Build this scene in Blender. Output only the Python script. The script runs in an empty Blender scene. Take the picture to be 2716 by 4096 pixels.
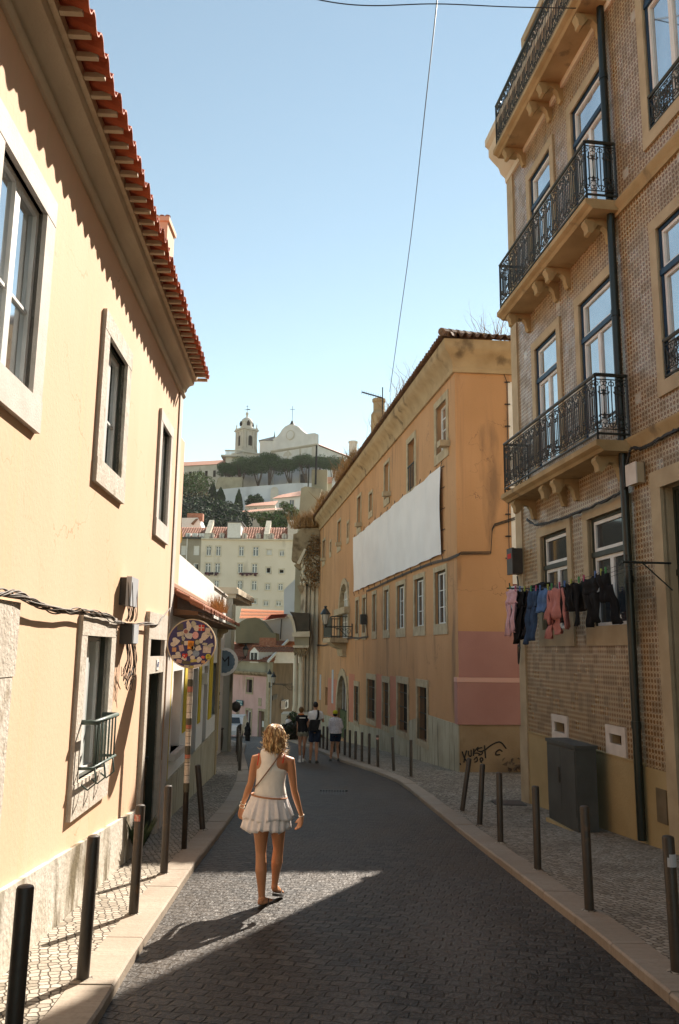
import bpy, bmesh, math, random
from mathutils import Vector, Matrix, noise
R = math.radians
# ---------------------------------------------------------------- camera, sky, sun, exposure
F, TH, RO = 3168.0, R(9.95), 0.0125
sc = bpy.context.scene
cam = bpy.data.objects.new('camera', bpy.data.cameras.new('camera'))
sc.collection.objects.link(cam)
cam.data.sensor_fit = 'VERTICAL'
cam.data.sensor_height = 36.0
cam.data.lens = 36.0 * F / 4096
cam.data.clip_start = 0.1
cam.data.clip_end = 5000
cam.matrix_world = Matrix.Rotation(math.pi / 2 + TH, 4, 'X') @ Matrix.Rotation(RO, 4, 'Z')
sc.camera = cam
SUN_AZ, SUN_EL = R(25.9), R(39.7)
w = bpy.data.worlds.new('World')
sc.world = w
w.use_nodes = True
nt = w.node_tree
sky = nt.nodes.new('ShaderNodeTexSky')
sky.sky_type = 'NISHITA'
sky.sun_disc = False
sky.sun_elevation = SUN_EL
sky.sun_rotation = SUN_AZ
sky.air_density = 1.0
sky.dust_density = 0.0
sky.ozone_density = 1.0
bg = nt.nodes['Background']
tint = nt.nodes.new('ShaderNodeMix'); tint.data_type = 'RGBA'; tint.blend_type = 'MULTIPLY'; tint.inputs[0].default_value = 1
tint.inputs[7].default_value = (1.44, 1.26, .93, 1)
nt.links.new(sky.outputs[0], tint.inputs[6]); nt.links.new(tint.outputs[2], bg.inputs[0])
bg.inputs[1].default_value = 0.070
sl = bpy.data.lights.new('sun', 'SUN')
sl.energy = 5.0
sl.angle = R(0.53)
sl.color = (1.0, 0.90, 0.78)
so = bpy.data.objects.new('sun', sl)
sc.collection.objects.link(so)
SD = Vector((math.sin(SUN_AZ) * math.cos(SUN_EL), math.cos(SUN_AZ) * math.cos(SUN_EL), math.sin(SUN_EL)))
so.rotation_euler = (-SD).to_track_quat('-Z', 'Y').to_euler()
so.location = SD * 60
sc.view_settings.view_transform = 'Standard'
sc.view_settings.look = 'None'
sc.view_settings.exposure = 1.42
sc.view_settings.gamma = 1.0
sc.cycles.max_bounces = 6
sc.cycles.diffuse_bounces = 4
sc.cycles.sample_clamp_indirect = 8
# ---------------------------------------------------------------- surveying helpers
def ray(u, v):
    x = (u - 1358) / F; y = -(v - 2048) / F
    c, s = math.cos(RO), math.sin(RO)
    x, y = c * x - s * y, s * x + c * y
    a = math.pi / 2 + TH
    Y = math.cos(a) * y + math.sin(a); Z = math.sin(a) * y - math.cos(a)
    return x / Y, Z / Y
def at(u, v, Y):
    rx, rz = ray(u, v)
    return Vector((rx * Y, Y, rz * Y))
DS = 1.7321
def atd(u, v, Y): return at(u * DS, v * DS, Y)
def crop(ox, oy, k): return lambda x, y: (ox + x / k, oy + y / k)
def gz(Y, h=1.87): return -(h + .063 * Y + .0005 * max(0, min(Y, 90) - 25) ** 2)
def sz(Y): return gz(Y, 1.795)
class Wall:
    def __init__(s, x, y, dx, dy, side=1):      # side: +1 normal = (dy,-dx) ; -1 opposite
        L = math.hypot(dx, dy)
        s.p = Vector((x, y, 0)); s.d = Vector((dx / L, dy / L, 0)); s.n = Vector((dy / L, -dx / L, 0)) * side
    def P(s, a, n, z): return s.p + s.d * a + s.n * n + Vector((0, 0, z))
    def hit(s, u, v, off=0.0):
        rx, rz = ray(u, v); p = s.p + s.n * off
        a = (rx * p.y - p.x) / (s.d.x - rx * s.d.y)
        Y = p.y + a * s.d.y
        return a, rz * Y
    def s(s, u, v): return s.hit(u, v)[0]
    def z(s, u, v): return s.hit(u, v)[1]
    def sY(s, Y): return (Y - s.p.y) / s.d.y
# ---------------------------------------------------------------- mesh helpers
class MB:
    def __init__(s): s.v = []; s.f = []; s.m = []
    def add(s, vs, fs, m=0):
        o = len(s.v); s.v += [Vector(p) for p in vs]; s.f += [tuple(i + o for i in f) for f in fs]; s.m += [m] * len(fs)
        return s
    def quad(s, a, b, c, d, m=0): return s.add([a, b, c, d], [(0, 1, 2, 3)], m)
    def hexa(s, p, m=0): return s.add(p, [(0, 3, 2, 1), (4, 5, 6, 7), (0, 1, 5, 4), (1, 2, 6, 5), (2, 3, 7, 6), (3, 0, 4, 7)], m)
    def box(s, x0, x1, y0, y1, z0, z1, m=0):
        return s.hexa([(x0, y0, z0), (x1, y0, z0), (x1, y1, z0), (x0, y1, z0), (x0, y0, z1), (x1, y0, z1), (x1, y1, z1), (x0, y1, z1)], m)
    def wb(s, W, s0, s1, n0, n1, z0, z1, m=0):
        P = W.P
        return s.hexa([P(s0, n0, z0), P(s1, n0, z0), P(s1, n1, z0), P(s0, n1, z0), P(s0, n0, z1), P(s1, n0, z1), P(s1, n1, z1), P(s0, n1, z1)], m)
    def tube(s, pts, r, seg=8, cap=True, m=0):
        pts = [Vector(p) for p in pts]; n = len(pts)
        rs = r if isinstance(r, (list, tuple)) else [r] * n
        t0 = (pts[1] - pts[0]).normalized()
        up = Vector((0, 0, 1)) if abs(t0.z) < .9 else Vector((1, 0, 0))
        a = t0.cross(up).normalized(); vs = []
        for i, p in enumerate(pts):
            t = (pts[min(i + 1, n - 1)] - pts[max(i - 1, 0)])
            t = t.normalized() if t.length > 1e-9 else t0
            a = (a - t * a.dot(t)); a = a.normalized() if a.length > 1e-6 else t.orthogonal().normalized()
            b = t.cross(a)
            for k in range(seg):
                q = 2 * math.pi * k / seg
                vs.append(p + (a * math.cos(q) + b * math.sin(q)) * rs[i])
        fs = [(i * seg + k, i * seg + (k + 1) % seg, (i + 1) * seg + (k + 1) % seg, (i + 1) * seg + k) for i in range(n - 1) for k in range(seg)]
        if cap: fs += [tuple(range(seg))[::-1], tuple((n - 1) * seg + k for k in range(seg))]
        return s.add(vs, fs, m)
    def lathe(s, c, prof, seg=16, m=0):
        c = Vector(c); vs = []
        for r, z in prof:
            for k in range(seg):
                q = 2 * math.pi * k / seg; vs.append(c + Vector((r * math.cos(q), r * math.sin(q), z)))
        n = len(prof)
        fs = [(i * seg + k, i * seg + (k + 1) % seg, (i + 1) * seg + (k + 1) % seg, (i + 1) * seg + k) for i in range(n - 1) for k in range(seg)]
        fs += [tuple(range(seg))[::-1], tuple((n - 1) * seg + k for k in range(seg))]
        return s.add(vs, fs, m)
    def loft(s, rings, cap=True, m=0):          # rings: lists of points, same length
        k = len(rings[0]); vs = [p for r in rings for p in r]; n = len(rings)
        fs = [(i * k + j, i * k + (j + 1) % k, (i + 1) * k + (j + 1) % k, (i + 1) * k + j) for i in range(n - 1) for j in range(k)]
        if cap: fs += [tuple(range(k))[::-1], tuple((n - 1) * k + j for j in range(k))]
        return s.add(vs, fs, m)
    def sheet(s, rows, m=0):
        k = len(rows[0]); vs = [p for r in rows for p in r]
        return s.add(vs, [(i * k + j, i * k + j + 1, (i + 1) * k + j + 1, (i + 1) * k + j) for i in range(len(rows) - 1) for j in range(k - 1)], m)
    def prism(s, W, poly, n0, n1, m=0):          # poly in (s,z), extruded along the wall normal
        k = len(poly); vs = [W.P(a, n0, z) for a, z in poly] + [W.P(a, n1, z) for a, z in poly]
        return s.add(vs, [tuple(range(k)), tuple(range(k, 2 * k))[::-1]] + [(i, (i + 1) % k, k + (i + 1) % k, k + i) for i in range(k)], m)
    def profile(s, W, prof, s0, s1, m=0):        # prof in (n,z) run along the wall
        k = len(prof); vs = [W.P(s0, n, z) for n, z in prof] + [W.P(s1, n, z) for n, z in prof]
        return s.add(vs, [tuple(range(k)), tuple(range(k, 2 * k))[::-1]] + [(i, (i + 1) % k, k + (i + 1) % k, k + i) for i in range(k)], m)
    def extr(s, poly, vec, m=0):
        poly = [Vector(p) for p in poly]; vec = Vector(vec); k = len(poly)
        return s.add(poly + [p + vec for p in poly], [tuple(range(k)), tuple(range(k, 2 * k))[::-1]] + [(i, (i + 1) % k, k + (i + 1) % k, k + i) for i in range(k)], m)
    def build(s, name, mats, parent=None, smooth=False, uvw=None, fix=True, origin=None):
        if not isinstance(mats, (list, tuple)): mats = [mats]
        if parent is not None:
            off = Vector(getloc(parent))
        elif origin is not None: off = Vector(origin)
        else:
            xs = [p.x for p in s.v]; ys = [p.y for p in s.v]; zs = [p.z for p in s.v]
            off = Vector(((min(xs) + max(xs)) / 2, (min(ys) + max(ys)) / 2, min(zs)))
        me = bpy.data.meshes.new(name)
        me.from_pydata([p - off for p in s.v], [], s.f)
        for mt in mats: me.materials.append(mt)
        me.polygons.foreach_set('material_index', s.m)
        if uvw is not None:
            uv = me.uv_layers.new(name='UVMap')
            for lp in me.loops:
                p = me.vertices[lp.vertex_index].co + off
                uv.data[lp.index].uv = ((p - uvw.p).dot(uvw.d), p.z)
        if fix:
            bm = bmesh.new(); bm.from_mesh(me); bmesh.ops.recalc_face_normals(bm, faces=bm.faces); bm.to_mesh(me); bm.free()
        if smooth:
            me.polygons.foreach_set('use_smooth', [True] * len(me.polygons))
            if smooth == 'auto': me.set_sharp_from_angle(angle=R(40))
        me.update()
        o = bpy.data.objects.new(name, me)
        sc.collection.objects.link(o)
        if parent is not None:
            o.parent = parent; o['_o'] = list(off)
        else:
            o.location = off; o['_o'] = list(off)
        return o
def getloc(o): return o['_o']
def thing(name, label, cat, loc, group=None):
    o = bpy.data.objects.new(name, None); sc.collection.objects.link(o)
    o.location = Vector(loc); o['_o'] = list(loc); o.empty_display_size = .2
    return tag(o, label, cat, group)
def tag(o, label=None, cat=None, group=None, kind=None):
    if label: o['label'] = label
    if cat: o['category'] = cat
    if group: o['group'] = group
    if kind: o['kind'] = kind
    return o
def dup(root, loc, rotz=None, label=None, scale=None):
    def cp(o, par):
        c = o.copy(); sc.collection.objects.link(c)
        if par: c.parent = par
        for ch in kids(o): cp(ch, c)
        return c
    r = cp(root, None); r.location = Vector(loc)
    if rotz is not None: r.rotation_euler = (r.rotation_euler.x, r.rotation_euler.y, rotz)
    if scale: r.scale = (scale, scale, scale)
    if label: r['label'] = label
    return r
def kids(o): return [c for c in sc.collection.objects if c.parent == o]
# ---------------------------------------------------------------- materials
def mk(name, col, col2=None, scale=2.0, rough=.85, bump=0.0, bscale=40.0, stretch=(1, 1, 1), stain=None, sthr=.55, sscale=1.5, sstretch=(1, 1, .25), metal=0.0, spec=.3, detail=5, emit=None, fine=None, streak=None, crack=None):
    m = bpy.data.materials.new(name); m.use_nodes = True
    t = m.node_tree; N = t.nodes; L = t.links; b = N['Principled BSDF']
    b.inputs['Roughness'].default_value = rough; b.inputs['Metallic'].default_value = metal
    b.inputs['Specular IOR Level'].default_value = spec
    g = N.new('ShaderNodeNewGeometry')
    def mp(st):
        q = N.new('ShaderNodeMapping'); q.inputs['Scale'].default_value = st; L.new(g.outputs['Position'], q.inputs['Vector']); return q
    def nz(st, s, d=5):
        q = N.new('ShaderNodeTexNoise'); q.inputs['Scale'].default_value = s; q.inputs['Detail'].default_value = d
        L.new(mp(st).outputs[0], q.inputs['Vector']); return q
    out = None
    def rgb(c):
        q = N.new('ShaderNodeRGB'); q.outputs[0].default_value = (*c, 1); return q.outputs[0]
    out = rgb(col)
    def mix(a, bb, fac):
        q = N.new('ShaderNodeMix'); q.data_type = 'RGBA'; L.new(fac, q.inputs[0]); L.new(a, q.inputs[6]); L.new(bb, q.inputs[7]); return q.outputs[2]
    def rng(src, lo, hi):
        q = N.new('ShaderNodeMapRange'); q.inputs[1].default_value = lo; q.inputs[2].default_value = hi; L.new(src, q.inputs[0]); return q.outputs[0]
    if col2 is not None: out = mix(out, rgb(col2), rng(nz(stretch, scale, detail).outputs['Fac'], .35, .65))
    if fine is not None:
        out = mix(out, rgb(fine), rng(nz((1, 1, 1), 60, 4).outputs['Fac'], .5, .75))
    if stain is not None: out = mix(out, rgb(stain), rng(nz(sstretch, sscale, 8).outputs['Fac'], sthr, sthr + .13))
    if streak is not None: out = mix(out, rgb(streak[0]), rng(nz((7, 7, .22), 1.0, 6).outputs['Fac'], streak[1], streak[1] + .22))
    if crack is not None:
        v = N.new('ShaderNodeTexVoronoi'); v.feature = 'DISTANCE_TO_EDGE'; v.inputs['Scale'].default_value = .55
        wq = N.new('ShaderNodeVectorMath'); wq.operation = 'ADD'; L.new(g.outputs['Position'], wq.inputs[0]); L.new(nz((1, 1, 1), 2.5, 6).outputs['Color'], wq.inputs[1]); L.new(wq.outputs[0], v.inputs['Vector'])
        e_ = N.new('ShaderNodeMath'); e_.operation = 'LESS_THAN'; L.new(v.outputs[0], e_.inputs[0]); e_.inputs[1].default_value = .0035
        e2_ = N.new('ShaderNodeMath'); e2_.operation = 'MULTIPLY'; L.new(e_.outputs[0], e2_.inputs[0]); L.new(rng(nz((1, 1, 1), .8, 2).outputs['Fac'], .5, .6), e2_.inputs[1]); out = mix(out, rgb(crack), e2_.outputs[0])
    L.new(out, b.inputs['Base Color'])
    if bump:
        q = N.new('ShaderNodeBump'); q.inputs['Strength'].default_value = bump; q.inputs['Distance'].default_value = .02
        L.new(nz((1, 1, 1), bscale, 6).outputs['Fac'], q.inputs['Height']); L.new(q.outputs[0], b.inputs['Normal'])
    if emit: b.inputs['Emission Color'].default_value = (*col, 1); b.inputs['Emission Strength'].default_value = emit
    return m
def stones(name, cw, ch, c1, c2, mortar, rot, msize=.012, warp=.03, bump=.6, dirt=None, wscale=3.0, off=.5, rough=.7, patch=None, patch2=None):
    m = bpy.data.materials.new(name); m.use_nodes = True
    t = m.node_tree; N = t.nodes; L = t.links; b = N['Principled BSDF']
    b.inputs['Roughness'].default_value = rough; b.inputs['Specular IOR Level'].default_value = .35
    g = N.new('ShaderNodeNewGeometry')
    wn = N.new('ShaderNodeTexNoise'); wn.inputs['Scale'].default_value = wscale; wn.inputs['Detail'].default_value = 3
    L.new(g.outputs['Position'], wn.inputs['Vector'])
    sb = N.new('ShaderNodeVectorMath'); sb.operation = 'SUBTRACT'; L.new(wn.outputs['Color'], sb.inputs[0]); sb.inputs[1].default_value = (.5, .5, .5)
    ml = N.new('ShaderNodeVectorMath'); ml.operation = 'SCALE'; L.new(sb.outputs[0], ml.inputs[0]); ml.inputs['Scale'].default_value = warp * 4
    ad = N.new('ShaderNodeVectorMath'); ad.operation = 'ADD'; L.new(g.outputs['Position'], ad.inputs[0]); L.new(ml.outputs[0], ad.inputs[1])
    mp = N.new('ShaderNodeMapping'); mp.inputs['Rotation'].default_value = (0, 0, R(rot)); L.new(ad.outputs[0], mp.inputs['Vector'])
    br = N.new('ShaderNodeTexBrick'); br.offset = off
    br.inputs['Scale'].default_value = 1; br.inputs['Brick Width'].default_value = cw; br.inputs['Row Height'].default_value = ch
    br.inputs['Mortar Size'].default_value = msize; br.inputs['Mortar Smooth'].default_value = .6; br.inputs['Bias'].default_value = 0
    br.inputs['Color1'].default_value = (*c1, 1); br.inputs['Color2'].default_value = (*c2, 1); br.inputs['Mortar'].default_value = (*mortar, 1)
    L.new(mp.outputs[0], br.inputs['Vector'])
    out = br.outputs['Color']
    def mixn(sc_, lo, hi, colr, out, st=(1, 1, 1)):
        q = N.new('ShaderNodeTexNoise'); q.inputs['Scale'].default_value = sc_; q.inputs['Detail'].default_value = 6
        mm = N.new('ShaderNodeMapping'); mm.inputs['Scale'].default_value = st; L.new(g.outputs['Position'], mm.inputs['Vector']); L.new(mm.outputs[0], q.inputs['Vector'])
        r_ = N.new('ShaderNodeMapRange'); r_.inputs[1].default_value = lo; r_.inputs[2].default_value = hi; L.new(q.outputs['Fac'], r_.inputs[0])
        x = N.new('ShaderNodeMix'); x.data_type = 'RGBA'; L.new(r_.outputs[0], x.inputs[0]); L.new(out, x.inputs[6]); x.inputs[7].default_value = (*colr, 1)
        return x.outputs[2]
    if patch: out = mixn(.9, .42, .75, patch, out)
    if patch2: out = mixn(.7, .5, .72, patch2, out, (1, .22, 1))
    if dirt: out = mixn(22, .5, .8, dirt, out)
    L.new(out, b.inputs['Base Color'])
    n2 = N.new('ShaderNodeTexNoise'); n2.inputs['Scale'].default_value = 35; n2.inputs['Detail'].default_value = 5; L.new(g.outputs['Position'], n2.inputs['Vector'])
    n3 = N.new('ShaderNodeTexNoise'); n3.inputs['Scale'].default_value = 9; L.new(g.outputs['Position'], n3.inputs['Vector'])
    m1 = N.new('ShaderNodeMath'); m1.operation = 'MULTIPLY_ADD'; L.new(br.outputs['Fac'], m1.inputs[0]); m1.inputs[1].default_value = -1.0
    a2 = N.new('ShaderNodeMath'); a2.operation = 'MULTIPLY_ADD'; L.new(n3.outputs['Fac'], a2.inputs[0]); a2.inputs[1].default_value = 1.2
    L.new(n2.outputs['Fac'], a2.inputs[2]); L.new(a2.outputs[0], m1.inputs[2])
    bp = N.new('ShaderNodeBump'); bp.inputs['Strength'].default_value = bump; bp.inputs['Distance'].default_value = .018
    L.new(m1.outputs[0], bp.inputs['Height']); L.new(bp.outputs[0], b.inputs['Normal'])
    return m
def cubes(name, size, cols, joint, bump=.8, edge=.10):
    m = bpy.data.materials.new(name); m.use_nodes = True
    t = m.node_tree; N = t.nodes; L = t.links; b = N['Principled BSDF']; b.inputs['Roughness'].default_value = .75; b.inputs['Specular IOR Level'].default_value = .3
    g = N.new('ShaderNodeNewGeometry'); mp = N.new('ShaderNodeMapping'); mp.inputs['Rotation'].default_value = (0, 0, R(-20)); mp.inputs['Scale'].default_value = (1, 1, .05); L.new(g.outputs['Position'], mp.inputs['Vector'])
    v = N.new('ShaderNodeTexVoronoi'); v.inputs['Scale'].default_value = 1 / size; v.inputs['Randomness'].default_value = .5; L.new(mp.outputs[0], v.inputs['Vector'])
    e = N.new('ShaderNodeTexVoronoi'); e.feature = 'DISTANCE_TO_EDGE'; e.inputs['Scale'].default_value = 1 / size; e.inputs['Randomness'].default_value = .5; L.new(mp.outputs[0], e.inputs['Vector'])
    cr = N.new('ShaderNodeValToRGB'); s = N.new('ShaderNodeSeparateColor'); L.new(v.outputs['Color'], s.inputs[0]); L.new(s.outputs[0], cr.inputs[0])
    cr.color_ramp.elements[0].color = (*cols[0], 1); cr.color_ramp.elements[1].color = (*cols[-1], 1)
    for i, c in enumerate(cols[1:-1]): q = cr.color_ramp.elements.new((i + 1) / (len(cols) - 1)); q.color = (*c, 1)
    n = N.new('ShaderNodeTexNoise'); n.inputs['Scale'].default_value = 1.3; n.inputs['Detail'].default_value = 6; L.new(g.outputs['Position'], n.inputs['Vector'])
    r1 = N.new('ShaderNodeMapRange'); r1.inputs[1].default_value = .45; r1.inputs[2].default_value = .75; r1.inputs[4].default_value = .6; L.new(n.outputs['Fac'], r1.inputs[0])
    x = N.new('ShaderNodeMix'); x.data_type = 'RGBA'; L.new(r1.outputs[0], x.inputs[0]); L.new(cr.outputs[0], x.inputs[6]); x.inputs[7].default_value = (*[c * .62 for c in cols[0]], 1)
    r2 = N.new('ShaderNodeMapRange'); r2.inputs[1].default_value = edge * .35; r2.inputs[2].default_value = edge; L.new(e.outputs['Distance'], r2.inputs[0])
    y = N.new('ShaderNodeMix'); y.data_type = 'RGBA'; L.new(r2.outputs[0], y.inputs[0]); y.inputs[6].default_value = (*joint, 1); L.new(x.outputs[2], y.inputs[7]); L.new(y.outputs[2], b.inputs['Base Color'])
    n2 = N.new('ShaderNodeTexNoise'); n2.inputs['Scale'].default_value = 40; L.new(g.outputs['Position'], n2.inputs['Vector'])
    a = N.new('ShaderNodeMath'); a.operation = 'MULTIPLY_ADD'; L.new(n2.outputs['Fac'], a.inputs[0]); a.inputs[1].default_value = .4; L.new(r2.outputs[0], a.inputs[2])
    a2 = N.new('ShaderNodeMath'); a2.operation = 'MULTIPLY_ADD'; L.new(s.outputs[1], a2.inputs[0]); a2.inputs[1].default_value = .5; L.new(a.outputs[0], a2.inputs[2])
    bp = N.new('ShaderNodeBump'); bp.inputs['Strength'].default_value = bump; bp.inputs['Distance'].default_value = .012; L.new(a2.outputs[0], bp.inputs['Height']); L.new(bp.outputs[0], b.inputs['Normal'])
    return m
def azulejo(name, pitch=.077):
    m = bpy.data.materials.new(name); m.use_nodes = True
    t = m.node_tree; N = t.nodes; L = t.links; b = N['Principled BSDF']
    b.inputs['Roughness'].default_value = .32; b.inputs['Specular IOR Level'].default_value = .5
    uv = N.new('ShaderNodeUVMap')
    sp = N.new('ShaderNodeSeparateXYZ'); L.new(uv.outputs[0], sp.inputs[0])
    def M(op, a, bb=None, c=None):
        q = N.new('ShaderNodeMath'); q.operation = op
        for i, x in enumerate((a, bb, c)):
            if x is None: continue
            if isinstance(x, (int, float)): q.inputs[i].default_value = x
            else: L.new(x, q.inputs[i])
        return q.outputs[0]
    def cell(o, ox, p=pitch): return M('SUBTRACT', M('FRACT', M('MULTIPLY_ADD', o, 1 / p, ox)), .5)
    x, y = cell(sp.outputs[0], 0), cell(sp.outputs[1], 0)
    d = M('SQRT', M('ADD', M('MULTIPLY', x, x), M('MULTIPLY', y, y)))
    x2, y2 = cell(sp.outputs[0], .5), cell(sp.outputs[1], .5)
    d2 = M('ADD', M('ABSOLUTE', x2), M('ABSOLUTE', y2))
    dot = M('LESS_THAN', d, .36); ring = M('LESS_THAN', d, .13); dia = M('LESS_THAN', d2, .13)
    def rgbmix(f, a, c):
        q = N.new('ShaderNodeMix'); q.data_type = 'RGBA'; L.new(f, q.inputs[0])
        if isinstance(a, tuple): q.inputs[6].default_value = (*a, 1)
        else: L.new(a, q.inputs[6])
        q.inputs[7].default_value = (*c, 1); return q.outputs[2]
    c = rgbmix(dot, (.42, .325, .20), (.15, .060, .008))
    c = rgbmix(ring, c, (.22, .105, .02)); c = rgbmix(dia, c, (.08, .035, .012))
    # grout joint every two cells and faded tiles
    gx, gy = cell(sp.outputs[0], 0, pitch * 2), cell(sp.outputs[1], 0, pitch * 2)
    gr = M('GREATER_THAN', M('MAXIMUM', M('ABSOLUTE', gx), M('ABSOLUTE', gy)), .485)
    c = rgbmix(gr, c, (.20, .17, .14))
    nz = N.new('ShaderNodeTexNoise'); nz.inputs['Scale'].default_value = 2.2; nz.inputs['Detail'].default_value = 7; L.new(uv.outputs[0], nz.inputs['Vector'])
    mr = N.new('ShaderNodeMapRange'); mr.inputs[1].default_value = .48; mr.inputs[2].default_value = .75; mr.inputs[4].default_value = .5; L.new(nz.outputs['Fac'], mr.inputs[0])
    c = rgbmix(mr.outputs[0], c, (.22, .17, .11))
    wt = N.new('ShaderNodeTexWhiteNoise'); wt.noise_dimensions = '2D'; f0 = N.new('ShaderNodeVectorMath'); f0.operation = 'FLOOR'; s0_ = N.new('ShaderNodeVectorMath'); s0_.operation = 'SCALE'; s0_.inputs['Scale'].default_value = 1 / (2 * pitch)
    L.new(uv.outputs[0], s0_.inputs[0]); L.new(s0_.outputs[0], f0.inputs[0]); L.new(f0.outputs[0], wt.inputs['Vector'])
    c = rgbmix(M('MULTIPLY', M('GREATER_THAN', wt.outputs['Value'], .7), .35), c, (.10, .065, .03)); c = rgbmix(M('LESS_THAN', wt.outputs['Value'], .006), c, (.42, .36, .27))
    L.new(c, b.inputs['Base Color'])
    v = N.new('ShaderNodeTexWhiteNoise'); v.noise_dimensions = '2D'
    fl = N.new('ShaderNodeVectorMath'); fl.operation = 'FLOOR'; sx = N.new('ShaderNodeVectorMath'); sx.operation = 'SCALE'; sx.inputs['Scale'].default_value = 1 / (2 * pitch)
    L.new(uv.outputs[0], sx.inputs[0]); L.new(sx.outputs[0], fl.inputs[0]); L.new(fl.outputs[0], v.inputs['Vector'])
    mm = M('MULTIPLY_ADD', v.outputs['Value'], .25, .25); L.new(mm, b.inputs['Roughness'])
    bp = N.new('ShaderNodeBump'); bp.inputs['Strength'].default_value = .3; bp.inputs['Distance'].default_value = .01
    L.new(M('ADD', M('MULTIPLY', gr, -1.0), M('MULTIPLY', v.outputs['Value'], .3)), bp.inputs['Height']); L.new(bp.outputs[0], b.inputs['Normal'])
    return m
def glassm(name, col=(.10, .13, .16), metal=.0, rough=.04, spec=1.0):
    return mk(name, col, tuple(c * .7 for c in col), scale=.8, rough=rough, metal=metal, spec=spec)
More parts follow.
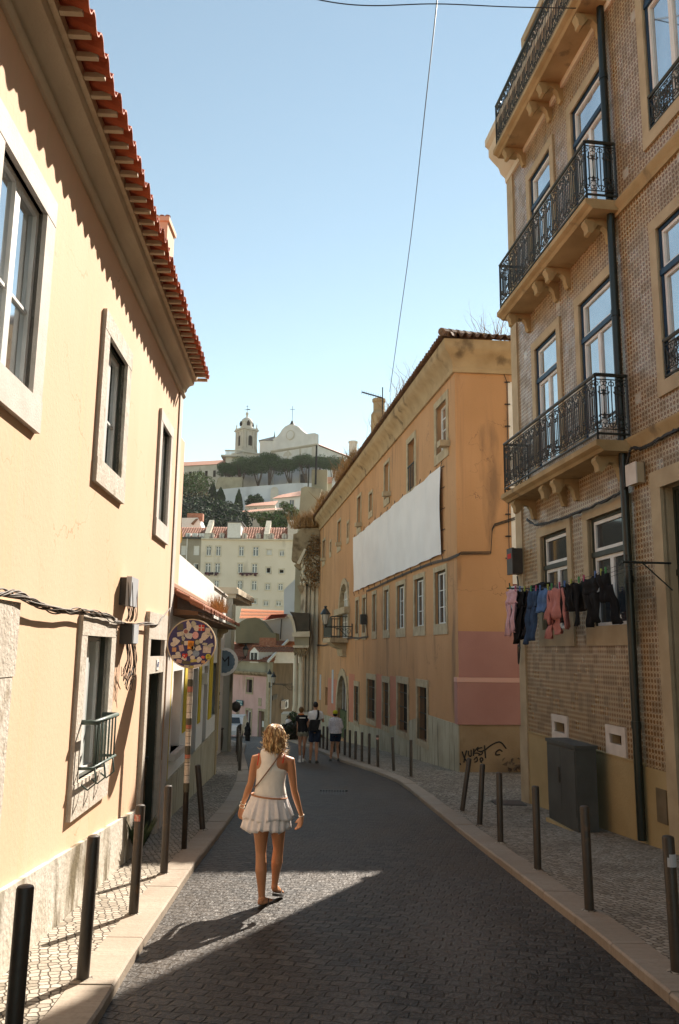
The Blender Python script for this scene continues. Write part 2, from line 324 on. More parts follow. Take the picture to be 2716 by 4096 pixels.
M = dict(
    road=stones('road_setts', .15, .105, (.018, .016, .014), (.078, .069, .060), (.014, .011, .008), 14, msize=.012, warp=.032, bump=.9, dirt=(.028, .024, .02), rough=.5, patch=(.055, .040, .026), patch2=(.098, .088, .078)),
    pave=cubes('pavement_cubes', .066, [(.22, .185, .14), (.36, .315, .25), (.43, .38, .31), (.29, .245, .185)], (.10, .078, .055), .9, .10),
    kerb=stones('kerb_limestone', 4.0, .088, (.36, .30, .235), (.32, .265, .205), (.25, .20, .155), 0, msize=.003, warp=.004, bump=.25, dirt=(.26, .21, .16), patch=(.27, .215, .16)),
    yellow=mk('cream_plaster', (.745, .51, .35), (.70, .46, .30), .8, .9, .10, 25, stretch=(1, 1, .35), stain=(.66, .44, .25), sthr=.60, sscale=.9, sstretch=(1, .8, .5), streak=((.66, .48, .30), .56), crack=(.50, .36, .22)),
    cornice=mk('cornice_plaster', (.62, .53, .40), (.54, .45, .33), 1.5, .9, .3, 30),
    stone=mk('old_limestone', (.60, .54, .46), (.50, .44, .36), 6, .85, .5, 30, stain=(.33, .27, .19), sthr=.60, sscale=7, sstretch=(1, 1, .6)),
    stone2=mk('smooth_limestone', (.62, .56, .50), (.54, .48, .42), 5, .8, .15, 60),
    plinth=mk('stained_stone_plinth', (.58, .54, .47), (.48, .43, .35), 3, .9, .6, 20, stain=(.15, .12, .07), sthr=.53, sscale=2.2, sstretch=(1.3, 1.3, .5)),
    stonet=mk('buff_window_stone', (.44, .35, .225), (.36, .28, .175), 3, .8, .2, 40),
    tplinth=mk('buff_plaster_plinth', (.42, .32, .165), (.33, .245, .115), 1.2, .85, .3, 30, stain=(.30, .21, .10), sthr=.58, sscale=1.6, sstretch=(1.5, 1.5, .3)),
    slab=mk('balcony_stone', (.40, .29, .15), (.30, .21, .10), 2, .85, .3, 30, stain=(.16, .12, .07), sthr=.6, sscale=3),
    iron=mk('black_iron', (.018, .022, .020), (.030, .034, .030), 8, .42, .2, 80, spec=.5),
    pipe=mk('dark_green_pipe', (.010, .016, .011), (.007, .010, .008), 3, .35, .1, 40, spec=.5),
    bollard=mk('brown_painted_steel', (.038, .029, .021), (.055, .042, .030), 5, .45, .15, 60, stain=(.10, .06, .03), sthr=.62, sscale=9, sstretch=(1, 1, 1), spec=.5),
    white=mk('white_paint', (.76, .75, .72), (.70, .68, .64), 3, .6, .1, 40),
    wframe=mk('white_window_frame', (.72, .72, .70), (.64, .63, .60), 6, .45),
    blue=mk('petrol_blue_frame', (.018, .05, .10), (.014, .04, .075), 5, .45),
    green=mk('dark_green_frame_and_shade', (.03, .035, .026), (.045, .05, .035), 5, .5),
    glassw=glassm('window_glass', (.72, .78, .82), metal=.9, rough=.05), glassd=glassm('dark_window_glass', (.05, .055, .06), spec=.8),
    dark=mk('dark_interior', (.018, .014, .010), (.03, .022, .015), 3, .9),
    orange=mk('orange_plaster', (.52, .295, .15), (.45, .25, .12), .7, .9, .3, 28, stretch=(1, 1, .5), stain=(.27, .16, .09), sthr=.57, sscale=1.1, sstretch=(1.6, 1.6, .3), streak=((.38, .22, .12), .58), crack=(.26, .15, .09)),
    pink=mk('pink_render', (.40, .21, .18), (.35, .175, .15), .8, .9, .2, 30), pinkt=mk('pink_ledge', (.60, .36, .30), None, rough=.8),
    oplinth=mk('pale_render_base', (.44, .40, .30), (.35, .31, .22), 1.2, .9, .3, 25, stain=(.12, .10, .07), sthr=.56, sscale=2.0, sstretch=(3, 3, .3)),
    oplinth2=mk('bare_render_base', (.32, .235, .145), (.25, .175, .10), 1.2, .9, .4, 18, stain=(.16, .10, .05), sthr=.60, sscale=1.6, sstretch=(1, 1, .7)),
    banner=mk('white_banner', (.74, .72, .72), (.68, .66, .66), 1.0, .8, .05, 5),
    tiler=mk('red_clay_tile', (.50, .115, .045), (.38, .085, .035), 6, .8, .3, 60), tileo=mk('old_clay_tile', (.22, .12, .07), (.13, .08, .05), 8, .9, .5, 40, stain=(.36, .28, .2), sthr=.6, sscale=7, sstretch=(1, 1, 1)),
    tilet=mk('weathered_clay_tile', (.44, .20, .12), (.32, .13, .08), 5, .85, .3, 40, stain=(.55, .36, .26), sthr=.58, sscale=6, sstretch=(1, 1, 1)),
    mortar=mk('pale_mortar', (.60, .50, .36), (.48, .38, .26), 8, .9, .3, 40),
    wire=mk('black_cable', (.03, .028, .026), None, rough=.5), cable=mk('grey_cable', (.16, .13, .10), (.08, .07, .06), 30, .6),
    boxg=mk('grey_plastic', (.50, .52, .54), (.45, .46, .48), 4, .5), boxd=mk('dark_box', (.05, .045, .04), (.07, .06, .05), 4, .5),
    cabinet=mk('grey_cabinet_paint', (.075, .078, .072), (.058, .06, .056), 3, .55, .1, 30, stain=(.06, .06, .05), sthr=.62, sscale=2.5),
    drygrass=mk('dry_grass', (.40, .24, .10), (.24, .14, .06), 12, .9), leaf=mk('green_leaves', (.05, .095, .028), (.09, .13, .04), 6, .7), dleaf=mk('dark_leaves', (.018, .035, .014), (.03, .05, .02), 6, .7),
)
# ================================================================ GROUND
def interp(t, Y):
    if Y <= t[0][0]: return t[0][1]
    for (a, x), (b, y) in zip(t, t[1:]):
        if Y <= b: return x + (y - x) * (Y - a) / (b - a)
    return t[-1][1]
XL = [(-8, -1.2), (5.1, -1.39), (6.2, -1.46), (9.3, -1.59), (12.4, -1.66), (15.4, -1.76), (19, -2.02), (22, -2.33), (30, -3.38), (38, -4.2), (46, -6.4), (56, -9.8), (66, -13)]
XR = [(-8, 2.3), (5.4, 2.17), (7.1, 2.13), (9.3, 2.01), (12.2, 1.86), (15.8, 1.70), (18, 1.62), (20, 1.50), (21.5, 1.28), (23.1, 1.0), (26.8, .15), (34, -.95), (45, -2.7), (56, -4.4), (66, -6.0)]
Ys = [-8 + .5 * i for i in range(149)]
def strip(name, fa, fb, fz, mat, nx=2):
    m = MB(); m.sheet([[Vector((fa(Y) + (fb(Y) - fa(Y)) * j / nx, Y, fz(Y))) for j in range(nx + 1)] for Y in Ys])
    return tag(m.build(name, mat, fix=False), kind='structure')
strip('road', lambda Y: interp(XR, Y), lambda Y: interp(XL, Y), gz, M['road'], 6)
KW = .29
strip('pavement_left', lambda Y: interp(XL, Y) - KW, lambda Y: interp(XL, Y) - 12, sz, M['pave'])
strip('pavement_right', lambda Y: interp(XR, Y) + 13, lambda Y: interp(XR, Y) + KW, sz, M['pave'])
def kerbs(name, X, sg):
    m = MB(); rnd = random.Random(5); Y = -8.0
    while Y < 66:
        L = rnd.uniform(.75, 1.05) if Y < 30 else 2.0
        dz = rnd.uniform(-.004, .006); rows = []
        for y in (Y + .004, Y + L / 2, Y + L - .004):
            x0 = interp(X, y); x1 = x0 + sg * (KW - .004); b = sg * .014
            rows.append([Vector((x0, y, gz(y) - .12)), Vector((x0, y, sz(y) + dz - .012)), Vector((x0 + b, y, sz(y) + dz + .004)), Vector((x1, y, sz(y) + dz + .004)), Vector((x1, y, gz(y) - .12))])
        m.loft(rows); Y += L
    tag(m.build(name, M['kerb']), kind='structure')
kerbs('kerb_left', XL, -1); kerbs('kerb_right', XR, 1)
M['earth'] = mk('dry_earth', (.16, .13, .08), (.10, .09, .05), .3, .95, .5, 3)
m = MB()
gx = [-400, -120, -60, -20, 0, 20, 60, 120, 400]
m.sheet([[Vector((x, y, gz(y) - .4 - (.9 if y > 62 else 0))) for x in gx] for y in (300, 160, 90, 80, 62, 45, 35, 25, 10, -10, -60, -300)])
tag(m.build('ground', M['earth'], fix=False), kind='structure')
m = MB()
for i in range(9):
    m.box(-.31 + .06 * i, -.28 + .06 * i, 17.45, 17.95, gz(17.7) + .004, gz(17.7) + .016)
m.box(-.34, .25, 17.4, 17.45, gz(17.7) - .01, gz(17.7) + .02); m.box(-.34, .25, 17.95, 18.0, gz(17.7) - .02, gz(17.7) + .014)
tag(m.build('storm_drain', M['iron']), 'iron storm drain grate set in the dark road setts', 'drain')
m = MB(); m.box(2.95, 3.5, 15.2, 15.75, sz(15.5) - .02, sz(15.5) + .026); m.box(3.0, 3.45, 15.25, 15.7, sz(15.5) + .028, sz(15.5) + .032)
tag(m.build('manhole_cover', M['cabinet']), 'square grey manhole cover in the right pavement near the tiled house', 'manhole cover')
# ---------------------------------------------------------------- bollards
def bollard_mesh(r=.042, h=.9):
    m = MB(); m.lathe((0, 0, 0), [(r, -.12), (r, h - .012), (r - .005, h - .002), (r - .02, h + .004), (.004, h + .006)], 16)
    return m
b0 = thing('bollard', 'x', 'bollard', (0, 0, 0), 'steel bollards along the pavements')
bollard_mesh().build('post', M['bollard'], b0, smooth='auto')
mm = MB(); mm.lathe((0, 0, 0), [(.075, -.02), (.07, .008), (.05, .016)], 12); mm.build('base_collar', M['pave'], b0, smooth='auto')
used = [0]
def bollard(x, y, lx=0, ly=0, label='', z=None):
    o = b0 if used[0] == 0 else dup(b0, (0, 0, 0)); used[0] = 1
    o.location = (x, y, sz(y) if z is None else z); o.rotation_euler = (R(ly), R(lx), random.Random(x * y).uniform(0, 6)); o['label'] = label
    o.rotation_euler = (R(ly), R(lx), 0)
    return o
lb = [(-1.53, 4.16, .5, 'nearest brown bollard, at the lower left edge beside the cream house'), (-1.65, 5.66, 1.0, 'second brown bollard from the camera on the sunlit left pavement'),
      (-1.73, 7.31, .8, 'brown bollard with a torn red sticker near its top on the left pavement'), (-1.82, 8.96, .5, 'brown bollard standing in shade just before the sticker-covered sign pole'),
      (-1.90, 11.95, -7, 'leaning brown bollard just behind the sticker-covered sign pole')]
for x, y, l, t in lb: bollard(x, y, l, 0, t)
m = MB(); m.lathe((-1.722, 7.31, sz(7.31) + .77), [(.0435, 0), (.0435, .055)], 16)
tag(m.build('torn_sticker', mk('red_sticker', (.45, .05, .03), (.6, .5, .4), 30)), 'torn red and white sticker wrapped round a bollard on the left pavement', 'sticker')
for i, (x, y) in enumerate([(-2.58, 22.0), (-2.78, 23.6), (-3.0, 25.2), (-3.2, 26.8), (-3.42, 28.4), (-3.64, 30.0), (-3.82, 31.6), (-3.98, 33.2), (-4.12, 34.8), (-4.28, 36.4)]):
    bollard(x, y, random.Random(i).uniform(-1, 1), 0, 'first and tallest looking bollard of the dense far row on the left kerb' if i == 0 else 'bollard in the dense overlapping row on the left kerb past the low house')
rb = [(2.38, 5.95, -.8, 'nearest right bollard, with a pale sticker near its top'), (2.29, 7.62, -.6, 'second bollard from the camera on the right pavement, before the grey cabinet'),
      (2.27, 9.42, 0, 'third bollard from the camera on the right pavement, left of the grey cabinet'), (2.21, 11.2, 0, 'fourth bollard from the camera on the right pavement, upright'),
      (2.20, 12.75, 4, 'slightly leaning bollard next to the most tilted one on the right pavement'), (2.17, 14.3, 9, 'strongly tilted bollard in front of the graffiti wall')]
for x, y, l, t in rb: bollard(x, y, l, 0, t)
m = MB(); m.lathe((2.372, 5.95, sz(5.95) + .70), [(.0435, 0), (.0435, .085)], 16)
tag(m.build('pale_sticker', M['boxg']), 'pale grey sticker wrapped round the nearest right bollard', 'sticker')
ob = [(1.89, 20.85), (1.57, 22.5), (1.2, 23.8), (.99, 24.9), (.8, 25.9), (.62, 26.8), (.45, 27.8), (.29, 28.9), (.10, 30.0), (-.08, 31.0), (-.37, 32.4), (-.54, 33.3), (-.7, 34.2), (-.85, 35.2)]
for i, (x, y) in enumerate(ob):
    t = ['nearest bollard of the row along the orange building', 'second bollard of the row along the orange building, tilted a little left', 'third bollard of the orange building row, with a pale band near its top'][i] if i < 3 else 'thin looking bollard in the long row along the orange building'
    bollard(x, y, [0, -2.5, -1][i] if i < 3 else 0, 0, t)
m = MB(); m.lathe((1.2 - .015, 23.8, sz(23.8) + .78), [(.0435, 0), (.0435, .05)], 12)
tag(m.build('bollard_band', M['pinkt']), 'pale band stuck round the third bollard beside the orange building', 'sticker')
# ================================================================ WINDOWS AND WALLS
def wallgrid(m, W, s0, s1, z0, z1, holes, depth=.2, mi=0, mr=0):
    ss = sorted({s0, s1, *[h[0] for h in holes], *[h[1] for h in holes]}); zs = sorted({z0, z1, *[h[2] for h in holes], *[h[3] for h in holes]})
    for a, b in zip(ss, ss[1:]):
        for c, d in zip(zs, zs[1:]):
            cx, cz = (a + b) / 2, (c + d) / 2
            if any(h[0] < cx < h[1] and h[2] < cz < h[3] for h in holes): continue
            m.quad(W.P(a, 0, c), W.P(b, 0, c), W.P(b, 0, d), W.P(a, 0, d), mi)
    for a, b, c, d in [h[:4] for h in holes]:
        for p, q in (((a, c), (b, c)), ((b, c), (b, d)), ((b, d), (a, d)), ((a, d), (a, c))):
            m.quad(W.P(p[0], 0, p[1]), W.P(q[0], 0, q[1]), W.P(q[0], -depth, q[1]), W.P(p[0], -depth, p[1]), mr)
def body(m, W, s0, s1, z0, z1, dep, mi=0):       # the other sides of the house
    P = W.P
    m.quad(P(s0, 0, z0), P(s0, -dep, z0), P(s0, -dep, z1), P(s0, 0, z1), mi); m.quad(P(s1, 0, z0), P(s1, -dep, z0), P(s1, -dep, z1), P(s1, 0, z1), mi)
    m.quad(P(s0, -dep, z0), P(s1, -dep, z0), P(s1, -dep, z1), P(s0, -dep, z1), mi); m.quad(P(s0, 0, z1), P(s1, 0, z1), P(s1, -dep, z1), P(s0, -dep, z1), mi)
def window(W, par, h, sur=.14, proj=.04, dep=.2, frame='wframe', glass='glassw', smat='stonet', trans=0, bars=(), sill=.0, mull=1, outer=None, rail=.045, surb=None, name='window', open_=None, bot=True, subs=True):
    s0, s1, z0, z1 = h[:4]; f = MB(); n0, n1 = -dep + .0, -dep + .05; o = .045
    if outer: f.wb(W, s0 + .002, s0 + o, n0, n1 + .02, z0, z1, 1); f.wb(W, s1 - o, s1 - .002, n0, n1 + .02, z0, z1, 1); f.wb(W, s0 + o, s1 - o, n0, n1 + .02, z1 - o, z1 - .002, 1)
    else: o = 0
    a, b, c, d = s0 + o + .003, s1 - o - .003, z0 + .003, z1 - o - .003
    def leaf(a, b, c, d, bb=()):
        f.wb(W, a, a + rail, n0, n1, c, d); f.wb(W, b - rail, b, n0, n1, c, d); f.wb(W, a + rail, b - rail, n0, n1, d - rail, d); f.wb(W, a + rail, b - rail, n0, n1, c, c + rail)
        for t in bb:
            zz = c + (d - c) * t; f.wb(W, a + rail, b - rail, n0 + .01, n1 - .01, zz - .012, zz + .012)
    top = d
    if trans:
        tz = z0 + (z1 - z0) * trans; leaf(a, b, tz + .045, d); f.wb(W, s0 + .002, s1 - .002, n0, n1 + .04, tz - .04, tz + .04, 1); top = tz - .043
    k = 2 if mull == 1 else mull if mull else 1
    for i in range(k):
        leaf(a + (b - a) * i / k + .001, a + (b - a) * (i + 1) / k - .001, c, top, bars)
    w_ = f.build(name, [M[frame], M[outer] if outer else M[frame]], par)
    g = MB(); g.wb(W, s0 + .004, s1 - .004, n0 - .03, n0 + .02, z0 + .004, z1 - .004); g.build('pane', M[glass], w_)
    if sur:
        q = MB(); b0_ = sur if surb is None else surb
        q.wb(W, s0 - sur, s0, -.03, proj, z0, z1); q.wb(W, s1, s1 + sur, -.03, proj, z0, z1); q.wb(W, s0 - sur, s1 + sur, -.03, proj + .003, z1, z1 + sur)
        if bot: q.wb(W, s0 - sur, s1 + sur, -.03, proj + .006, z0 - b0_, z0)
        q.build('surround', M[smat], w_)
    if sill: q = MB(); q.wb(W, s0 - .1, s1 + .1, -dep + .05, .14, z0 - .06, z0 + .012); q.build('sill', M[smat], w_)
    return w_
def rect(W, L, Rr, T, B, c=lambda x, y: (x, y)):
    return (W.s(*c(*L)), W.s(*c(*Rr)), W.z(*c(*B)), W.z(*c(*T)))
def waveroof(m, W, s0, s1, n0, z0, n1, z1, pitch=.21, amp=.045, courses=6, step=.02, th=.014, mi=0, per=10, hip=0):
    # ridged clay tile sheet from the eave (n0,z0) up to (n1,z1)
    k = max(2, int(round((s1 - s0) / pitch))) * per
    rnd = random.Random(3)
    jit = [rnd.uniform(-.012, .012) for _ in range(k // per + 2)]
    for c in range(courses):
        t0, t1 = c / courses, (c + 1) / courses + .03 / courses
        rows = []
        for t, lift in ((t0, step), (t1, 0.0)):
            up = []
            for i in range(k + 1):
                a = s0 + (s1 - s0) * i / k; a = max(a, s0 + hip * t); ph = (i % per) / per
                w_ = math.cos(2 * math.pi * ph); h = amp * (abs(w_) ** .7) * (1 if w_ > 0 else -1)
                n = n0 + (n1 - n0) * t + (jit[i // per] if c == 0 else 0) * (1 if t == t0 else 0); z = z0 + (z1 - z0) * t + h + lift
                up.append((a, n, z))
            rows.append(up)
        A, B = rows
        m.loft([[W.P(*A[i]), W.P(*B[i]), W.P(B[i][0], B[i][1], B[i][2] - th), W.P(A[i][0], A[i][1], A[i][2] - th)] for i in range(k + 1)], mi and mi or True, mi)
def nat(W, s, u, v):          # how far in front of the wall the ray through (u,v) passes at station s
    rx, rz = ray(u, v); p0 = W.P(s, 0, 0)
    # solve p0 + n*W.n on the vertical plane through s
    n = (rx * p0.y - p0.x) / (W.n.x - rx * W.n.y)
    return n, rz * (p0.y + n * W.n.y)
M['curtain'] = mk('net_curtain_glass', (.52, .56, .54), (.44, .49, .47), 4, .25, spec=.6)
# ================================================================ CREAM HOUSE (left)
WL = Wall(-1.976, 0, -.0485, 1); c1 = crop(0, 0, 1.8195); c2 = crop(0, 1200, 1.8195); c3 = crop(0, 2200, 1.6505); c0 = crop(0, 550, 1.1269)
SE = 12.32; EZ = 4.30
house = thing('cream_house', 'two storey cream plastered house with a red tiled eave along the left side', 'house', WL.P(6, 0, sz(6)))
w2 = rect(WL, (750, 700), (895, 700), (780, 262), (865, 1308), c2); w2 = (w2[0], w2[1], WL.z(*c2(865, 1308)), WL.z(*c2(920, 490)))
w3 = (WL.s(*c2(1155, 1200)), WL.s(*c2(1222, 1200)), WL.z(*c2(1195, 1650)), WL.z(*c2(1250, 1022)))
ww = w2[1] - w2[0]
e1 = WL.s(*c0(160, 750)); w1 = (e1 - ww * 1.05, e1, WL.z(*c0(115, 1145)), WL.z(*c0(200, 355)))
lw = (WL.s(*c3(528, 980)), WL.s(*c3(692, 980)), WL.z(*c3(650, 1440)), WL.z(*c3(715, 575)))
dr = (WL.s(*c3(945, 1100)), WL.s(*c3(1040, 1100)), sz(11) - .05, WL.z(*c3(1050, 805)))
tr = (dr[0] + .02, dr[1] - .02, WL.z(*c3(1010, 702)), WL.z(*c3(1010, 590)))
print('W1', w1, 'W2', w2, 'W3', w3, 'LW', lw, 'D', dr, tr)
m = MB(); wallgrid(m, WL, -6, SE, -3.4, EZ, [w1, w2, w3, lw, dr, tr], .15, 0, 1); body(m, WL, -6, SE, -3.4, EZ, 7)
m.build('wall', [M['yellow'], M['green']], house)  # second material: reveals coloured dark to stand in for their shade
for i, h in enumerate((w1, w2, w3)):
    window(WL, house, h, sur=(.2, .2, .16)[i], proj=.035, dep=(.075, .11, .11)[i], smat='stone2' if i != 1 else 'stone', glass='glassw', bars=(.42,), surb=.24)
w_ = window(WL, house, lw, sur=.2, proj=.035, dep=.13, smat='stone', glass='curtain', surb=.3)
m = MB()                                                            # door with a stone frame
s0, s1, z0, z1 = dr
m.wb(WL, s0 + .003, s1 - .003, -.16, -.12, z0, z1 - .003)
m.wb(WL, s0 + .1, s1 - .1, -.119, -.108, z0 + .25, z0 + 1.0); m.wb(WL, s0 + .1, s1 - .1, -.119, -.108, z0 + 1.15, z1 - .2)
M['wood'] = mk('old_brown_door', (.16, .105, .06), (.12, .08, .045), 4, .7, .2, 30)
d = m.build('door', M['wood'], house)
m = MB(); m.wb(WL, s0 + .25, s1 - .35, -.107, -.102, z1 - .75, z1 - .45); m.build('notice', M['boxg'], d)
m = MB(); m.lathe(WL.P(s1 - .15, -.09, z0 + 1.05), [(.02, -.02), (.03, 0), (.02, .02)], 8); m.build('handle', M['iron'], d)
m = MB(); m.wb(WL, s0 - .17, s0, -.02, .05, -3.0, tr[3]); m.wb(WL, s1, s1 + .17, -.02, .05, -3.0, tr[3]); m.wb(WL, s0, s1, -.02, .047, z1, tr[2]); m.wb(WL, s0 - .17, s1 + .17, -.02, .053, tr[3], tr[3] + .35)
m.build('door_surround', M['stone'], house)
m = MB(); m.wb(WL, tr[0], tr[1], -.18, -.14, tr[2], tr[3]); m.build('fanlight', M['dark'], house)
a, z = WL.hit(*crop(570, 2600, 13.07)(580, 770))
m = MB(); m.wb(WL, a - .08, a + .08, .049, .058, z - .07, z + .07); np_ = m.build('number_plate', M['white'], house)
def text(s, W, a, n, z, h, mat, par=None, label=None, ital=0, name='lettering', flip=False, depth=.004, xs=1):
    cu = bpy.data.curves.new('t', 'FONT'); cu.body = s; cu.size = h; cu.extrude = depth / 2; cu.align_x = 'CENTER'; cu.align_y = 'CENTER'; cu.shear = ital; cu.resolution_u = 3
    to = bpy.data.objects.new('t', cu); sc.collection.objects.link(to)
    me = bpy.data.meshes.new_from_object(to.evaluated_get(bpy.context.evaluated_depsgraph_get())); bpy.data.objects.remove(to)
    sg = 1 if (W.n.cross(Vector((0, 0, 1)))).dot(W.d) * -1 > 0 else -1
    q = MB(); q.add([W.P(a + sg * v.co.x * xs, n + v.co.z, z + v.co.y) for v in me.vertices], [tuple(p.vertices) for p in me.polygons])
    return q.build(name, mat, par)
text('67', WL, a, .062, z, .10, mk('blue_enamel', (.05, .10, .30), None, rough=.4), np_)
# cornice, eave and roof
m = MB(); m.profile(WL, [(0, 4.0), (.03, 4.0), (.055, 4.03), (.055, 4.05), (.03, 4.075), (.035, 4.10), (.06, 4.12), (.075, 4.17), (.11, 4.215), (.17, 4.235), (.18, 4.27), (.18, 4.31), (0, 4.31)], -6, SE + .06)
m.build('cornice', M['cornice'], house, smooth='auto')
m = MB(); waveroof(m, WL, -6, SE + .12, .43, 4.37, -3.6, 6.1, courses=9)
rf = m.build('roof', M['tiler'], house)
m = MB(); m.profile(WL, [(.10, 4.30), (.225, 4.315), (.225, 4.40), (.05, 4.47)], -6, SE + .1)
k = int((SE + 6.12) / .21)
for i in range(k + 1):                                             # mortar filling under every cover tile
    a = -6 + (SE + 6.12) * i / k
    m.prism(WL, [(a - .022, 4.33), (a + .022, 4.33), (a + .018, 4.375), (a - .018, 4.375)], .20, .385)
m.build('eave_mortar', M['mortar'], rf)
m = MB(); m.wb(WL, SE - .26, SE + .012, -.02, .022, -3.3, 4.0); m.build('corner_pilaster', M['stone2'], house)
m = MB(); m.wb(WL, SE - .285, SE - .262, -.01, .008, -1.6, 4.0); m.build('pilaster_joint', mk('orange_brown_line', (.42, .22, .08), None), house)  # thin orange-brown strip along the pilaster edge
# stained base of big stones following the slope
m = MB(); rnd = random.Random(2); Y = -6.0
while Y < 10.6:
    L = rnd.uniform(.9, 1.6); e = min(Y + L, 10.62); h0 = .62 - .012 * max(Y, 0); h1 = .62 - .012 * max(e, 0); t = .05 + rnd.uniform(0, .012)
    P = WL.P
    m.hexa([P(Y + .004, -.03, sz(Y) - .3), P(e, -.03, sz(e) - .3), P(e, t, sz(e) - .3), P(Y + .004, t, sz(Y) - .3), P(Y + .004, -.03, sz(Y) + h0), P(e, -.03, sz(e) + h1), P(e, t - .01, sz(e) + h1), P(Y + .004, t - .01, sz(Y) + h0)])
    Y = e
    if e >= 10.62: break
m.build('plinth', M['plinth'], house)
# stone door frame cut by the left edge of the picture
se = WL.s(*c3(85, 345)); ze = WL.z(*c3(85, 345))
m = MB(); m.wb(WL, se - .32, se, -.02, .04, -2.3, ze - .5); m.wb(WL, se - 1.5, se + .03, -.02, .045, ze - .5, ze); m.wb(WL, se - 1.5, se - 1.2, -.02, .04, -2.3, ze - .5)
ds_ = m.build('shop_door_surround', M['stone'], house)
m = MB(); m.wb(WL, se - 1.2, se - .32, -.02, .006, -2.3, ze - .5); m.build('shop_door', M['wood'], ds_)
# chimney
cm = MB(); cm.box(-3.50, -3.06, 12.75, 13.3, 3.5, 7.35); cm.box(-3.53, -3.03, 12.72, 13.33, 7.35, 7.43); ch = cm.build('chimney', M['yellow'], house)
cm = MB()
for i in range(4): cm.lathe((-3.43 + .1 * i, 13.02, 7.43), [(.045, 0), (.045, .16), (.05, .16), (.05, .18)], 8)
cm.build('chimney_tiles', M['tilet'], ch)
m = MB(); m.box(-6.5, -2.75, 12.33, 13.6, -3, 3.6); m.build('rear_wing', M['yellow'], house)
# window guard rail
m = MB(); z0 = lw[2]; a0, a1 = lw[0] - .02, lw[1] - .06
for zz, r in ((z0 + .52, .022), (z0 + .12, .014)):
    m.tube([WL.P(a0, 0, zz), WL.P(a0, .15, zz), WL.P(a1, .15, zz), WL.P(a1, 0, zz)], r, 8)
for i in range(7): a = a0 + (a1 - a0) * (i + .5) / 7; m.tube([WL.P(a, .15, z0 + .12), WL.P(a, .15, z0 + .52)], .009, 6)
for a in (a0 + .1, (a0 + a1) / 2, a1 - .1): m.tube([WL.P(a, .15, z0 + .12), WL.P(a, .17, z0 - .02), WL.P(a, .10, z0 - .08), WL.P(a, .02, z0 - .02)], .009, 6)
tag(m.build('window_guard', mk('green_grey_rail', (.10, .14, .12), (.07, .09, .08), 6, .45), smooth=True), 'dark green metal guard rail across the lower window of the cream house', 'window guard')
# cables and boxes on the cream wall
def wpath(W, c, pts, n=.05): return [W.P(*(lambda h: (h[0], n, h[1]))(W.hit(*c(x, y), n))) for x, y in pts]
def smoothp(P, k=6):
    out = []; n = len(P)
    for i in range(n - 1):
        p0, p1, p2, p3 = P[max(i - 1, 0)], P[i], P[i + 1], P[min(i + 2, n - 1)]
        for j in range(k):
            t = j / k
            out.append(.5 * ((2 * p1) + (p2 - p0) * t + (2 * p0 - 5 * p1 + 4 * p2 - p3) * t * t + (3 * p1 - p0 - 3 * p2 + p3) * t ** 3))
    out.append(P[-1]); return out
rnd = random.Random(8)
def bundle(name, P, k, spread, r, mat, label, cat='cables'):
    m = MB()
    for i in range(k):
        ph = rnd.uniform(0, 6.28); fr = rnd.uniform(.5, 2.0); L = []; sp = spread * rnd.uniform(.3, 1)
        for j, p in enumerate(smoothp(P, 8)):
            q = ph + fr * j * .22; L.append(p + WL.n * (sp * .6 * math.cos(q) + spread * .6) + Vector((0, rnd.uniform(-.002, .002), sp * math.sin(q * 1.1) - abs(math.sin(q * .35)) * sp * .5)))
        m.tube(L, r * rnd.uniform(.8, 1.2), 5)
    return tag(m.build(name, mat, smooth=True), label, cat)
P = wpath(WL, c3, [(-120, 262), (0, 275), (120, 292), (250, 362), (400, 400), (530, 398), (650, 425), (740, 455)])
bundle('cable_bundle', P, 11, .035, .006, M['cable'], 'thick tangled bundle of grey cables sagging along the cream wall', 'cable bundle')
P = wpath(WL, c3, [(740, 470), (800, 482), (860, 490), (960, 480), (1030, 492), (1070, 440), (1125, 372)])
bundle('cable_run', P, 6, .022, .005, M['cable'], 'grey cables running from the dark junction box to the house corner', 'cables')
s0 = WL.s(*c3(790, 260)); n1, _ = nat(WL, s0, *c3(868, 260)); zt = nat(WL, s0, *c3(868, 180))[1]; zb = nat(WL, s0, *c3(868, 362))[1]
rx = c3(912, 270); P_ = WL.hit(*rx, n1); s1 = P_[0]
print('box', s0, s1, n1, zt, zb)
bx = thing('meter_box', 'white grey fronted cable box mounted high on the cream wall', 'cable box', WL.P(s0, 0, zb))
m = MB(); m.wb(WL, s0, s1, .0, n1 * .55, zb, zt); m.build('back_case', M['boxd'], bx)
m = MB(); m.wb(WL, s0 - .006, s1 + .006, n1 * .56, n1, zb - .01, zt + .01); m.build('cover', M['boxg'], bx)
t0 = WL.s(*c3(790, 560)); zt2 = WL.z(*c3(820, 485)); zb2 = WL.z(*c3(820, 622))
jb = thing('junction_box', 'small dark junction box with hanging wires below the cable box', 'junction box', WL.P(t0, 0, zb2))
m = MB(); m.wb(WL, t0, t0 + .3, 0, .13, zb2, zt2); m.build('case', M['boxd'], jb)
m = MB(); m.wb(WL, t0 + .02, t0 + .28, .131, .15, zb2 + .01, zt2 - .01); m.build('lid', M['boxg'], jb)
m = MB()
for i in range(14):
    a = t0 + rnd.uniform(-.02, .3); n = .06 + rnd.uniform(0, .08); L = rnd.uniform(.25, .6)
    m.tube(smoothp([WL.P(a, n, zb2), WL.P(a + rnd.uniform(-.1, .05), n + .03, zb2 - L * .5), WL.P(a + rnd.uniform(-.15, .1), n, zb2 - L), WL.P(a + rnd.uniform(-.15, .1), n, zb2 - L * .7)], 4), .004, 4)
m.build('hanging_wires', M['wire'], jb)
m = MB()
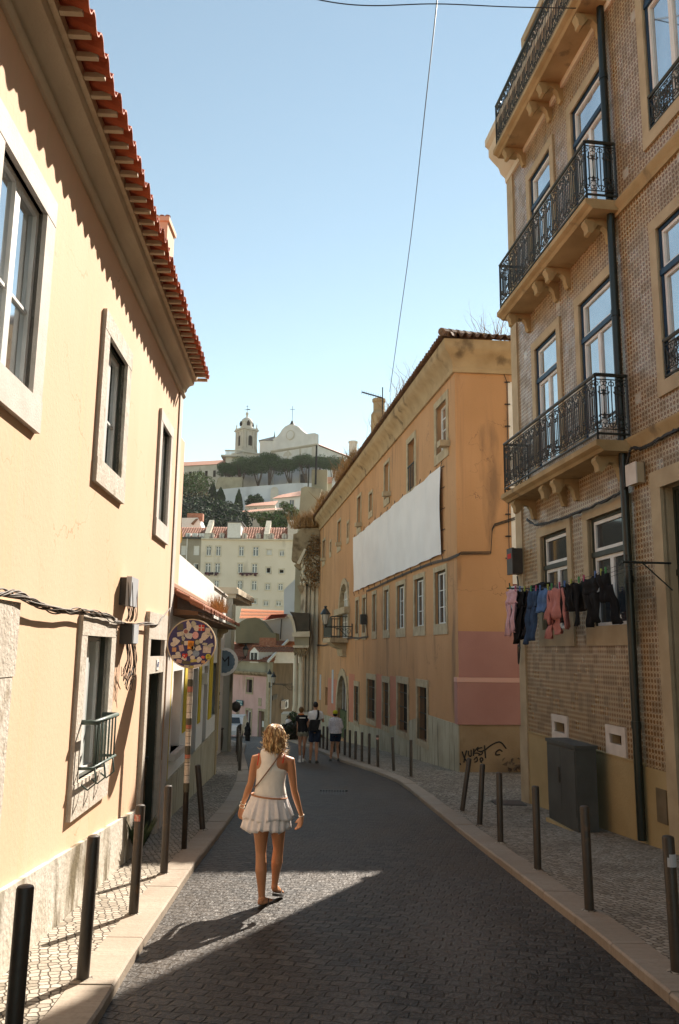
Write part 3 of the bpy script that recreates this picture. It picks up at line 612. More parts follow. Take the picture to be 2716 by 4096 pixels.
for i in range(12):
    a = t0 + rnd.uniform(-.15, .2); n = .05 + rnd.uniform(0, .08)
    m.tube(smoothp([WL.P(a, n, zb + .25 * (i % 2)), WL.P(a - .03, n + .03, (zb + zt2) / 2), WL.P(a + rnd.uniform(-.08, .08), n, zt2 + .02)], 4), .005, 4)
tag(m.build('loose_cables', M['cable']), 'vertical tangle of cables joining the two boxes on the cream wall', 'cables')
# weed at the foot of the wall
def foliage(m, c, rx, ry, rz, n, size, seed=1, flat=.0, mi=(0, 1), shell=.6):
    rd = random.Random(seed)
    for _ in range(n):
        while 1:
            p = Vector((rd.uniform(-1, 1), rd.uniform(-1, 1), rd.uniform(-1, 1)))
            if p.length <= 1 and p.length > shell * rd.random(): break
        q = Vector(c) + Vector((p.x * rx, p.y * ry, p.z * rz)); a = Vector((rd.gauss(0, 1), rd.gauss(0, 1), rd.gauss(0, 1))).normalized(); b = a.orthogonal().normalized(); s = size * rd.uniform(.6, 1.4)
        m.add([q - a * s, q + b * s * .5, q + a * s, q - b * s * .5], [(0, 1, 2, 3)], rd.choice(mi))
m = MB()
for i in range(120):
    a = rnd.uniform(0, 6.28); L = rnd.uniform(.15, .5); base = WL.P(9.75, .16, sz(9.75)); tip = base + Vector((math.cos(a) * L * .5, math.sin(a) * L * .55, L)); mid = (base + tip) / 2 + Vector((0, 0, .05)); wv = Vector((math.sin(a), -math.cos(a), 0)) * .02
    m.add([base, mid - wv, tip, mid + wv], [(0, 1, 2, 3)], 0)
tag(m.build('weed', M['dleaf']), 'bushy dark green weed growing at the foot of the cream wall', 'weed')
# ---------------------------------------------------------------- round sign covered in stickers
sg = thing('sign_pole', 'round traffic sign covered in stickers on a sticker wrapped pole', 'sign', (-1.90, 10.45, sz(10.45)))
zc = .07; D_ = .315
top = Vector((-1.90, 10.45, zc + .1)); bs = Vector((-1.885, 10.45, sz(10.45)))
m = MB(); m.tube([bs - Vector((0, 0, .1)), top], .034, 14); m.build('pole', M['bollard'], sg, smooth=True)
def disc(m, c, r, y0, y1, mi=0, seg=40, sx=1, sz_=1):
    ring = lambda y: [Vector((c[0] + r * sx * math.cos(2 * math.pi * k / seg), y, c[1] + r * sz_ * math.sin(2 * math.pi * k / seg))) for k in range(seg)]
    m.loft([ring(y0), ring(y1)], True, mi)
sf = 10.40; cx = -1.895
m = MB(); disc(m, (cx, zc), D_ - .008, sf, sf + .006); m.build('face', mk('navy_face', (.035, .03, .10), (.05, .04, .13), 8, .5), sg)
m = MB()
seg = 48; rr = []
for k in range(seg):
    q = 2 * math.pi * k / seg; co, si = math.cos(q), math.sin(q)
    rr.append([Vector((cx + (D_ + a) * co, sf + b, zc + (D_ + a) * si)) for a, b in ((-.012, -.004), (.002, -.006), (.002, .022), (-.012, .02))])
rr.append(rr[0]); m.loft(rr, False); m.build('rim', M['mortar'], sg)
rs = random.Random(21); sk = {}
def smat(c):
    if c not in sk: sk[c] = mk('sticker_%d' % len(sk), c, tuple(x * .75 for x in c), 60, .5)
    return sk[c]
cols = [(.60, .52, .42), (.55, .46, .38), (.50, .45, .36), (.62, .56, .48), (.42, .40, .30), (.60, .52, .42), (.10, .09, .06), (.50, .33, .28), (.55, .30, .14), (.34, .36, .30), (.52, .50, .46), (.60, .12, .08), (.50, .42, .12), (.24, .30, .38)]
SC = crop(640, 2450, 6.533)
def sticker(px, py, w_, h_, col, shape='rect', rot=0, lvl=1):
    u, v = SC(px, py); p = at(u, v, sf); k = 1 / 6.533 / F * 10.3
    w2_, h2_ = w_ * k / 2, h_ * k / 2; m = MB(); y1 = sf - .0015 * lvl; y0 = y1 + .001
    if shape == 'rect': pl = [(-w2_, -h2_), (w2_, -h2_), (w2_, h2_), (-w2_, h2_)]
    elif shape == 'disc': pl = [(w2_ * math.cos(t * math.pi / 10), h2_ * math.sin(t * math.pi / 10)) for t in range(20)]
    elif shape == 'heart': pl = [(w2_ * .062 * 16 * math.sin(t) ** 3, h2_ * .065 * (13 * math.cos(t) - 5 * math.cos(2 * t) - 2 * math.cos(3 * t) - math.cos(4 * t))) for t in [i * math.pi / 12 for i in range(24)]]
    else: pl = [((w2_ * (1 + .25 * math.sin(3 * t + px))) * math.cos(t), (h2_ * (1 + .2 * math.cos(2 * t + py))) * math.sin(t)) for t in [i * math.pi / 8 for i in range(16)]]
    c_, s_ = math.cos(rot), math.sin(rot)
    m.extr([Vector((p.x + a * c_ - b * s_, y0, p.z + a * s_ + b * c_)) for a, b in pl], (0, y1 - y0, 0))
    return m.build('sticker', smat(col), sg)
big = [(750, 350, 130, 260, 0, 'blob', .25), (530, 380, 160, 170, 6, 'rect', .05), (880, 310, 120, 170, 4, 'blob', 0), (960, 410, 150, 160, 0, 'disc', 0), (1245, 480, 130, 150, 1, 'rect', -.2), (680, 495, 150, 150, 3, 'disc', 0), (760, 610, 210, 180, 10, 'blob', 0), (1165, 620, 200, 190, 5, 'blob', .2),
       (535, 560, 170, 110, 2, 'rect', .2), (410, 750, 190, 170, 3, 'blob', .1), (350, 830, 150, 120, 0, 'disc', 0), (560, 930, 120, 160, 7, 'rect', .25), (370, 970, 110, 110, 8, 'rect', 0), (980, 780, 160, 170, 6, 'disc', 0), (1070, 740, 110, 130, 0, 'disc', 0), (860, 920, 130, 150, 6, 'disc', 0),
       (1230, 970, 210, 170, 1, 'rect', -.05), (1180, 830, 130, 90, 4, 'blob', 0), (1330, 860, 160, 110, 4, 'blob', .2), (940, 1070, 180, 170, 13, 'disc', 0), (780, 1060, 130, 150, 2, 'blob', 0), (470, 1070, 130, 90, 3, 'disc', 0), (430, 1150, 230, 90, 5, 'rect', .1), (640, 1190, 140, 120, 5, 'blob', .3),
       (500, 1270, 140, 90, 7, 'rect', -.2), (690, 1310, 220, 80, 6, 'rect', -.05), (850, 1180, 130, 110, 0, 'disc', 0), (880, 1260, 160, 70, 12, 'rect', .1), (1020, 1230, 130, 140, 3, 'blob', .2), (1130, 1290, 90, 70, 8, 'rect', 0), (1130, 1170, 90, 80, 11, 'blob', 0), (700, 1400, 140, 50, 4, 'rect', -.1),
       (830, 1420, 100, 60, 12, 'rect', 0), (980, 1390, 190, 60, 3, 'rect', .15), (610, 680, 90, 130, 4, 'blob', 0), (590, 790, 90, 90, 6, 'disc', 0), (690, 800, 110, 110, 5, 'rect', 0), (1310, 570, 90, 90, 4, 'disc', 0), (1010, 930, 150, 160, 0, 'blob', .4), (1350, 640, 50, 100, 3, 'blob', 0)]
for i, (x, y, a, b, ci, sh, ro) in enumerate(big): sticker(x, y, a, b, cols[ci], sh, ro, 1 + i * .12)
sticker(1090, 400, 155, 155, (.50, .05, .03), 'rect', 0, 8); sticker(1085, 400, 155, 18, cols[3], 'rect', 0, 9); sticker(1085, 400, 18, 155, cols[3], 'rect', 0, 9)
sticker(805, 850, 155, 215, (.72, .26, .02), 'rect', -.05, 8); [sticker(765 + 25 * i, 850 - 20 * (i % 2), 9, 90 + 20 * (i % 3), (.03, .02, .02), 'rect', -.05, 9) for i in range(5)]
sticker(930, 595, 165, 190, (.66, .34, .33), 'disc', 0, 8); sticker(655, 1130, 150, 150, (.55, .04, .03), 'heart', 0, 8); sticker(635, 1130, 36, 36, cols[3], 'disc', 0, 9)
sticker(1265, 1155, 140, 150, (.48, .44, .03), 'disc', 0, 8); sticker(1245, 1140, 14, 40, (.03, .03, .02), 'rect', 0, 9); sticker(1280, 1140, 14, 40, (.03, .03, .02), 'rect', 0, 9); sticker(1265, 1195, 70, 12, (.03, .03, .02), 'rect', .1, 9)
sticker(680, 495, 110, 110, (.30, .12, .10), 'disc', 0, 8); sticker(980, 780, 120, 120, (.40, .38, .28), 'disc', 0, 8); sticker(860, 920, 80, 90, cols[3], 'disc', 0, 8)
m = MB(); z = zc - D_; i = 0                                         # stickers wrapped round the pole
while z > sz(10.45) + .75:
    h = rs.uniform(.03, .12); t = (z - bs.z) / (top.z - bs.z); x = bs.x + (top.x - bs.x) * t
    m.lathe((x, 10.45, z - h), [(.0355 + .001 * (i % 3), 0), (.0355 + .001 * (i % 3), h - .006)], 12, i % 6); z -= h; i += 1
m.build('pole_stickers', [smat(cols[0]), smat(cols[3]), smat(cols[6]), smat((.45, .16, .10)), smat((.42, .36, .26)), smat(cols[5])], sg)
# ================================================================ LOW HOUSE with yellow strips
WH = Wall(-2.60, 12.42, -.51, 8.55); q1 = crop(640, 2380, 4.9); q2 = crop(640, 2700, 4.9)
def HS(c, x, y): return WH.s(*c(x, y))
low = thing('low_house', 'low white house with yellow strips and a small tiled pent roof beyond the cream house', 'house', WH.P(4, 0, sz(16)))
EH = 8.62
wa = (HS(q1, 262, 1700), HS(q1, 432, 1700), WH.z(*q2(300, 1450)), WH.z(*q1(350, 1480)))
d1 = (HS(q1, 640, 1700), HS(q1, 745, 1700), sz(16.5), WH.z(*q1(690, 1440)))
d2 = (HS(q1, 862, 1750), HS(q1, 935, 1750), sz(18.5), WH.z(*q1(900, 1390)))
wb_ = (HS(q1, 1030, 1700), HS(q1, 1120, 1700), WH.z(*q2(1060, 790)), WH.z(*q1(1090, 1330)))
print('low', wa, d1, d2, wb_)
m = MB(); wallgrid(m, WH, -.05, EH, -4, .62, [wa, d1, d2, wb_], .3); body(m, WH, -.05, EH, -4, .62, 5); m.build('wall', M['white'], low)
for h in (wa, wb_):
    m = MB(); m.wb(WH, h[0] + .003, h[0] + .07, -.28, -.22, h[2], h[3]); m.wb(WH, h[1] - .07, h[1] - .003, -.28, -.22, h[2], h[3]); m.wb(WH, h[0] + .07, h[1] - .07, -.28, -.22, h[3] - .07, h[3]); m.wb(WH, h[0] + .07, h[1] - .07, -.28, -.22, h[2], h[2] + .07)
    w_ = m.build('window', M['green'], low); m = MB(); m.wb(WH, h[0], h[1], -.3, -.27, h[2], h[3]); m.build('pane', M['glassd'], w_)
for h in (d1, d2):
    m = MB(); m.wb(WH, h[0] + .003, h[1] - .003, -.25, -.2, h[2] - .2, h[3] - .003); m.wb(WH, h[0] + .1, h[1] - .1, -.198, -.185, h[2] + .9, h[3] - .2); m.build('door', M['wood'], low)
M['ypaint'] = mk('yellow_paint', (.62, .46, .03), (.52, .37, .03), 3, .8, .1, 30, stain=(.34, .28, .12), sthr=.6, sscale=3)
def strip_(s0, s1, z0, z1, n=.02): m = MB(); m.wb(WH, s0, s1, -.01, n, z0, z1); return m
for a, b, zl in ((HS(q1, 195, 1500), HS(q1, 220, 1500), -2.6), (HS(q1, 470, 1700), HS(q1, 555, 1700), -1.45), (HS(q1, 762, 1600), HS(q1, 805, 1600), -1.5), (HS(q1, 962, 1600), HS(q1, 1022, 1600), -1.6), (HS(q1, 1135, 1600), HS(q1, 1162, 1600), -2.6)):
    strip_(a, b, zl, .0).build('yellow_strip', M['ypaint'], low)
strip_(HS(q1, 100, 1500), HS(q1, 190, 1500), -2.9, .1, .03).build('white_pier', M['stone2'], low)
m = MB(); m.wb(WH, -.05, EH + .02, -.01, .03, -4, -2.0); m.build('base_band', M['oplinth'], low)
m = MB(); m.wb(WH, wa[0] - .1, wa[1] + .1, -.2, .1, wa[2] - .1, wa[2]); m.build('sill', M['stone2'], low)
m = MB(); m.wb(WH, EH - .35, EH + .01, -.02, .05, -3.8, .3); m.profile(WH, [(0, .3), (.08, .3), (.12, .4), (.22, .45), (.24, .55), (0, .55)], EH - .6, EH + .05); m.build('end_pilaster', M['stonet'], low)
m = MB(); waveroof(m, WH, -.05, EH + .3, .5, .62, -.14, .98, pitch=.18, amp=.035, courses=3, step=.03); rf = m.build('pent_roof', M['tilet'], low)
m = MB(); m.profile(WH, [(0, .52), (.42, .52), (.42, .58), (0, .62)], -.05, EH + .25); m.build('eave_board', mk('brown_wood', (.16, .08, .04), None, rough=.8), rf)
m = MB(); m.profile(WH, [(-.13, .98), (-.05, 1.0), (-.05, 1.06), (-.13, 1.12)], -.05, EH + .05); m.build('flashing', mk('brown_flashing', (.34, .20, .13), None, rough=.8), rf)
m = MB(); pl = [(-.05, .6), (EH - .2, .6), (EH - .2, 1.35), (EH - .6, 1.66), (-.05, 1.66)]; m.prism(WH, pl, -.14, -4)
m.build('upper_wall', M['white'], low)
m = MB(); a = HS(q1, 815, 1600); m.wb(WH, a, a + .3, .0, .12, WH.z(*q1(840, 1730)), WH.z(*q1(840, 1530)))
tag(m.build('utility_box', M['white']), 'small white utility box between the yellow strips of the low house', 'utility box')
m = MB(); WH_ = WH
for i in range(420):
    a = rnd.uniform(EH - 2.6, EH + .3); b = WH.P(a, rnd.uniform(-.12, .2), .95); L = rnd.uniform(.12, .42); t = b + Vector((rnd.gauss(0, .08), rnd.gauss(0, .08), L)); wv = Vector((.006, 0, 0)); m.add([b - wv, b + wv, t], [(0, 1, 2)])
tag(m.build('dry_weeds', M['drygrass'], fix=False), 'dry orange weeds on the end of the low tiled pent roof', 'dry weeds', kind='stuff')
# white wall house + shaded house behind it
WB = Wall(-2.75, 0, -.0485, 1)
whs = thing('white_house', 'plain bright white rendered house rising behind the low house', 'house', WB.P(26, 0, sz(26)))
m = MB(); m.wb(WB, 23.4, 29.8, -6, 0, -4.6, 1.95); m.build('wall', M['white'], whs)
m = MB(); m.wb(WB, 23.3, 29.9, -6.1, .05, 1.951, 2.0); m.build('coping', M['stone2'], whs)
m = MB(); m.tube([WB.P(23.3, .03, 1.6), WB.P(23.3, .03, -3)], .05, 8); m.build('downpipe', M['oplinth'], whs)
gh = thing('grey_house', 'pale grey house with a projecting cornice at the end of the left row', 'house', (-4.6, 32, sz(32)))
m = MB(); P0 = (-4.05, 30.6); WG = Wall(-4.05, 30.6, -.16, 1); WGf = Wall(-9, 30.6, 1, 0.0)
m.add([(-9, 30.6, -5), (-4.05, 30.6, -5), (-4.9, 36, -5), (-9, 36, -5), (-9, 30.6, 1.95), (-4.05, 30.6, 1.95), (-4.9, 36, 1.95), (-9, 36, 1.95)], [(0, 3, 2, 1), (4, 5, 6, 7), (0, 1, 5, 4), (1, 2, 6, 5), (2, 3, 7, 6), (3, 0, 4, 7)])
m.build('wall', mk('grey_render', (.56, .54, .47), (.48, .46, .40), 1.2, .9, .2, 20, stain=(.30, .27, .2), sthr=.62, sscale=1.5), gh)
m = MB(); m.box(-9, -3.93, 30.5, 36.1, 1.95, 2.1); m.box(-9, -3.83, 30.4, 36.2, 2.101, 2.3); m.box(-9, -3.90, 30.5, 36.2, 2.301, 2.36); m.build('cornice', M['cornice'], gh)
m = MB(); m.tube([(-4.0, 30.52, 1.7), (-4.0, 30.52, -3.9)], .07, 8); m.build('downpipe', M['oplinth'], gh)
# round M sign and lettering
pc = atd(517.5, 1528, 29.0); ms = thing('round_sign', 'round white hanging sign with a blue scalloped centre and letter M', 'sign', pc)
m = MB(); disc(m, (pc.x, pc.z), .50, 28.98, 29.04); m.build('board', M['white'], ms)
m = MB(); n_ = 64; m.extr([Vector((pc.x + (.385 + .022 * abs(math.sin(8 * t))) * math.cos(t) * .98, 28.972, pc.z + (.385 + .022 * abs(math.sin(8 * t))) * math.sin(t))) for t in [i * 2 * math.pi / n_ for i in range(n_)]], (0, .006, 0))
m.build('blue_centre', mk('slate_blue', (.13, .19, .24), (.10, .15, .20), 5, .6), ms)
WMf = Wall(pc.x, 28.972, 1, 0)
text('M', WMf, .03, .004, pc.z, .5, mk('ink', (.02, .02, .025), None), ms, name='letter')
m = MB(); m.tube([(pc.x - .75, 29.01, pc.z + .2), (pc.x - .4, 29.01, pc.z + .2)], .02, 6); m.build('bracket', M['iron'], ms)
sgn = thing('painted_lettering', 'small dark lettering painted on the white wall below the round sign', 'lettering', WB.P(28.4, .01, -1.2))
ink = mk('dark_ink', (.03, .028, .025), None)
for i, t in enumerate(('JAR', '&', 'DES', 'JOUS')):
    z = atd(527, 1603 + 10.7 * i, 28.4).z; text(t, WB, 28.4, .004, z, .15 if i != 1 else .1, ink, sgn, xs=3.0)
# ================================================================ TILED BUILDING (right)
WT = Wall(5.60, 0, -.124, 1, -1); k1 = crop(1900, 0, 1.9216); k2 = crop(1900, 1100, 1.9216); k3 = crop(1900, 2000, 1.9216)
SP = WT.s(2510, 1700)                                                # downpipe station
PP = WT.P(SP, 0, 0); WR = Wall(PP.x + .150 * PP.y, 0, -.150, 1, -1)  # facade right of the downpipe
SC0 = WT.s(2080, 2900) - .14                                               # far corner station
print('pipe', PP, 'corner', WT.P(SC0, 0, 0))
TT = 10.95
tb = thing('tiled_building', 'tall apartment building faced with brown and white tiles on the right', 'building', WT.P(13, 0, sz(13)))
def rw(L, Rr, zb, zt): return (WT.s(*L), WT.s(*Rr), zb, zt)
nL, nR = k2(815, 500), k2(1072, 500); fL, fR = k2(470, 750), k2(642, 750)
def srt(h): return (min(h[0], h[1]), max(h[0], h[1]), min(h[2], h[3]), max(h[2], h[3]))
zB1 = WT.hit(*k2(930, 1240), .55)[1]
z2b, z2t = WT.z(*k2(1060, 1170)), WT.z(*k2(800, 240))
print('floor zs', zB1, z2b, z2t, 'f1', WT.z(*k3(1180, 950)), WT.z(*k3(1140, 45)), WT.z(*k3(880, 150)))
FL = 3.12
z2t = WT.z(*k2(800, 240)); z2b = z2t - 2.35
near = (WT.s(*nL), WT.s(*nR)); far = (WT.s(*fL), WT.s(*fR))
z1b, z1t = WT.z(*k3(1180, 955)), WT.z(*k3(880, 150))
z3t = WT.z(*k1(730, 890)); z3b = z3t - 2.35
z4t = z3t + FL + .1; z4b = z4t - 2.35
H1 = [srt((WT.s(*k3(885, 500)), WT.s(*k3(1172, 500)), z1b, z1t)), srt((WT.s(*k3(515, 500)), WT.s(*k3(722, 500)), z1b, z1t))]
H2 = [srt((*near, z2b, z2t)), srt((*far, z2b, z2t))]
H3 = [srt((*near, z3b, z3t)), srt((*far, z3b, z3t))]; H4 = [srt((*near, z4b, z4t)), srt((*far, z4b, z4t))]
v1 = srt((WT.s(*k3(622, 1740)), WT.s(*k3(700, 1740)), WT.z(*k3(660, 1785)), WT.z(*k3(640, 1705))))
v2 = srt((WT.s(*k3(1048, 1840)), WT.s(*k3(1140, 1840)), WT.z(*k3(1090, 1875)), WT.z(*k3(1060, 1795))))
print('H1', H1, 'H2', H2, 'z3', z3b, z3t, v1, v2)
PZ = WT.z(*k3(800, 1880))
m = MB(); wallgrid(m, WT, SP, SC0 - .33, PZ, TT, H1 + H2 + H3 + H4 + [v1, v2], .22, 0, 1)
M['azulejo'] = azulejo('patterned_wall_tiles')
m.build('tiled_wall', [M['azulejo'], M['stonet']], tb, uvw=WT)
# right facade
def rz(u, v): return WR.z(u, v)
g3l = WR.s(*k1(1300, 600)); g2l = WR.s(*k1(1400, 1900)); gdl = WR.s(*k2(1450, 1700))
print('right wall', g3l, g2l, gdl, rz(*k1(1300, 1050)), rz(*k2(1440, 830)), rz(*k2(1450, 1600)))
wd = near[0] - near[1]; wd = abs(wd)
gr_ = WR.s(*k2(1450, 500)); 
G2 = srt((gr_ - wd, gr_, rz(*k2(1440, 825)), rz(*k1(1370, 1790)))); G3 = srt((gr_ - wd, gr_, rz(*k1(1320, 1055)), rz(*k1(1320, 1055)) + 2.9))
G1 = srt((gdl - 1.1, gdl, -3.5, rz(*k2(1450, 1630))))
G4 = (G3[0], G3[1], G3[2] + FL, TT - .3)
print('G', G1, G2, G3)
m = MB(); wallgrid(m, WR, -6, WR.sY(PP.y), PZ - .02, TT, [G1, G2, G3], .22, 0, 1); m.build('side_tiled_wall', [M['azulejo'], M['stonet']], tb, uvw=WR)
m = MB()
p = [WR.P(-6, 0, 0), WT.P(SP, 0, 0), WT.P(SC0, 0, 0), WT.P(SC0, -9, 0), WR.P(-6, -9, 0)]
for z in (TT,): m.add([q + Vector((0, 0, z)) for q in p], [(0, 1, 2, 3, 4)])
for a, b in ((2, 3), (3, 4), (4, 0)): m.quad(p[a] + Vector((0, 0, -5)), p[b] + Vector((0, 0, -5)), p[b] + Vector((0, 0, TT)), p[a] + Vector((0, 0, TT)))
m.build('plain_wall', M['stonet'], tb)
# stone edge, plinths, string courses
m = MB(); m.wb(WT, SC0 - .33, SC0 + .012, -.05, .03, -1.4, TT); m.wb(WT, SC0 - .38, SC0 + .03, -.05, .05, -3.6, -1.401); m.build('corner_pilaster', M['stonet'], tb)
m = MB(); m.wb(WT, SP, SC0 - .38, -.1, .025, -4, PZ - .02); m.wb(WT, SP, SC0 - .38, -.1, .045, PZ - .02, PZ + .0); m.build('plinth', M['tplinth'], tb)
m = MB(); m.wb(WR, G1[1] + .2, WR.sY(PP.y), -.1, .025, -4, PZ - .04); m.wb(WR, -6, G1[0] - .2, -.1, .025, -4, PZ - .04); m.build('side_plinth', M['tplinth'], tb)
z3c = zB1 + 3.35
def course(W, a, b, z, par):
    m = MB(); m.profile(W, [(0, z - .1), (.04, z - .1), (.05, z - .02), (.10, z + .04), (.10, z + .09), (0, z + .11)], a, b); m.build('string_course', M['slab'], par, smooth='auto')
za = rz(*k1(1300, 1400)); zb_ = rz(*k2(1400, 1215)); print('courses', za, zb_)
course(WR, -6, WR.sY(PP.y) - .02, za, tb); course(WR, -6, WR.sY(PP.y) - .02, zb_, tb)
for h in H2 + H3 + H4: window(WT, tb, h, sur=.17, proj=.03, dep=.09, outer='blue', trans=.72, glass='glassw', bot=False)
for h in H1: window(WT, tb, h, sur=.17, proj=.03, dep=.12, outer='green', frame='wframe', trans=.66, glass='glassd', surb=.3, rail=.055)
for h in (G2, G3): window(WR, tb, h, sur=.17, proj=.03, dep=.09, outer='blue', trans=.70, glass='glassw', surb=.2)
w_ = window(WR, tb, G1, sur=.24, proj=.05, dep=.2, outer='green', frame='green', trans=.8, glass='glassd', bot=False, name='door')
for h in (v1, v2):
    m = MB(); s = .12; m.wb(WT, h[0] - s, h[0], -.02, .03, h[2], h[3]); m.wb(WT, h[1], h[1] + s, -.02, .03, h[2], h[3]); m.wb(WT, h[0] - s, h[1] + s, -.02, .033, h[3], h[3] + s); m.wb(WT, h[0] - s, h[1] + s, -.02, .033, h[2] - s * 1.4, h[2])
    v_ = m.build('vent_frame', M['stone2'], tb); m = MB(); m.wb(WT, h[0], h[1], -.24, -.2, h[2], h[3])
    for i in range(4): a = h[0] + (h[1] - h[0]) * (i + .5) / 4; m.tube([WT.P(a, -.12, h[2]), WT.P(a, -.12, h[3])], .006, 5)
    m.build('vent_grille', M['dark'], v_)
m = MB(); m.wb(WR, WR.s(*k3(1480, 2100)) - .0, WR.s(*k3(1480, 2100)) + .02, .02, .03, -2, -1); 
hc = crop(1700, 2900, 1.543); a1_, z1_ = WR.hit(*hc(1440, 385)); a2_, z2_ = WR.hit(*hc(1515, 620)); print('hatch', a1_, z1_, a2_, z2_)
m = MB(); m.wb(WR, a2_, a1_, .0, .04, z2_, z1_); m.build('meter_hatch', mk('brown_hatch', (.16, .12, .07), (.12, .09, .05), 5, .6), tb)
# cornice at the very top
m = MB(); pf = [(0, 10.2), (.05, 10.2), (.06, 10.32), (.16, 10.42), (.2, 10.55), (.34, 10.7), (.42, 10.8), (.42, 10.98), (.5, 11.05), (.5, 11.2), (0, 11.22)]
m.profile(WT, pf, SP, SC0 + .02); m.build('cornice', M['cornice'], tb, smooth='auto')
m = MB(); m.profile(WR, pf, -6, WR.sY(PP.y)); m.build('side_cornice', M['cornice'], tb, smooth='auto')
# balconies
def railing(m, A, B, z0, z1, inward):
    # cast iron panels between points A and B (plan), scroll motifs at pitch .26
    A = Vector((A.x, A.y, 0)); B = Vector((B.x, B.y, 0)); L = (B - A).length; d = (B - A) / L; k = max(1, round(L / .265)); p = L / k; H = z1 - z0
    for z, r in ((z1, .028), (z0 + .03, .018), (z1 - .07, .009), (z0 + .10, .009)):
        m.tube([A + Vector((0, 0, z)), B + Vector((0, 0, z))], r, 6)
    def Q(x, z): return A + d * x + Vector((0, 0, z))
    def scroll(cx, cz, r, a0, turns, sgn, t=.0055):
        pts = []
        for i in range(9):
            q = a0 + sgn * turns * 2 * math.pi * i / 8; rr = r * (1 - .75 * i / 8); pts.append(Q(cx + rr * math.cos(q), cz + rr * math.sin(q)))
        m.tube(pts, t * 1.45, 4, False)
    for i in range(k):
        c = p * (i + .5); a = p * .27
        for x in (c - a, c + a): m.tube([Q(x, z0 + .17), Q(x, z1 - .17)], .0105, 4)
        m.tube([Q(c, z0 + .32), Q(c, z1 - .32)], .0075, 4)
        m.tube([Q(c - p / 2, z0 + .1), Q(c - p / 2, z1 - .07)], .009, 4)
        for zc_, s in ((z1 - .12, -1), (z0 + .15, 1)):
            for sx in (-1, 1):
                scroll(c + sx * .035, zc_, .045, math.pi / 2 * s, .9, sx * s)
                scroll(c + sx * (a + .045), zc_ + s * .02, .04, -math.pi / 2 * s, .9, -sx * s)
                scroll(c + sx * .038, zc_ + s * .13, .05, 0 if sx > 0 else math.pi, .8, s * sx, .0065)
            m.tube([Q(c - a, zc_ + s * .05), Q(c, zc_ + s * .12), Q(c + a, zc_ + s * .05)], .005, 4)
            m.add([Q(c, zc_ + s * .23), Q(c - .022, zc_ + s * .17), Q(c, zc_ + s * .08), Q(c + .022, zc_ + s * .17)], [(0, 1, 2, 3)])
    for X in (A, B): m.tube([X + Vector((0, 0, z0 - .06)), X + Vector((0, 0, z1 + .01))], .016, 6)
PR = .55; sb0 = WT.s(*k2(930, 1270)); sb0 = WT.hit(*k2(925, 1265), PR)[0]; sb1 = WT.hit(*k2(215, 1690), PR)[0]
print('balcony', sb0, sb1, 'zs', WT.hit(*k2(925, 1265), PR)[1], WT.hit(*k2(215, 1690), PR)[1], WT.hit(*k1(835, 1560), PR), WT.hit(*k1(180, 2300), PR), WT.hit(*k1(145, 1180), PR), 'rail', WT.hit(*k2(905, 745), PR), WT.hit(*k1(800, 1130), PR))
sb1 = 15.32
BZ = [zB1 + .0, zB1 + 3.18 + .03, zB1 + 6.32]
BZ = [3.04, 6.82, 10.46]
print('BZ', BZ)
for i, z in enumerate(BZ):
    m = MB(); m.profile(WT, [(0, z - .16), (PR - .1, z - .16), (PR - .06, z - .12), (PR - .02, z - .10), (PR + .01, z - .08), (PR + .01, z), (0, z)], sb0 - .05, sb1 + .05); bl = m.build('balcony_slab', M['slab'], tb)
    m = MB(); railing(m, WT.P(sb0 + .02, PR - .05, 0), WT.P(sb1 - .02, PR - .05, 0), z + .08, z + 1.0, 1); railing(m, WT.P(sb0 + .02, .02, 0), WT.P(sb0 + .02, PR - .05, 0), z + .08, z + 1.0, 1); railing(m, WT.P(sb1 - .02, .02, 0), WT.P(sb1 - .02, PR - .05, 0), z + .08, z + 1.0, 1)
    m.build('railing', M['iron'], bl, fix=False)
    L = sb1 - sb0
    for t in (.07, .46, .585, .93):
        a = sb0 + L * t; m = MB()
        pf = [(0, z - .161), (.42, z - .161), (.42, z - .22), (.38, z - .24), (.39, z - .30), (.36, z - .36), (.30, z - .34), (.24, z - .26), (.16, z - .27), (.10, z - .34), (.08, z - .45), (.05, z - .52), (0, z - .52)]
        m.profile(WT, pf, a - .06, a + .06); m.profile(WT, [(.30, z - .19), (.45, z - .19), (.46, z - .24), (.42, z - .31), (.41, z - .40), (.36, z - .42), (.31, z - .36)], a - .075, a + .075)
        m.build('bracket', M['slab'], bl, smooth='auto')
# window guards on the right-hand facade
for h in (G2, G3):
    m = MB(); railing(m, WR.P(h[0], .0, 0), WR.P(h[1], .0, 0), h[2] + .02, h[2] + .55, 1); tag(m.build('window_guard', M['iron'], fix=False), 'low iron window guard of the upper right window' if h is G3 else 'low iron window guard of the right window above the door', 'window guard')
# downpipe
m = MB(); m.tube([WT.P(SP, .10, TT - .1), WT.P(SP, .10, sz(PP.y) + .05)], .058, 14)
for z in (9, 7.0, 5.0, 3.0, 1.0, -1.0): m.tube([WT.P(SP, .10, z), WT.P(SP, .10, z + .10)], .068, 14)
tag(m.build('downpipe', M['pipe'], smooth='auto'), 'dark green cast iron downpipe running down the whole tiled facade', 'downpipe')
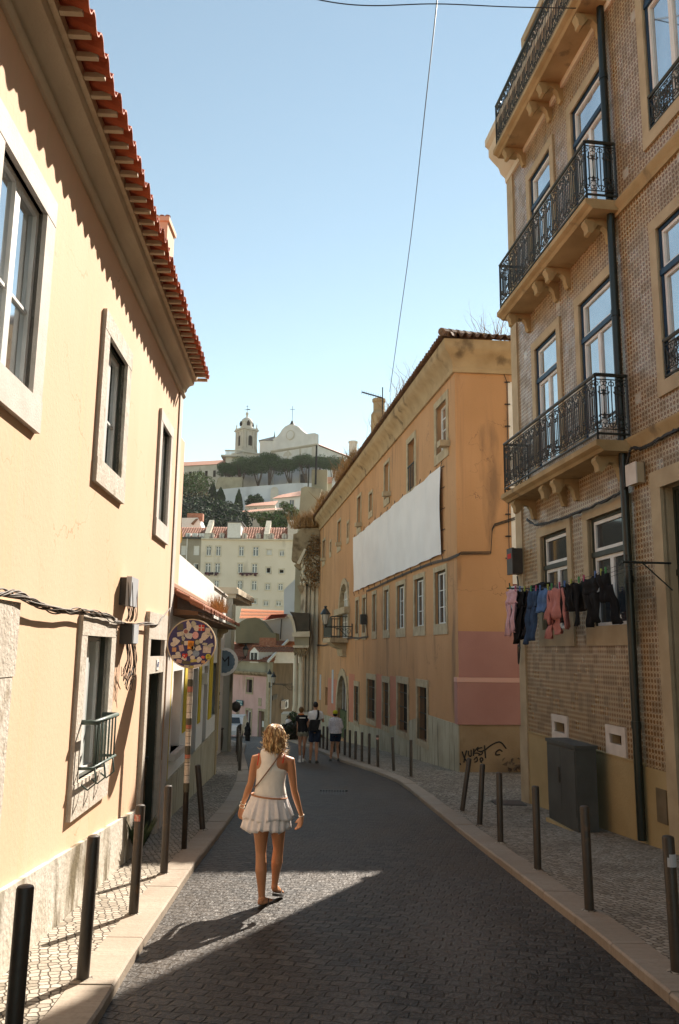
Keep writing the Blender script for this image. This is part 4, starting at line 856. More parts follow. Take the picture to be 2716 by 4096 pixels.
# cabinet
cb = thing('street_cabinet', 'grey green metal street cabinet against the base of the tiled building', 'cabinet', (3.6, 12.9, sz(12.8)))
Wc = Wall(5.60 - .0, 0, -.124, 1, -1); ca, cbb = 12.30, 13.40; zt = WT.hit(*hc(920, 150), .58)[1]; print('cab n', nat(WT, 12.35, *hc(1055, 400))[0]); print('cab top', zt, [WT.hit(*hc(x, y), .58) for x, y in ((770, 105), (920, 150), (770, 580), (920, 640))])
m = MB(); m.wb(WT, ca + .0, cbb, .24, .56, sz(12.9) - .1, zt); m.wb(WT, ca - .02, cbb + .02, .22, .58, zt + .001, zt + .05); m.build('case', M['cabinet'], cb)
m = MB(); m.wb(WT, ca + .02, (ca + cbb) / 2 - .005, .561, .572, sz(12.9) + .25, zt - .03); m.wb(WT, (ca + cbb) / 2 + .005, cbb - .02, .561, .572, sz(12.9) + .25, zt - .03); d_ = m.build('door', M['cabinet'], cb)
m = MB(); m.wb(WT, (ca + cbb) / 2 + .03, (ca + cbb) / 2 + .07, .572, .595, -1.95, -1.72); m.build('handle', M['boxd'], d_)
m = MB(); m.wb(WT, ca - .04, cbb + .04, .20, .6, sz(12.9) - .15, sz(12.9) + .04); m.build('base', M['tplinth'], cb)
# cables and boxes on the tiled wall
P = [*wpath(WR, k2, [(1568, 1180), (1430, 1250), (1290, 1330)], .06), *wpath(WT, k2, [(1200, 1340), (1165, 1480), (1165, 1600), (1100, 1680), (900, 1780), (700, 1860), (480, 1920), (400, 1880)], .12)]
m = MB()
for i in range(5): m.tube([p + Vector((rnd.uniform(-.01, .01), rnd.uniform(-.02, .02), rnd.uniform(-.02, .02))) for p in smoothp(P, 6)], .013, 6)
tag(m.build('cable_bundle', M['wire'], smooth=True), 'black cable bundle drooping under the lowest balcony of the tiled building', 'cable bundle')
def wbox(name, W, c, L, Rr, T, B, n, mats, label, cat, n0=.0):
    a, b = W.s(*c(*L)), W.s(*c(*Rr)); z1, z0 = W.z(*c(*T)), W.z(*c(*B)); a, b = sorted((a, b)); z0, z1 = sorted((z0, z1)); t = thing(name, label, cat, W.P((a + b) / 2, 0, z0))
    m = MB(); m.wb(W, a, b, n0, n0 + n * .8, z0, z1); m.build('case', mats[0], t); m = MB(); m.wb(W, a - .008, b + .008, n0 + n * .805, n0 + n, z0 - .01, z1 + .01); m.build('cover', mats[1], t)
a = SC0 - .2
for nm, z0, z1, n, mt, lb_, ct in (('junction_box', 1.55, 2.05, .22, 'boxd', 'dark cable box with a red mark under the far end of the lowest balcony', 'junction box'), ('meter_box', .75, 1.3, .16, 'boxg', 'pale grey box at the far corner of the tiled building below the dark cable box', 'meter box')):
    t = thing(nm, lb_, ct, WT.P(a, 0, z0)); m = MB(); m.wb(WT, a - .15, a + .15, .03, .03 + n * .8, z0, z1); m.build('case', M[mt], t); m = MB(); m.wb(WT, a - .16, a + .16, .03 + n * .805, .03 + n, z0 - .01, z1 + .01); cv = m.build('cover', M['boxg' if mt == 'boxg' else 'boxd'], t)
    if mt == 'boxd': m = MB(); m.wb(WT, a - .1, a + .1, .03 + n + .001, .03 + n + .006, z1 - .2, z1 - .1); m.build('red_mark', mk('red_mark', (.5, .04, .03), None), cv)
m = MB(); m.tube(smoothp([WT.P(a, .1, 1.5), WT.P(a - .1, .12, 1.3), WT.P(a + .02, .1, .7), WT.P(a - .05, .1, .2), WT.P(a + .05, .1, -.2), WT.P(a + .05, .1, .15), WT.P(a - .06, .1, .1)], 6), .014, 6)
tag(m.build('cable', M['wire']), 'loose black cable looped below the boxes at the tiled building corner', 'cable')
e0 = SP - .28; t = thing('meter_box', 'small cream meter box beside the downpipe under the lowest balcony', 'meter box', WT.P(SP, .2, WR.z(*k2(1250, 1620)))); zz0, zz1 = WR.z(*k2(1250, 1620)), WR.z(*k2(1240, 1470))
sR = WR.sY(PP.y); m = MB(); m.wb(WR, sR - .42, sR - .15, .02, .13, zz0, zz1); m.build('case', M['stonet'], t); m = MB(); m.wb(WR, sR - .43, sR - .14, .131, .15, zz0 - .01, zz1 + .01); m.build('cover', M['stone2'], t)
# clothes line and washing
LN = .62; la = WT.hit(*k3(1160, 490), LN)[0]; lz = WT.hit(*k3(1160, 490), LN)[1]; lb_ = WT.hit(*k3(265, 670), LN); print('line', la, lz, lb_)
zl = (lz + lb_[1]) / 2; sl0, sl1 = la, lb_[0]
cl = thing('clothes_line', 'clothes line on iron arms in front of the lower tiled windows', 'clothes line', WT.P((sl0 + sl1) / 2, 0, zl - .3))
m = MB()
for n in (.30, .46, LN): m.tube([WT.P(sl0 + (sl1 - sl0) * t, n, zl - .12 * math.sin(math.pi * t)) for t in [i / 12 for i in range(13)]], .0035, 4)
m.build('line', M['wire'], cl)
for a in (sl0, sl1):
    m = MB(); m.tube([WT.P(a, 0, zl + .0), WT.P(a, LN + .05, zl)], .016, 6); m.tube([WT.P(a, 0, zl - .35), WT.P(a, .4, zl)], .009, 6); m.tube([WT.P(a, LN, zl), WT.P(a, LN, zl + .1)], .012, 6); m.build('arm', M['iron'], cl)
def garment(kind, x0, x1, x2, x3, yt, yb, mat, label, n=LN, leg=0, seed=1, cat='garment', name='garment'):
    # hung cloth: top edge between crop x0,x1 ; bottom edge between x2,x3 ; k3 pixels
    a0, a1 = WT.hit(*k3(x0, yt), n)[0], WT.hit(*k3(x1, yt), n)[0]; b0, b1 = WT.hit(*k3(x2, yb), n)[0], WT.hit(*k3(x3, yb), n)[0]
    xm = (x0 + x1) / 2; zt = WT.hit(*k3(xm, yt), n)[1]; zb = WT.hit(*k3((x2 + x3) / 2, yb), n)[1]; rd = random.Random(seed); m = MB()
    def panel(fa, fb, tA, tB, zA, zB, ph, nx=12, nz=12):
        fr, bk = [], []
        for j in range(nz + 1):
            t = j / nz; z = zA + (zB - zA) * t; rf, rb = [], []
            for i in range(nx + 1):
                u = i / nx; A = tA[0] + (tA[1] - tA[0]) * u; B = tB[0] + (tB[1] - tB[0]) * u; s = A + (B - A) * t
                f = .030 * math.sin(u * 11 + ph) * (.3 + t) + .018 * math.sin(u * 23 + t * 5 + ph) + .012 * math.sin(t * 9 + ph); bul = .013 * math.sin(math.pi * u)
                zz = z - .02 * math.sin(u * 9 + ph) * (1 if j in (0, nz) else 0)
                rf.append(WT.P(s, n + f + bul, zz)); rb.append(WT.P(s, n + f - bul - .004, zz))
            fr.append(rf); bk.append(rb)
        m.loft([a + b[::-1] for a, b in zip(fr, bk)])
    L = lambda p, q, t: p + (q - p) * t
    if kind == 'trousers':
        zc_ = L(zt, zb, .32); c0_, c1_ = L(a0, b0, .32), L(a1, b1, .32)
        panel(0, 0, (a0, a1), (c0_, c1_), zt, zc_, seed, 10, 5); mid = L(c0_, c1_, .5)
        panel(0, 0, (c0_, mid), (b0, L(b0, b1, .42)), zc_ + .01, zb, seed + 1, 6, 10); panel(0, 0, (mid, c1_), (L(b0, b1, .56), b1), zc_ + .01, zb + .06, seed + 2, 6, 10)
    elif kind == 'shirt':
        panel(0, 0, (a0, a1), (b0, b1), zt, zb, seed); w_ = (a1 - a0)
        for q in (0, 1):
            e = a0 if q == 0 else a1; dd = -1 if q == 0 else 1; dd *= 1 if a1 > a0 else -1
            panel(0, 0, sorted((e, e + dd * .1)), sorted((e + dd * .03, e + dd * .13)), zt - .02, zt - .55 - .08 * q, seed + q, 4, 8)
    elif kind == 'tilt':
        panel(0, 0, (a0, a1), (b0, b1), zt, zb, seed, 10, 14)
    else: panel(0, 0, (a0, a1), (b0, b1), zt, zb, seed)
    o = m.build(name, mat, smooth=True); tag(o, label, cat, 'washing on the clothes line')
    return o, (a0, a1, zt)
cp = mk('pink_cotton', (.62, .40, .44), (.52, .32, .36), 12, .95); cr = mk('dusty_rose_fleece', (.46, .20, .18), (.38, .16, .15), 10, .95); cblk = mk('black_cloth', (.006, .006, .007), (.010, .010, .011), 8, .95); cnv = mk('navy_denim', (.035, .07, .14), (.025, .045, .09), 10, .95); cbl = mk('blue_denim', (.10, .19, .38), (.07, .14, .30), 10, .95)
cfl = mk('flowered_black_cloth', (.014, .014, .016), None, rough=.95, stain=(.35, .16, .12), sthr=.62, sscale=14, sstretch=(1, 1, 1)); cch = mk('charcoal_cloth', (.03, .026, .022), (.02, .018, .016), 10, .95)
for a in [('trousers', 250, 320, 240, 305, 690, 1040, cp, 'pale pink trousers, leftmost on the clothes line', LN, 0, 1), ('trousers', 315, 385, 300, 345, 700, 1100, cblk, 'long black trousers between the pale pink and the flowered ones', LN - .08, 0, 2), ('trousers', 375, 440, 345, 395, 695, 1070, cfl, 'black trousers with a flower print on the clothes line', LN - .14, 0, 3),
          ('trousers', 400, 485, 385, 455, 695, 1105, cnv, 'dark navy sweatpants on the clothes line', LN, 0, 4), ('cloth', 475, 570, 480, 540, 690, 860, cbl, 'bright blue denim garment on the clothes line', LN - .02, 0, 5), ('cloth', 430, 570, 440, 560, 640, 700, cblk, 'folded black cloth on the rear line behind the blue denim', .3, 0, 6),
          ('shirt', 575, 672, 545, 660, 680, 905, cr, 'dusty rose sweatshirt with hanging sleeves', LN, 0, 7), ('trousers', 575, 655, 540, 665, 850, 1060, cr, 'dusty rose jogging trousers under the matching sweatshirt', LN - .1, 0, 8),
          ('shirt', 685, 760, 700, 765, 650, 850, cblk, 'black top with long hanging sleeves right of the rose sweatshirt', LN, 0, 9), ('cloth', 745, 850, 770, 870, 635, 850, cch, 'charcoal top on the middle of the clothes line', LN - .1, 0, 10), ('trousers', 815, 945, 885, 950, 600, 970, cblk, 'wide black trousers hanging low in front of the right window', LN, 0, 11),
          ('tilt', 925, 1020, 985, 1045, 560, 780, cblk, 'black sweater body nearest the right end of the line', LN, 0, 12), ('tilt', 1005, 1045, 1085, 1120, 650, 945, cblk, 'long black sleeve swinging out over the right window', LN, 0, 13)]:
    garment(*a)
pg = [smat((.1, .35, .12)), smat((.55, .1, .2)), smat((.1, .2, .5)), smat((.45, .5, .1))]
pm = None
for i, x in enumerate((270, 310, 345, 380, 430, 470, 500, 560, 590, 650, 690, 740, 800, 840, 930, 975, 1010)):
    s = WT.hit(*k3(x, 660), LN)[0]; t = (s - sl0) / (sl1 - sl0); z = zl - .12 * math.sin(math.pi * max(0, min(1, t)))
    m = MB(); m.wb(WT, s - .008, s + .008, LN - .012, LN - .002, z - .05, z + .045); m.wb(WT, s - .008, s + .008, LN + .002, LN + .012, z - .05, z + .045)
    tag(m.build('clothes_peg', pg[i % 4]), 'small %s clothes peg on the line of washing' % ['green', 'pink', 'blue', 'yellow'][i % 4], 'clothes peg', 'clothes pegs')
# ================================================================ ORANGE BUILDING
WO = Wall(6.696, 0, -.1476, 1, -1); k4 = crop(1180, 2200, 1.7043); k5 = crop(1180, 1300, 1.7043); k6 = crop(1240, 2380, 4.225); k7 = crop(1150, 1950, 4.3)
SO = WO.sY(22.5); SOF = WO.sY(54.96); print('orange', SO, SOF, WO.P(SOF, 0, 0))
WE = Wall(WO.P(SO, 0, 0).x, WO.P(SO, 0, 0).y, 1, .08)
CZ = WO.z(*k5(900, 420)); print('cornice z', CZ, WO.z(*k5(1110, 205)), WO.z(*k5(400, 1110)), WE.z(*k5(1400, 230)))
OT = 8.95
ob_ = thing('orange_building', 'long peeling orange building with barred windows and tiled eave beyond the tiled building', 'building', WO.P(30, 0, sz(30)))
def q4(L, Rr, T, B, c=k4): return srt((WO.s(*c(*L)), WO.s(*c(*Rr)), WO.z(*c(*B)), WO.z(*c(*T))))
mid = [q4((958, 300), (1032, 300), (1000, 135), (1000, 500)), q4((818, 350), (882, 350), (850, 190), (850, 517)), q4((698, 380), (748, 380), (720, 235), (720, 533)), q4((610, 400), (640, 400), (625, 270), (625, 545)), q4((532, 420), (553, 420), (545, 305), (545, 557)), q4((463, 440), (484, 440), (475, 333), (475, 566)), q4((416, 450), (434, 450), (427, 345), (427, 570))]
zt_, zb2_ = sum(h[3] for h in mid) / 7, sum(h[2] for h in mid) / 7; print('mid z', [(round(h[2], 2), round(h[3], 2)) for h in mid]); mid = [(h[0], h[1], zb2_, zt_) for h in mid]
lowr = [q4((840, 1100), (905, 1100), (875, 935), (875, 1300)), q4((703, 1080), (772, 1080), (740, 910), (740, 1240)), q4((602, 1060), (643, 1060), (622, 903), (622, 1200)), q4((495, 1030), (550, 1030), (520, 882), (520, 1155)), q4((408, 1050), (435, 1050), (421, 928), (421, 1168))]
print('low z', [(round(h[2], 2), round(h[3], 2), round(h[1] - h[0], 2)) for h in lowr])
lt = lowr[0][3]; lowr = [(h[0], h[1], h[2], h[3]) for h in lowr]
up = [q4((965, 700), (1035, 700), (1000, 535), (1000, 865), k5), q4((772, 950), (818, 950), (795, 790), (800, 1140), k5), q4((612, 1060), (643, 1060), (628, 945), (628, 1180), k5), q4((508, 1210), (528, 1210), (518, 1150), (518, 1270), k5), q4((427, 1270), (450, 1270), (440, 1170), (440, 1380), k5), q4((292, 1420), (312, 1420), (302, 1340), (302, 1510), k5), q4((358, 1400), (368, 1400), (363, 1350), (363, 1450), k5), q4((190, 1540), (206, 1540), (198, 1470), (198, 1610), k5), q4((240, 1510), (248, 1510), (244, 1480), (244, 1550), k5)]
print('up z', [(round(h[2], 2), round(h[3], 2), round(h[1] - h[0], 2)) for h in up])
up[1] = (up[1][0], up[1][1], 5.75, up[1][3])
arch = q4((905, 1700), (1060, 1700), (1000, 1640), (960, 2000), k7); arch = (arch[0], arch[1], WO.z(*k4(340, 600)) + .0, WO.z(*k7(1000, 1640)))
gd_ = srt((WO.s(*k4(290, 1000)), WO.s(*k4(362, 1000)), -4.6, WO.z(*k4(335, 855)))); print('arch', arch, 'green door', gd_)
slit = q4((206, 1000), (222, 1000), (214, 935), (214, 1060)); mids = q4((186, 500), (197, 500), (190, 480), (190, 620)), q4((228, 480), (240, 480), (234, 430), (234, 600))
holes = mid + lowr + up + [arch, gd_, slit] + list(mids)
m = MB(); wallgrid(m, WO, SO, SOF, -5.2, OT, holes, .28); m.build('wall', M['orange'], ob_)
m = MB(); P_ = [WO.P(SO, 0, 0), WE.P(9, 0, 0), WE.P(9, -26, 0), WO.P(SOF, 0, 0)]
for a, b in ((1, 2), (2, 3)): m.quad(P_[a] + Vector((0, 0, -6)), P_[b] + Vector((0, 0, -6)), P_[b] + Vector((0, 0, OT)), P_[a] + Vector((0, 0, OT)))
m.add([p + Vector((0, 0, OT)) for p in P_], [(0, 1, 2, 3)]); m.build('rear_wall', M['orange'], ob_)
zp1 = WE.z(*k4(1300, 555)); zp2 = WE.z(*k4(1300, 870)); zp3 = WE.z(*k4(1300, 1190)); print('end face', zp1, zp2, zp3)
m = MB(); m.quad(WE.P(0, 0, zp1), WE.P(9, 0, zp1), WE.P(9, 0, OT), WE.P(0, 0, OT)); m.build('end_wall', M['orange'], ob_)
m = MB(); m.wb(WE, -.0, 9, -.3, .004, zp2, zp1); m.wb(WE, -.06, 9, -.3, .06, zp3, zp2 - .13); pk = m.build('pink_band', M['pink'], ob_)
m = MB(); m.wb(WE, -.07, 9, -.3, .07, zp2 - .128, zp2 - .002); m.build('pink_ledge', M['pinkt'], pk)
m = MB(); m.wb(WE, -.0, 9, -.3, .02, -4.5, zp3 - .002); m.build('end_base', M['oplinth2'], ob_)
m = MB(); pw = WE.s(*k5(1460, 800)); m.wb(WE, pw, 9, -.02, .012, zp1 + 1.35, WE.z(*k5(1465, 390))); m.build('white_panel', M['white'], ob_)
m = MB(); m.wb(WE, pw, 9, -.02, .012, zp1 + .0, zp1 + 1.349); m.build('maroon_panel', mk('maroon_paint', (.22, .07, .05), None, rough=.85), ob_)
# sloping pale base on the street side
Pz = [(SO - .02, WO.z(*k4(1112, 1190))), (lowr[0][0], WO.z(*k4(915, 1125)) ), (WO.s(*k4(600, 1225)), WO.z(*k4(600, 1225))), (WO.s(*k4(370, 1170)), WO.z(*k4(370, 1170))), (SOF, WO.z(*k4(370, 1170)) - .6)]; print('base line', Pz)
m = MB(); zb0 = Pz[0][1]
def bl_(s): return interp(Pz, s)
st = sorted({SO, SOF, *[h[0] for h in lowr + [gd_]], *[h[1] for h in lowr + [gd_]], *[p[0] for p in Pz[1:-1]]})
for a, b in zip(st, st[1:]):
    c = (a + b) / 2; hh = [h for h in lowr + [gd_] if h[0] < c < h[1]]; t0, t1 = bl_(a), bl_(b)
    if hh and hh[0] is gd_: continue
    if hh: t0 = min(t0, hh[0][2] - .02); t1 = min(t1, hh[0][2] - .02)
    P = WO.P; m.hexa([P(a, -.05, -5.2), P(b, -.05, -5.2), P(b, .03, -5.2), P(a, .03, -5.2), P(a, -.05, t0), P(b, -.05, t1), P(b, .03, t1), P(a, .03, t0)])
m.build('pale_base', M['oplinth'], ob_)
                                                                    # older pink paint patches between the barred windows
for a, b, zt2 in ((lowr[1][1] + .12, lowr[2][0] - .12, lt + .2), (lowr[2][1] + .12, lowr[3][0] - .12, lt + .2), (lowr[4][1] + .1, gd_[0] - .3, lt), (gd_[1] + .3, slit[0] - .1, -1.6)):
    m = MB(); m.wb(WO, a, b, -.01, .006, bl_((a + b) / 2) + .02, zt2); m.build('pink_patch', M.setdefault('pinkp', None) or M.__setitem__('pinkp', mk('pink_plaster', (.52, .22, .14), (.46, .19, .12), 1, .9, .2, 20, stain=(.42, .26, .14), sthr=.6, sscale=2)) or M['pinkp'], ob_)
M['ostone'] = mk('weathered_trim', (.46, .38, .26), (.36, .29, .19), 4, .9, .3, 30, stain=(.18, .14, .09), sthr=.6, sscale=3)
for i, h in enumerate(mid): window(WO, ob_, h, sur=.16, proj=.03, dep=.14, frame='wframe', outer='green', glass='glassd', smat='ostone', bars=(.33, .66), surb=.32)
for i, h in enumerate(up):
    if i == 1:
        w_ = window(WO, ob_, h, sur=.22, proj=.03, dep=.24, frame='stonet' if False else 'ostone', glass='dark', smat='ostone', mull=1)
        m = MB(); [m.tube([WO.P(h[0] + (h[1] - h[0]) * t, .02, h[2]), WO.P(h[0] + (h[1] - h[0]) * t, .02, h[2] + .9)], .018, 5) for t in (.1, .35, .6, .85)]; m.tube([WO.P(h[0], .02, h[2] + .9), WO.P(h[1], .02, h[2] + .9)], .03, 6); m.build('rail', M['iron'], w_)
    else:
        w_ = window(WO, ob_, h, sur=.22 if i == 0 else .13, proj=.03, dep=.2, frame='wframe', glass='glassw' if i == 0 else 'glassd', smat='ostone', bars=(.25, .5, .75), surb=.3)
        if i not in (3, 6, 8): m = MB(); m.wb(WO, h[0] - .35, h[0] - .02, .0, .32, h[2] - .05, h[2] + .13); m.build('stone_ledge', M['ostone'], w_)
for i, h in enumerate(lowr):
    f = MB(); f.wb(WO, h[0], h[1], -.27, -.22, h[2], h[3]); f_ = f.build('barred_window', M['dark'], ob_); m = MB(); k = 8
    for j in range(k): a = h[0] + (h[1] - h[0]) * (j + .5) / k; m.tube([WO.P(a, -.06, h[2]), WO.P(a, -.06, h[3])], .011, 5)
    for t in (.2, .5, .8): z = h[2] + (h[3] - h[2]) * t; m.wb(WO, h[0], h[1], -.075, -.045, z - .014, z + .014)
    m.build('bars', M['iron'], f_); m = MB(); s = .16; m.wb(WO, h[0] - s, h[0], -.02, .045, h[2], h[3]); m.wb(WO, h[1], h[1] + s, -.02, .045, h[2], h[3]); m.wb(WO, h[0] - s, h[1] + s, -.02, .048, h[3], h[3] + .24); m.wb(WO, h[0] - s, h[1] + s, -.02, .048, h[2] - .2, h[2]); m.build('surround', M['ostone'], f_)
# arched window with balcony
def archwin(h, nm, fmat, gmat, par, jamb=.3, door=False):
    s0, s1, z0, z1 = h; cs = (s0 + s1) / 2; r = (s1 - s0) / 2; zs = z1 - r * 1.0
    def arc(rr, n=14): return [(cs + rr * math.cos(math.pi * i / n), zs + rr * math.sin(math.pi * i / n)) for i in range(n + 1)]
    o, i_ = arc(r + jamb), arc(r - .02); m = MB()
    for a in range(14): m.prism(WO, [o[a], o[a + 1], i_[a + 1], i_[a]], -.03, .06)
    m.wb(WO, s0 - jamb, s0 + .02, -.03, .06, z0, zs); m.wb(WO, s1 - .02, s1 + jamb, -.03, .06, z0, zs)
    for a in range(7):                                              # fill the square corners of the opening
        m.prism(WO, [i_[a], i_[a + 1], (i_[a + 1][0], z1 + .01), (i_[a][0], z1 + .01)], -.25, -.02); m.prism(WO, [i_[13 - a], i_[14 - a], (i_[14 - a][0], z1 + .01), (i_[13 - a][0], z1 + .01)], -.25, -.02)
    q = m.build(nm, M['ostone'], par)
    m = MB(); m.wb(WO, s0, s1, -.27, -.22, z0, z1); m.build('pane', M[gmat], q); m = MB()
    if not door:
        for j in range(7): a = s0 + (s1 - s0) * j / 6; hh = zs + math.sqrt(max(0, r * r - (a - cs) ** 2)); m.wb(WO, a - .03, a + .03, -.21, -.17, z0, max(hh, z0 + .2) - .02)
        for z in [z0 + (z1 - z0) * t for t in (.02, .3, .52, .72, .86)]: hw = r if z < zs else math.sqrt(max(.01, r * r - (z - zs) ** 2)); m.wb(WO, cs - hw, cs + hw, -.205, -.175, z - .03, z + .03)
        m.build('glazing_bars', M[fmat], q)
    else:
        m.wb(WO, s0 + .02, cs - .01, -.2, -.14, z0, zs - .05); m.wb(WO, cs + .01, s1 - .02, -.2, -.14, z0, zs - .05)
        for j in range(4):
            for q0, q1_ in ((s0 + .12, cs - .1), (cs + .1, s1 - .12)): zz = z0 + .3 + j * (zs - z0 - .5) / 4; m.wb(WO, q0, q1_, -.139, -.12, zz, zz + (zs - z0 - .5) / 4 - .12)
        m.build('door_leaves', M[fmat], q); m = MB()
        for j in range(1, 4): a = s0 + (s1 - s0) * j / 4; hh = math.sqrt(max(0, r * r - (a - cs) ** 2)); m.tube([WO.P(a, -.16, zs), WO.P(a, -.16, zs + hh - .05)], .016, 5)
        m.build('fanlight_bars', M['wframe'], q)
    return q
aw = archwin(arch, 'arched_window', 'wframe', 'curtain', ob_, .28); zm = arch[2] + (arch[3] - arch[2]) * .50
m = MB(); m.wb(WO, arch[0] - .35, arch[1] + .35, .0, .30, zm - .22, zm + .12); m.build('stone_transom', M['ostone'], aw)
M['gdoor'] = mk('moss_green_door', (.075, .095, .03), (.055, .075, .025), 4, .6, .2, 20)
archwin(gd_, 'arched_doorway', 'gdoor', 'glassd', ob_, .35, True)
bz = WO.hit(*k6(440, 1080), .9)[1]; ba0 = WO.hit(*k6(690, 1080), .9)[0]; ba1 = WO.hit(*k6(240, 1075), .9)[0]; brz = WO.hit(*k6(300, 735), .9)[1]; print('balc2', bz, ba0, ba1, brz)
bl2 = MB(); c_ = (arch[0] + arch[1]) / 2; a0, a1 = c_ - 1.5, c_ + 1.5
bl2.wb(WO, a0, a1, 0, .95, arch[2] - .25, arch[2] - .02); bl2.profile(WO, [(0, arch[2] - .26), (.8, arch[2] - .26), (.6, arch[2] - .45), (.25, arch[2] - .6), (.2, arch[2] - .95), (0, arch[2] - 1.0)], c_ - .9, c_ + .9); bq = bl2.build('balcony', M['ostone'], ob_)
m = MB(); z0, z1 = arch[2] + .02, arch[2] + 1.08
for A, B in ((WO.P(a0, .9, 0), WO.P(a1, .9, 0)), (WO.P(a0, 0, 0), WO.P(a0, .9, 0)), (WO.P(a1, 0, 0), WO.P(a1, .9, 0))):
    A, B = Vector(A), Vector(B); L = (B - A).length; k = int(L / .13)
    for z in (z0 + .05, z1): m.tube([A + Vector((0, 0, z)), B + Vector((0, 0, z))], .025, 5)
    for i in range(k + 1): p = A.lerp(B, i / k); m.tube([p + Vector((0, 0, z0)), p + Vector((0, 0, z1))], .013, 4)
m.build('railing', M['iron'], bq)
# small openings
for h in [slit, *mids]: m = MB(); m.wb(WO, h[0], h[1], -.26, -.2, h[2], h[3]); m.build('window', M['glassd'], ob_)
m = MB(); a, z = WO.hit(*k4(258, 930)); m.wb(WO, a - .3, a + .3, .0, .03, z - .95, z + .95); a2, z2 = WO.hit(*k4(174, 935)); m.wb(WO, a2 - .3, a2 + .3, .0, .03, z2 - .8, z2 + .8); m.build('wall_plaque', M['boxg'], ob_)
# cornice and tile eave
M['ocorn'] = mk('stained_cornice', (.42, .31, .18), (.33, .235, .13), 2, .9, .3, 20, stain=(.17, .12, .07), sthr=.58, sscale=1.6, sstretch=(1, 1, 1))
cz0 = 8.2; pf = [(0, cz0), (.08, cz0), (.10, cz0 + .12), (.07, cz0 + .14), (.10, cz0 + .3), (.24, cz0 + .5), (.38, cz0 + .6), (.42, cz0 + .72), (.42, cz0 + .9), (0, cz0 + .9)]
m = MB(); m.profile(WO, pf, SO - .0, SOF); cn = m.build('cornice', M['ocorn'], ob_, smooth='auto')
m = MB()
rows = []
for n, z in pf: c0_ = WO.p + WO.d * SO; rows.append((n, z))
def miter(n, z):   # corner point at offset n from both faces
    A = WO.P(SO, n, z); B = WE.P(0, n, z); da, db = WO.d, WE.d
    den = da.x * db.y - da.y * db.x; t = ((B.x - A.x) * db.y - (B.y - A.y) * db.x) / den; return A + da * t
m = MB(); kk = len(pf); vs = [miter(n, z) for n, z in pf] + [WE.P(9, n, z) for n, z in pf] + [WO.P(SO, n, z) for n, z in pf]
m.add(vs, [(i, (i + 1) % kk, kk + (i + 1) % kk, kk + i) for i in range(kk)] + [(i, (i + 1) % kk, 2 * kk + (i + 1) % kk, 2 * kk + i) for i in range(kk)]); m.build('end_cornice', M['ocorn'], ob_, smooth='auto')
m = MB(); waveroof(m, WO, SO - .45, SOF + .2, .55, 9.16, -6.5, 12.0, pitch=.24, amp=.06, courses=10, step=.03, hip=7.4); rf = m.build('roof', M['tileo'], ob_)
m = MB(); waveroof(m, WE, -.5, 9, .55, 9.165, -6.5, 12.0, pitch=.24, amp=.06, courses=10, step=.03, hip=6.5); m.build('end_roof', M['tileo'], ob_)
m = MB()
for i in range(7): m.tube([WO.P(SO, .5 - i * .3, 9.25 + .12 * i) + WE.n * (.5 - .3 * i), WO.P(SO, .18 - i * .3, 9.37 + .12 * i) + WE.n * (.18 - .3 * i)], [.12, .1], 8)
m.build('hip_tiles', M['tileo'], rf)
# chimney, aerial, roof weeds
chs = WO.s(*k5(570, 560)); cpn = at(*k5(572, 600), 40.5); print('chim', cpn)
m = MB(); m.lathe((cpn.x, 40.5, 8.5), [(.42, 0), (.42, cpn.z - 8.5 - .1), (.30, cpn.z - 8.5 + .1), (.30, cpn.z - 8.5 + .55), (.36, cpn.z - 8.5 + .6), (.36, cpn.z - 8.5 + .75)], 10); m.build('chimney', M['ocorn'], ob_)
a = at(*k5(597, 425), 39); b = at(*k5(455, 457), 39); c_ = at(*k5(597, 497), 39); g_ = at(*k5(597, 600), 39)
an = thing('aerial', 'thin television aerial standing on the orange building roof', 'aerial', (g_.x, 39, g_.z - 1))
m = MB(); m.tube([a, g_ - Vector((0, 0, 1.2))], .03, 6); m.build('mast', M['wire'], an); m = MB(); m.tube([b, c_], .035, 6)
for i in range(9): p = b.lerp(c_, i / 9); m.tube([p - Vector((0, .35, 0)), p + Vector((0, .35, 0))], .008, 4)
m.build('boom', M['wire'], an)
def tufts(name, pts, n, h, mat, label, spread=.3, seed=1, wd=.008):
    m = MB(); rd = random.Random(seed)
    for _ in range(n):
        t = rd.random() * (len(pts) - 1); i = int(t); b = Vector(pts[i]).lerp(Vector(pts[min(i + 1, len(pts) - 1)]), t - i) + Vector((rd.gauss(0, spread), rd.gauss(0, spread), 0)); L = h * rd.uniform(.3, 1.2) * (1 + .5 * math.sin(t * 7))
        tip = b + Vector((rd.gauss(0, .35) * L, rd.gauss(0, .35) * L, L)); md = (b + tip) / 2 + Vector((rd.gauss(0, .1) * L, rd.gauss(0, .1) * L, 0)); wv = Vector((rd.gauss(0, 1), rd.gauss(0, 1), 0)).normalized() * wd * rd.uniform(.6, 2.2)
        m.add([b - wv, b + wv, md + wv, md - wv], [(0, 1, 2, 3)]); m.add([md - wv, md + wv, tip], [(0, 1, 2)])
        for _k in range(2): q = md.lerp(tip, rd.random()); e = q + Vector((rd.gauss(0, .18) * L, rd.gauss(0, .18) * L, rd.uniform(0, .15) * L)); m.add([q - wv * .6, q + wv * .6, e], [(0, 1, 2)])
    return tag(m.build(name, mat, fix=False), label, 'dry weeds', kind='stuff')
tufts('roof_weeds', [WO.P(s, .3, 9.15) for s in (38, 40, 42, 43.5)], 1500, .55, M['drygrass'], 'thick dry orange weeds along the middle of the orange building eave', .2, 2, .009)
tufts('roof_weeds', [WO.P(s, .3, 9.15) for s in (49, 51, 53.5)], 900, .5, M['drygrass'], 'dry weeds at the far low end of the orange building eave', .2, 3, .012)
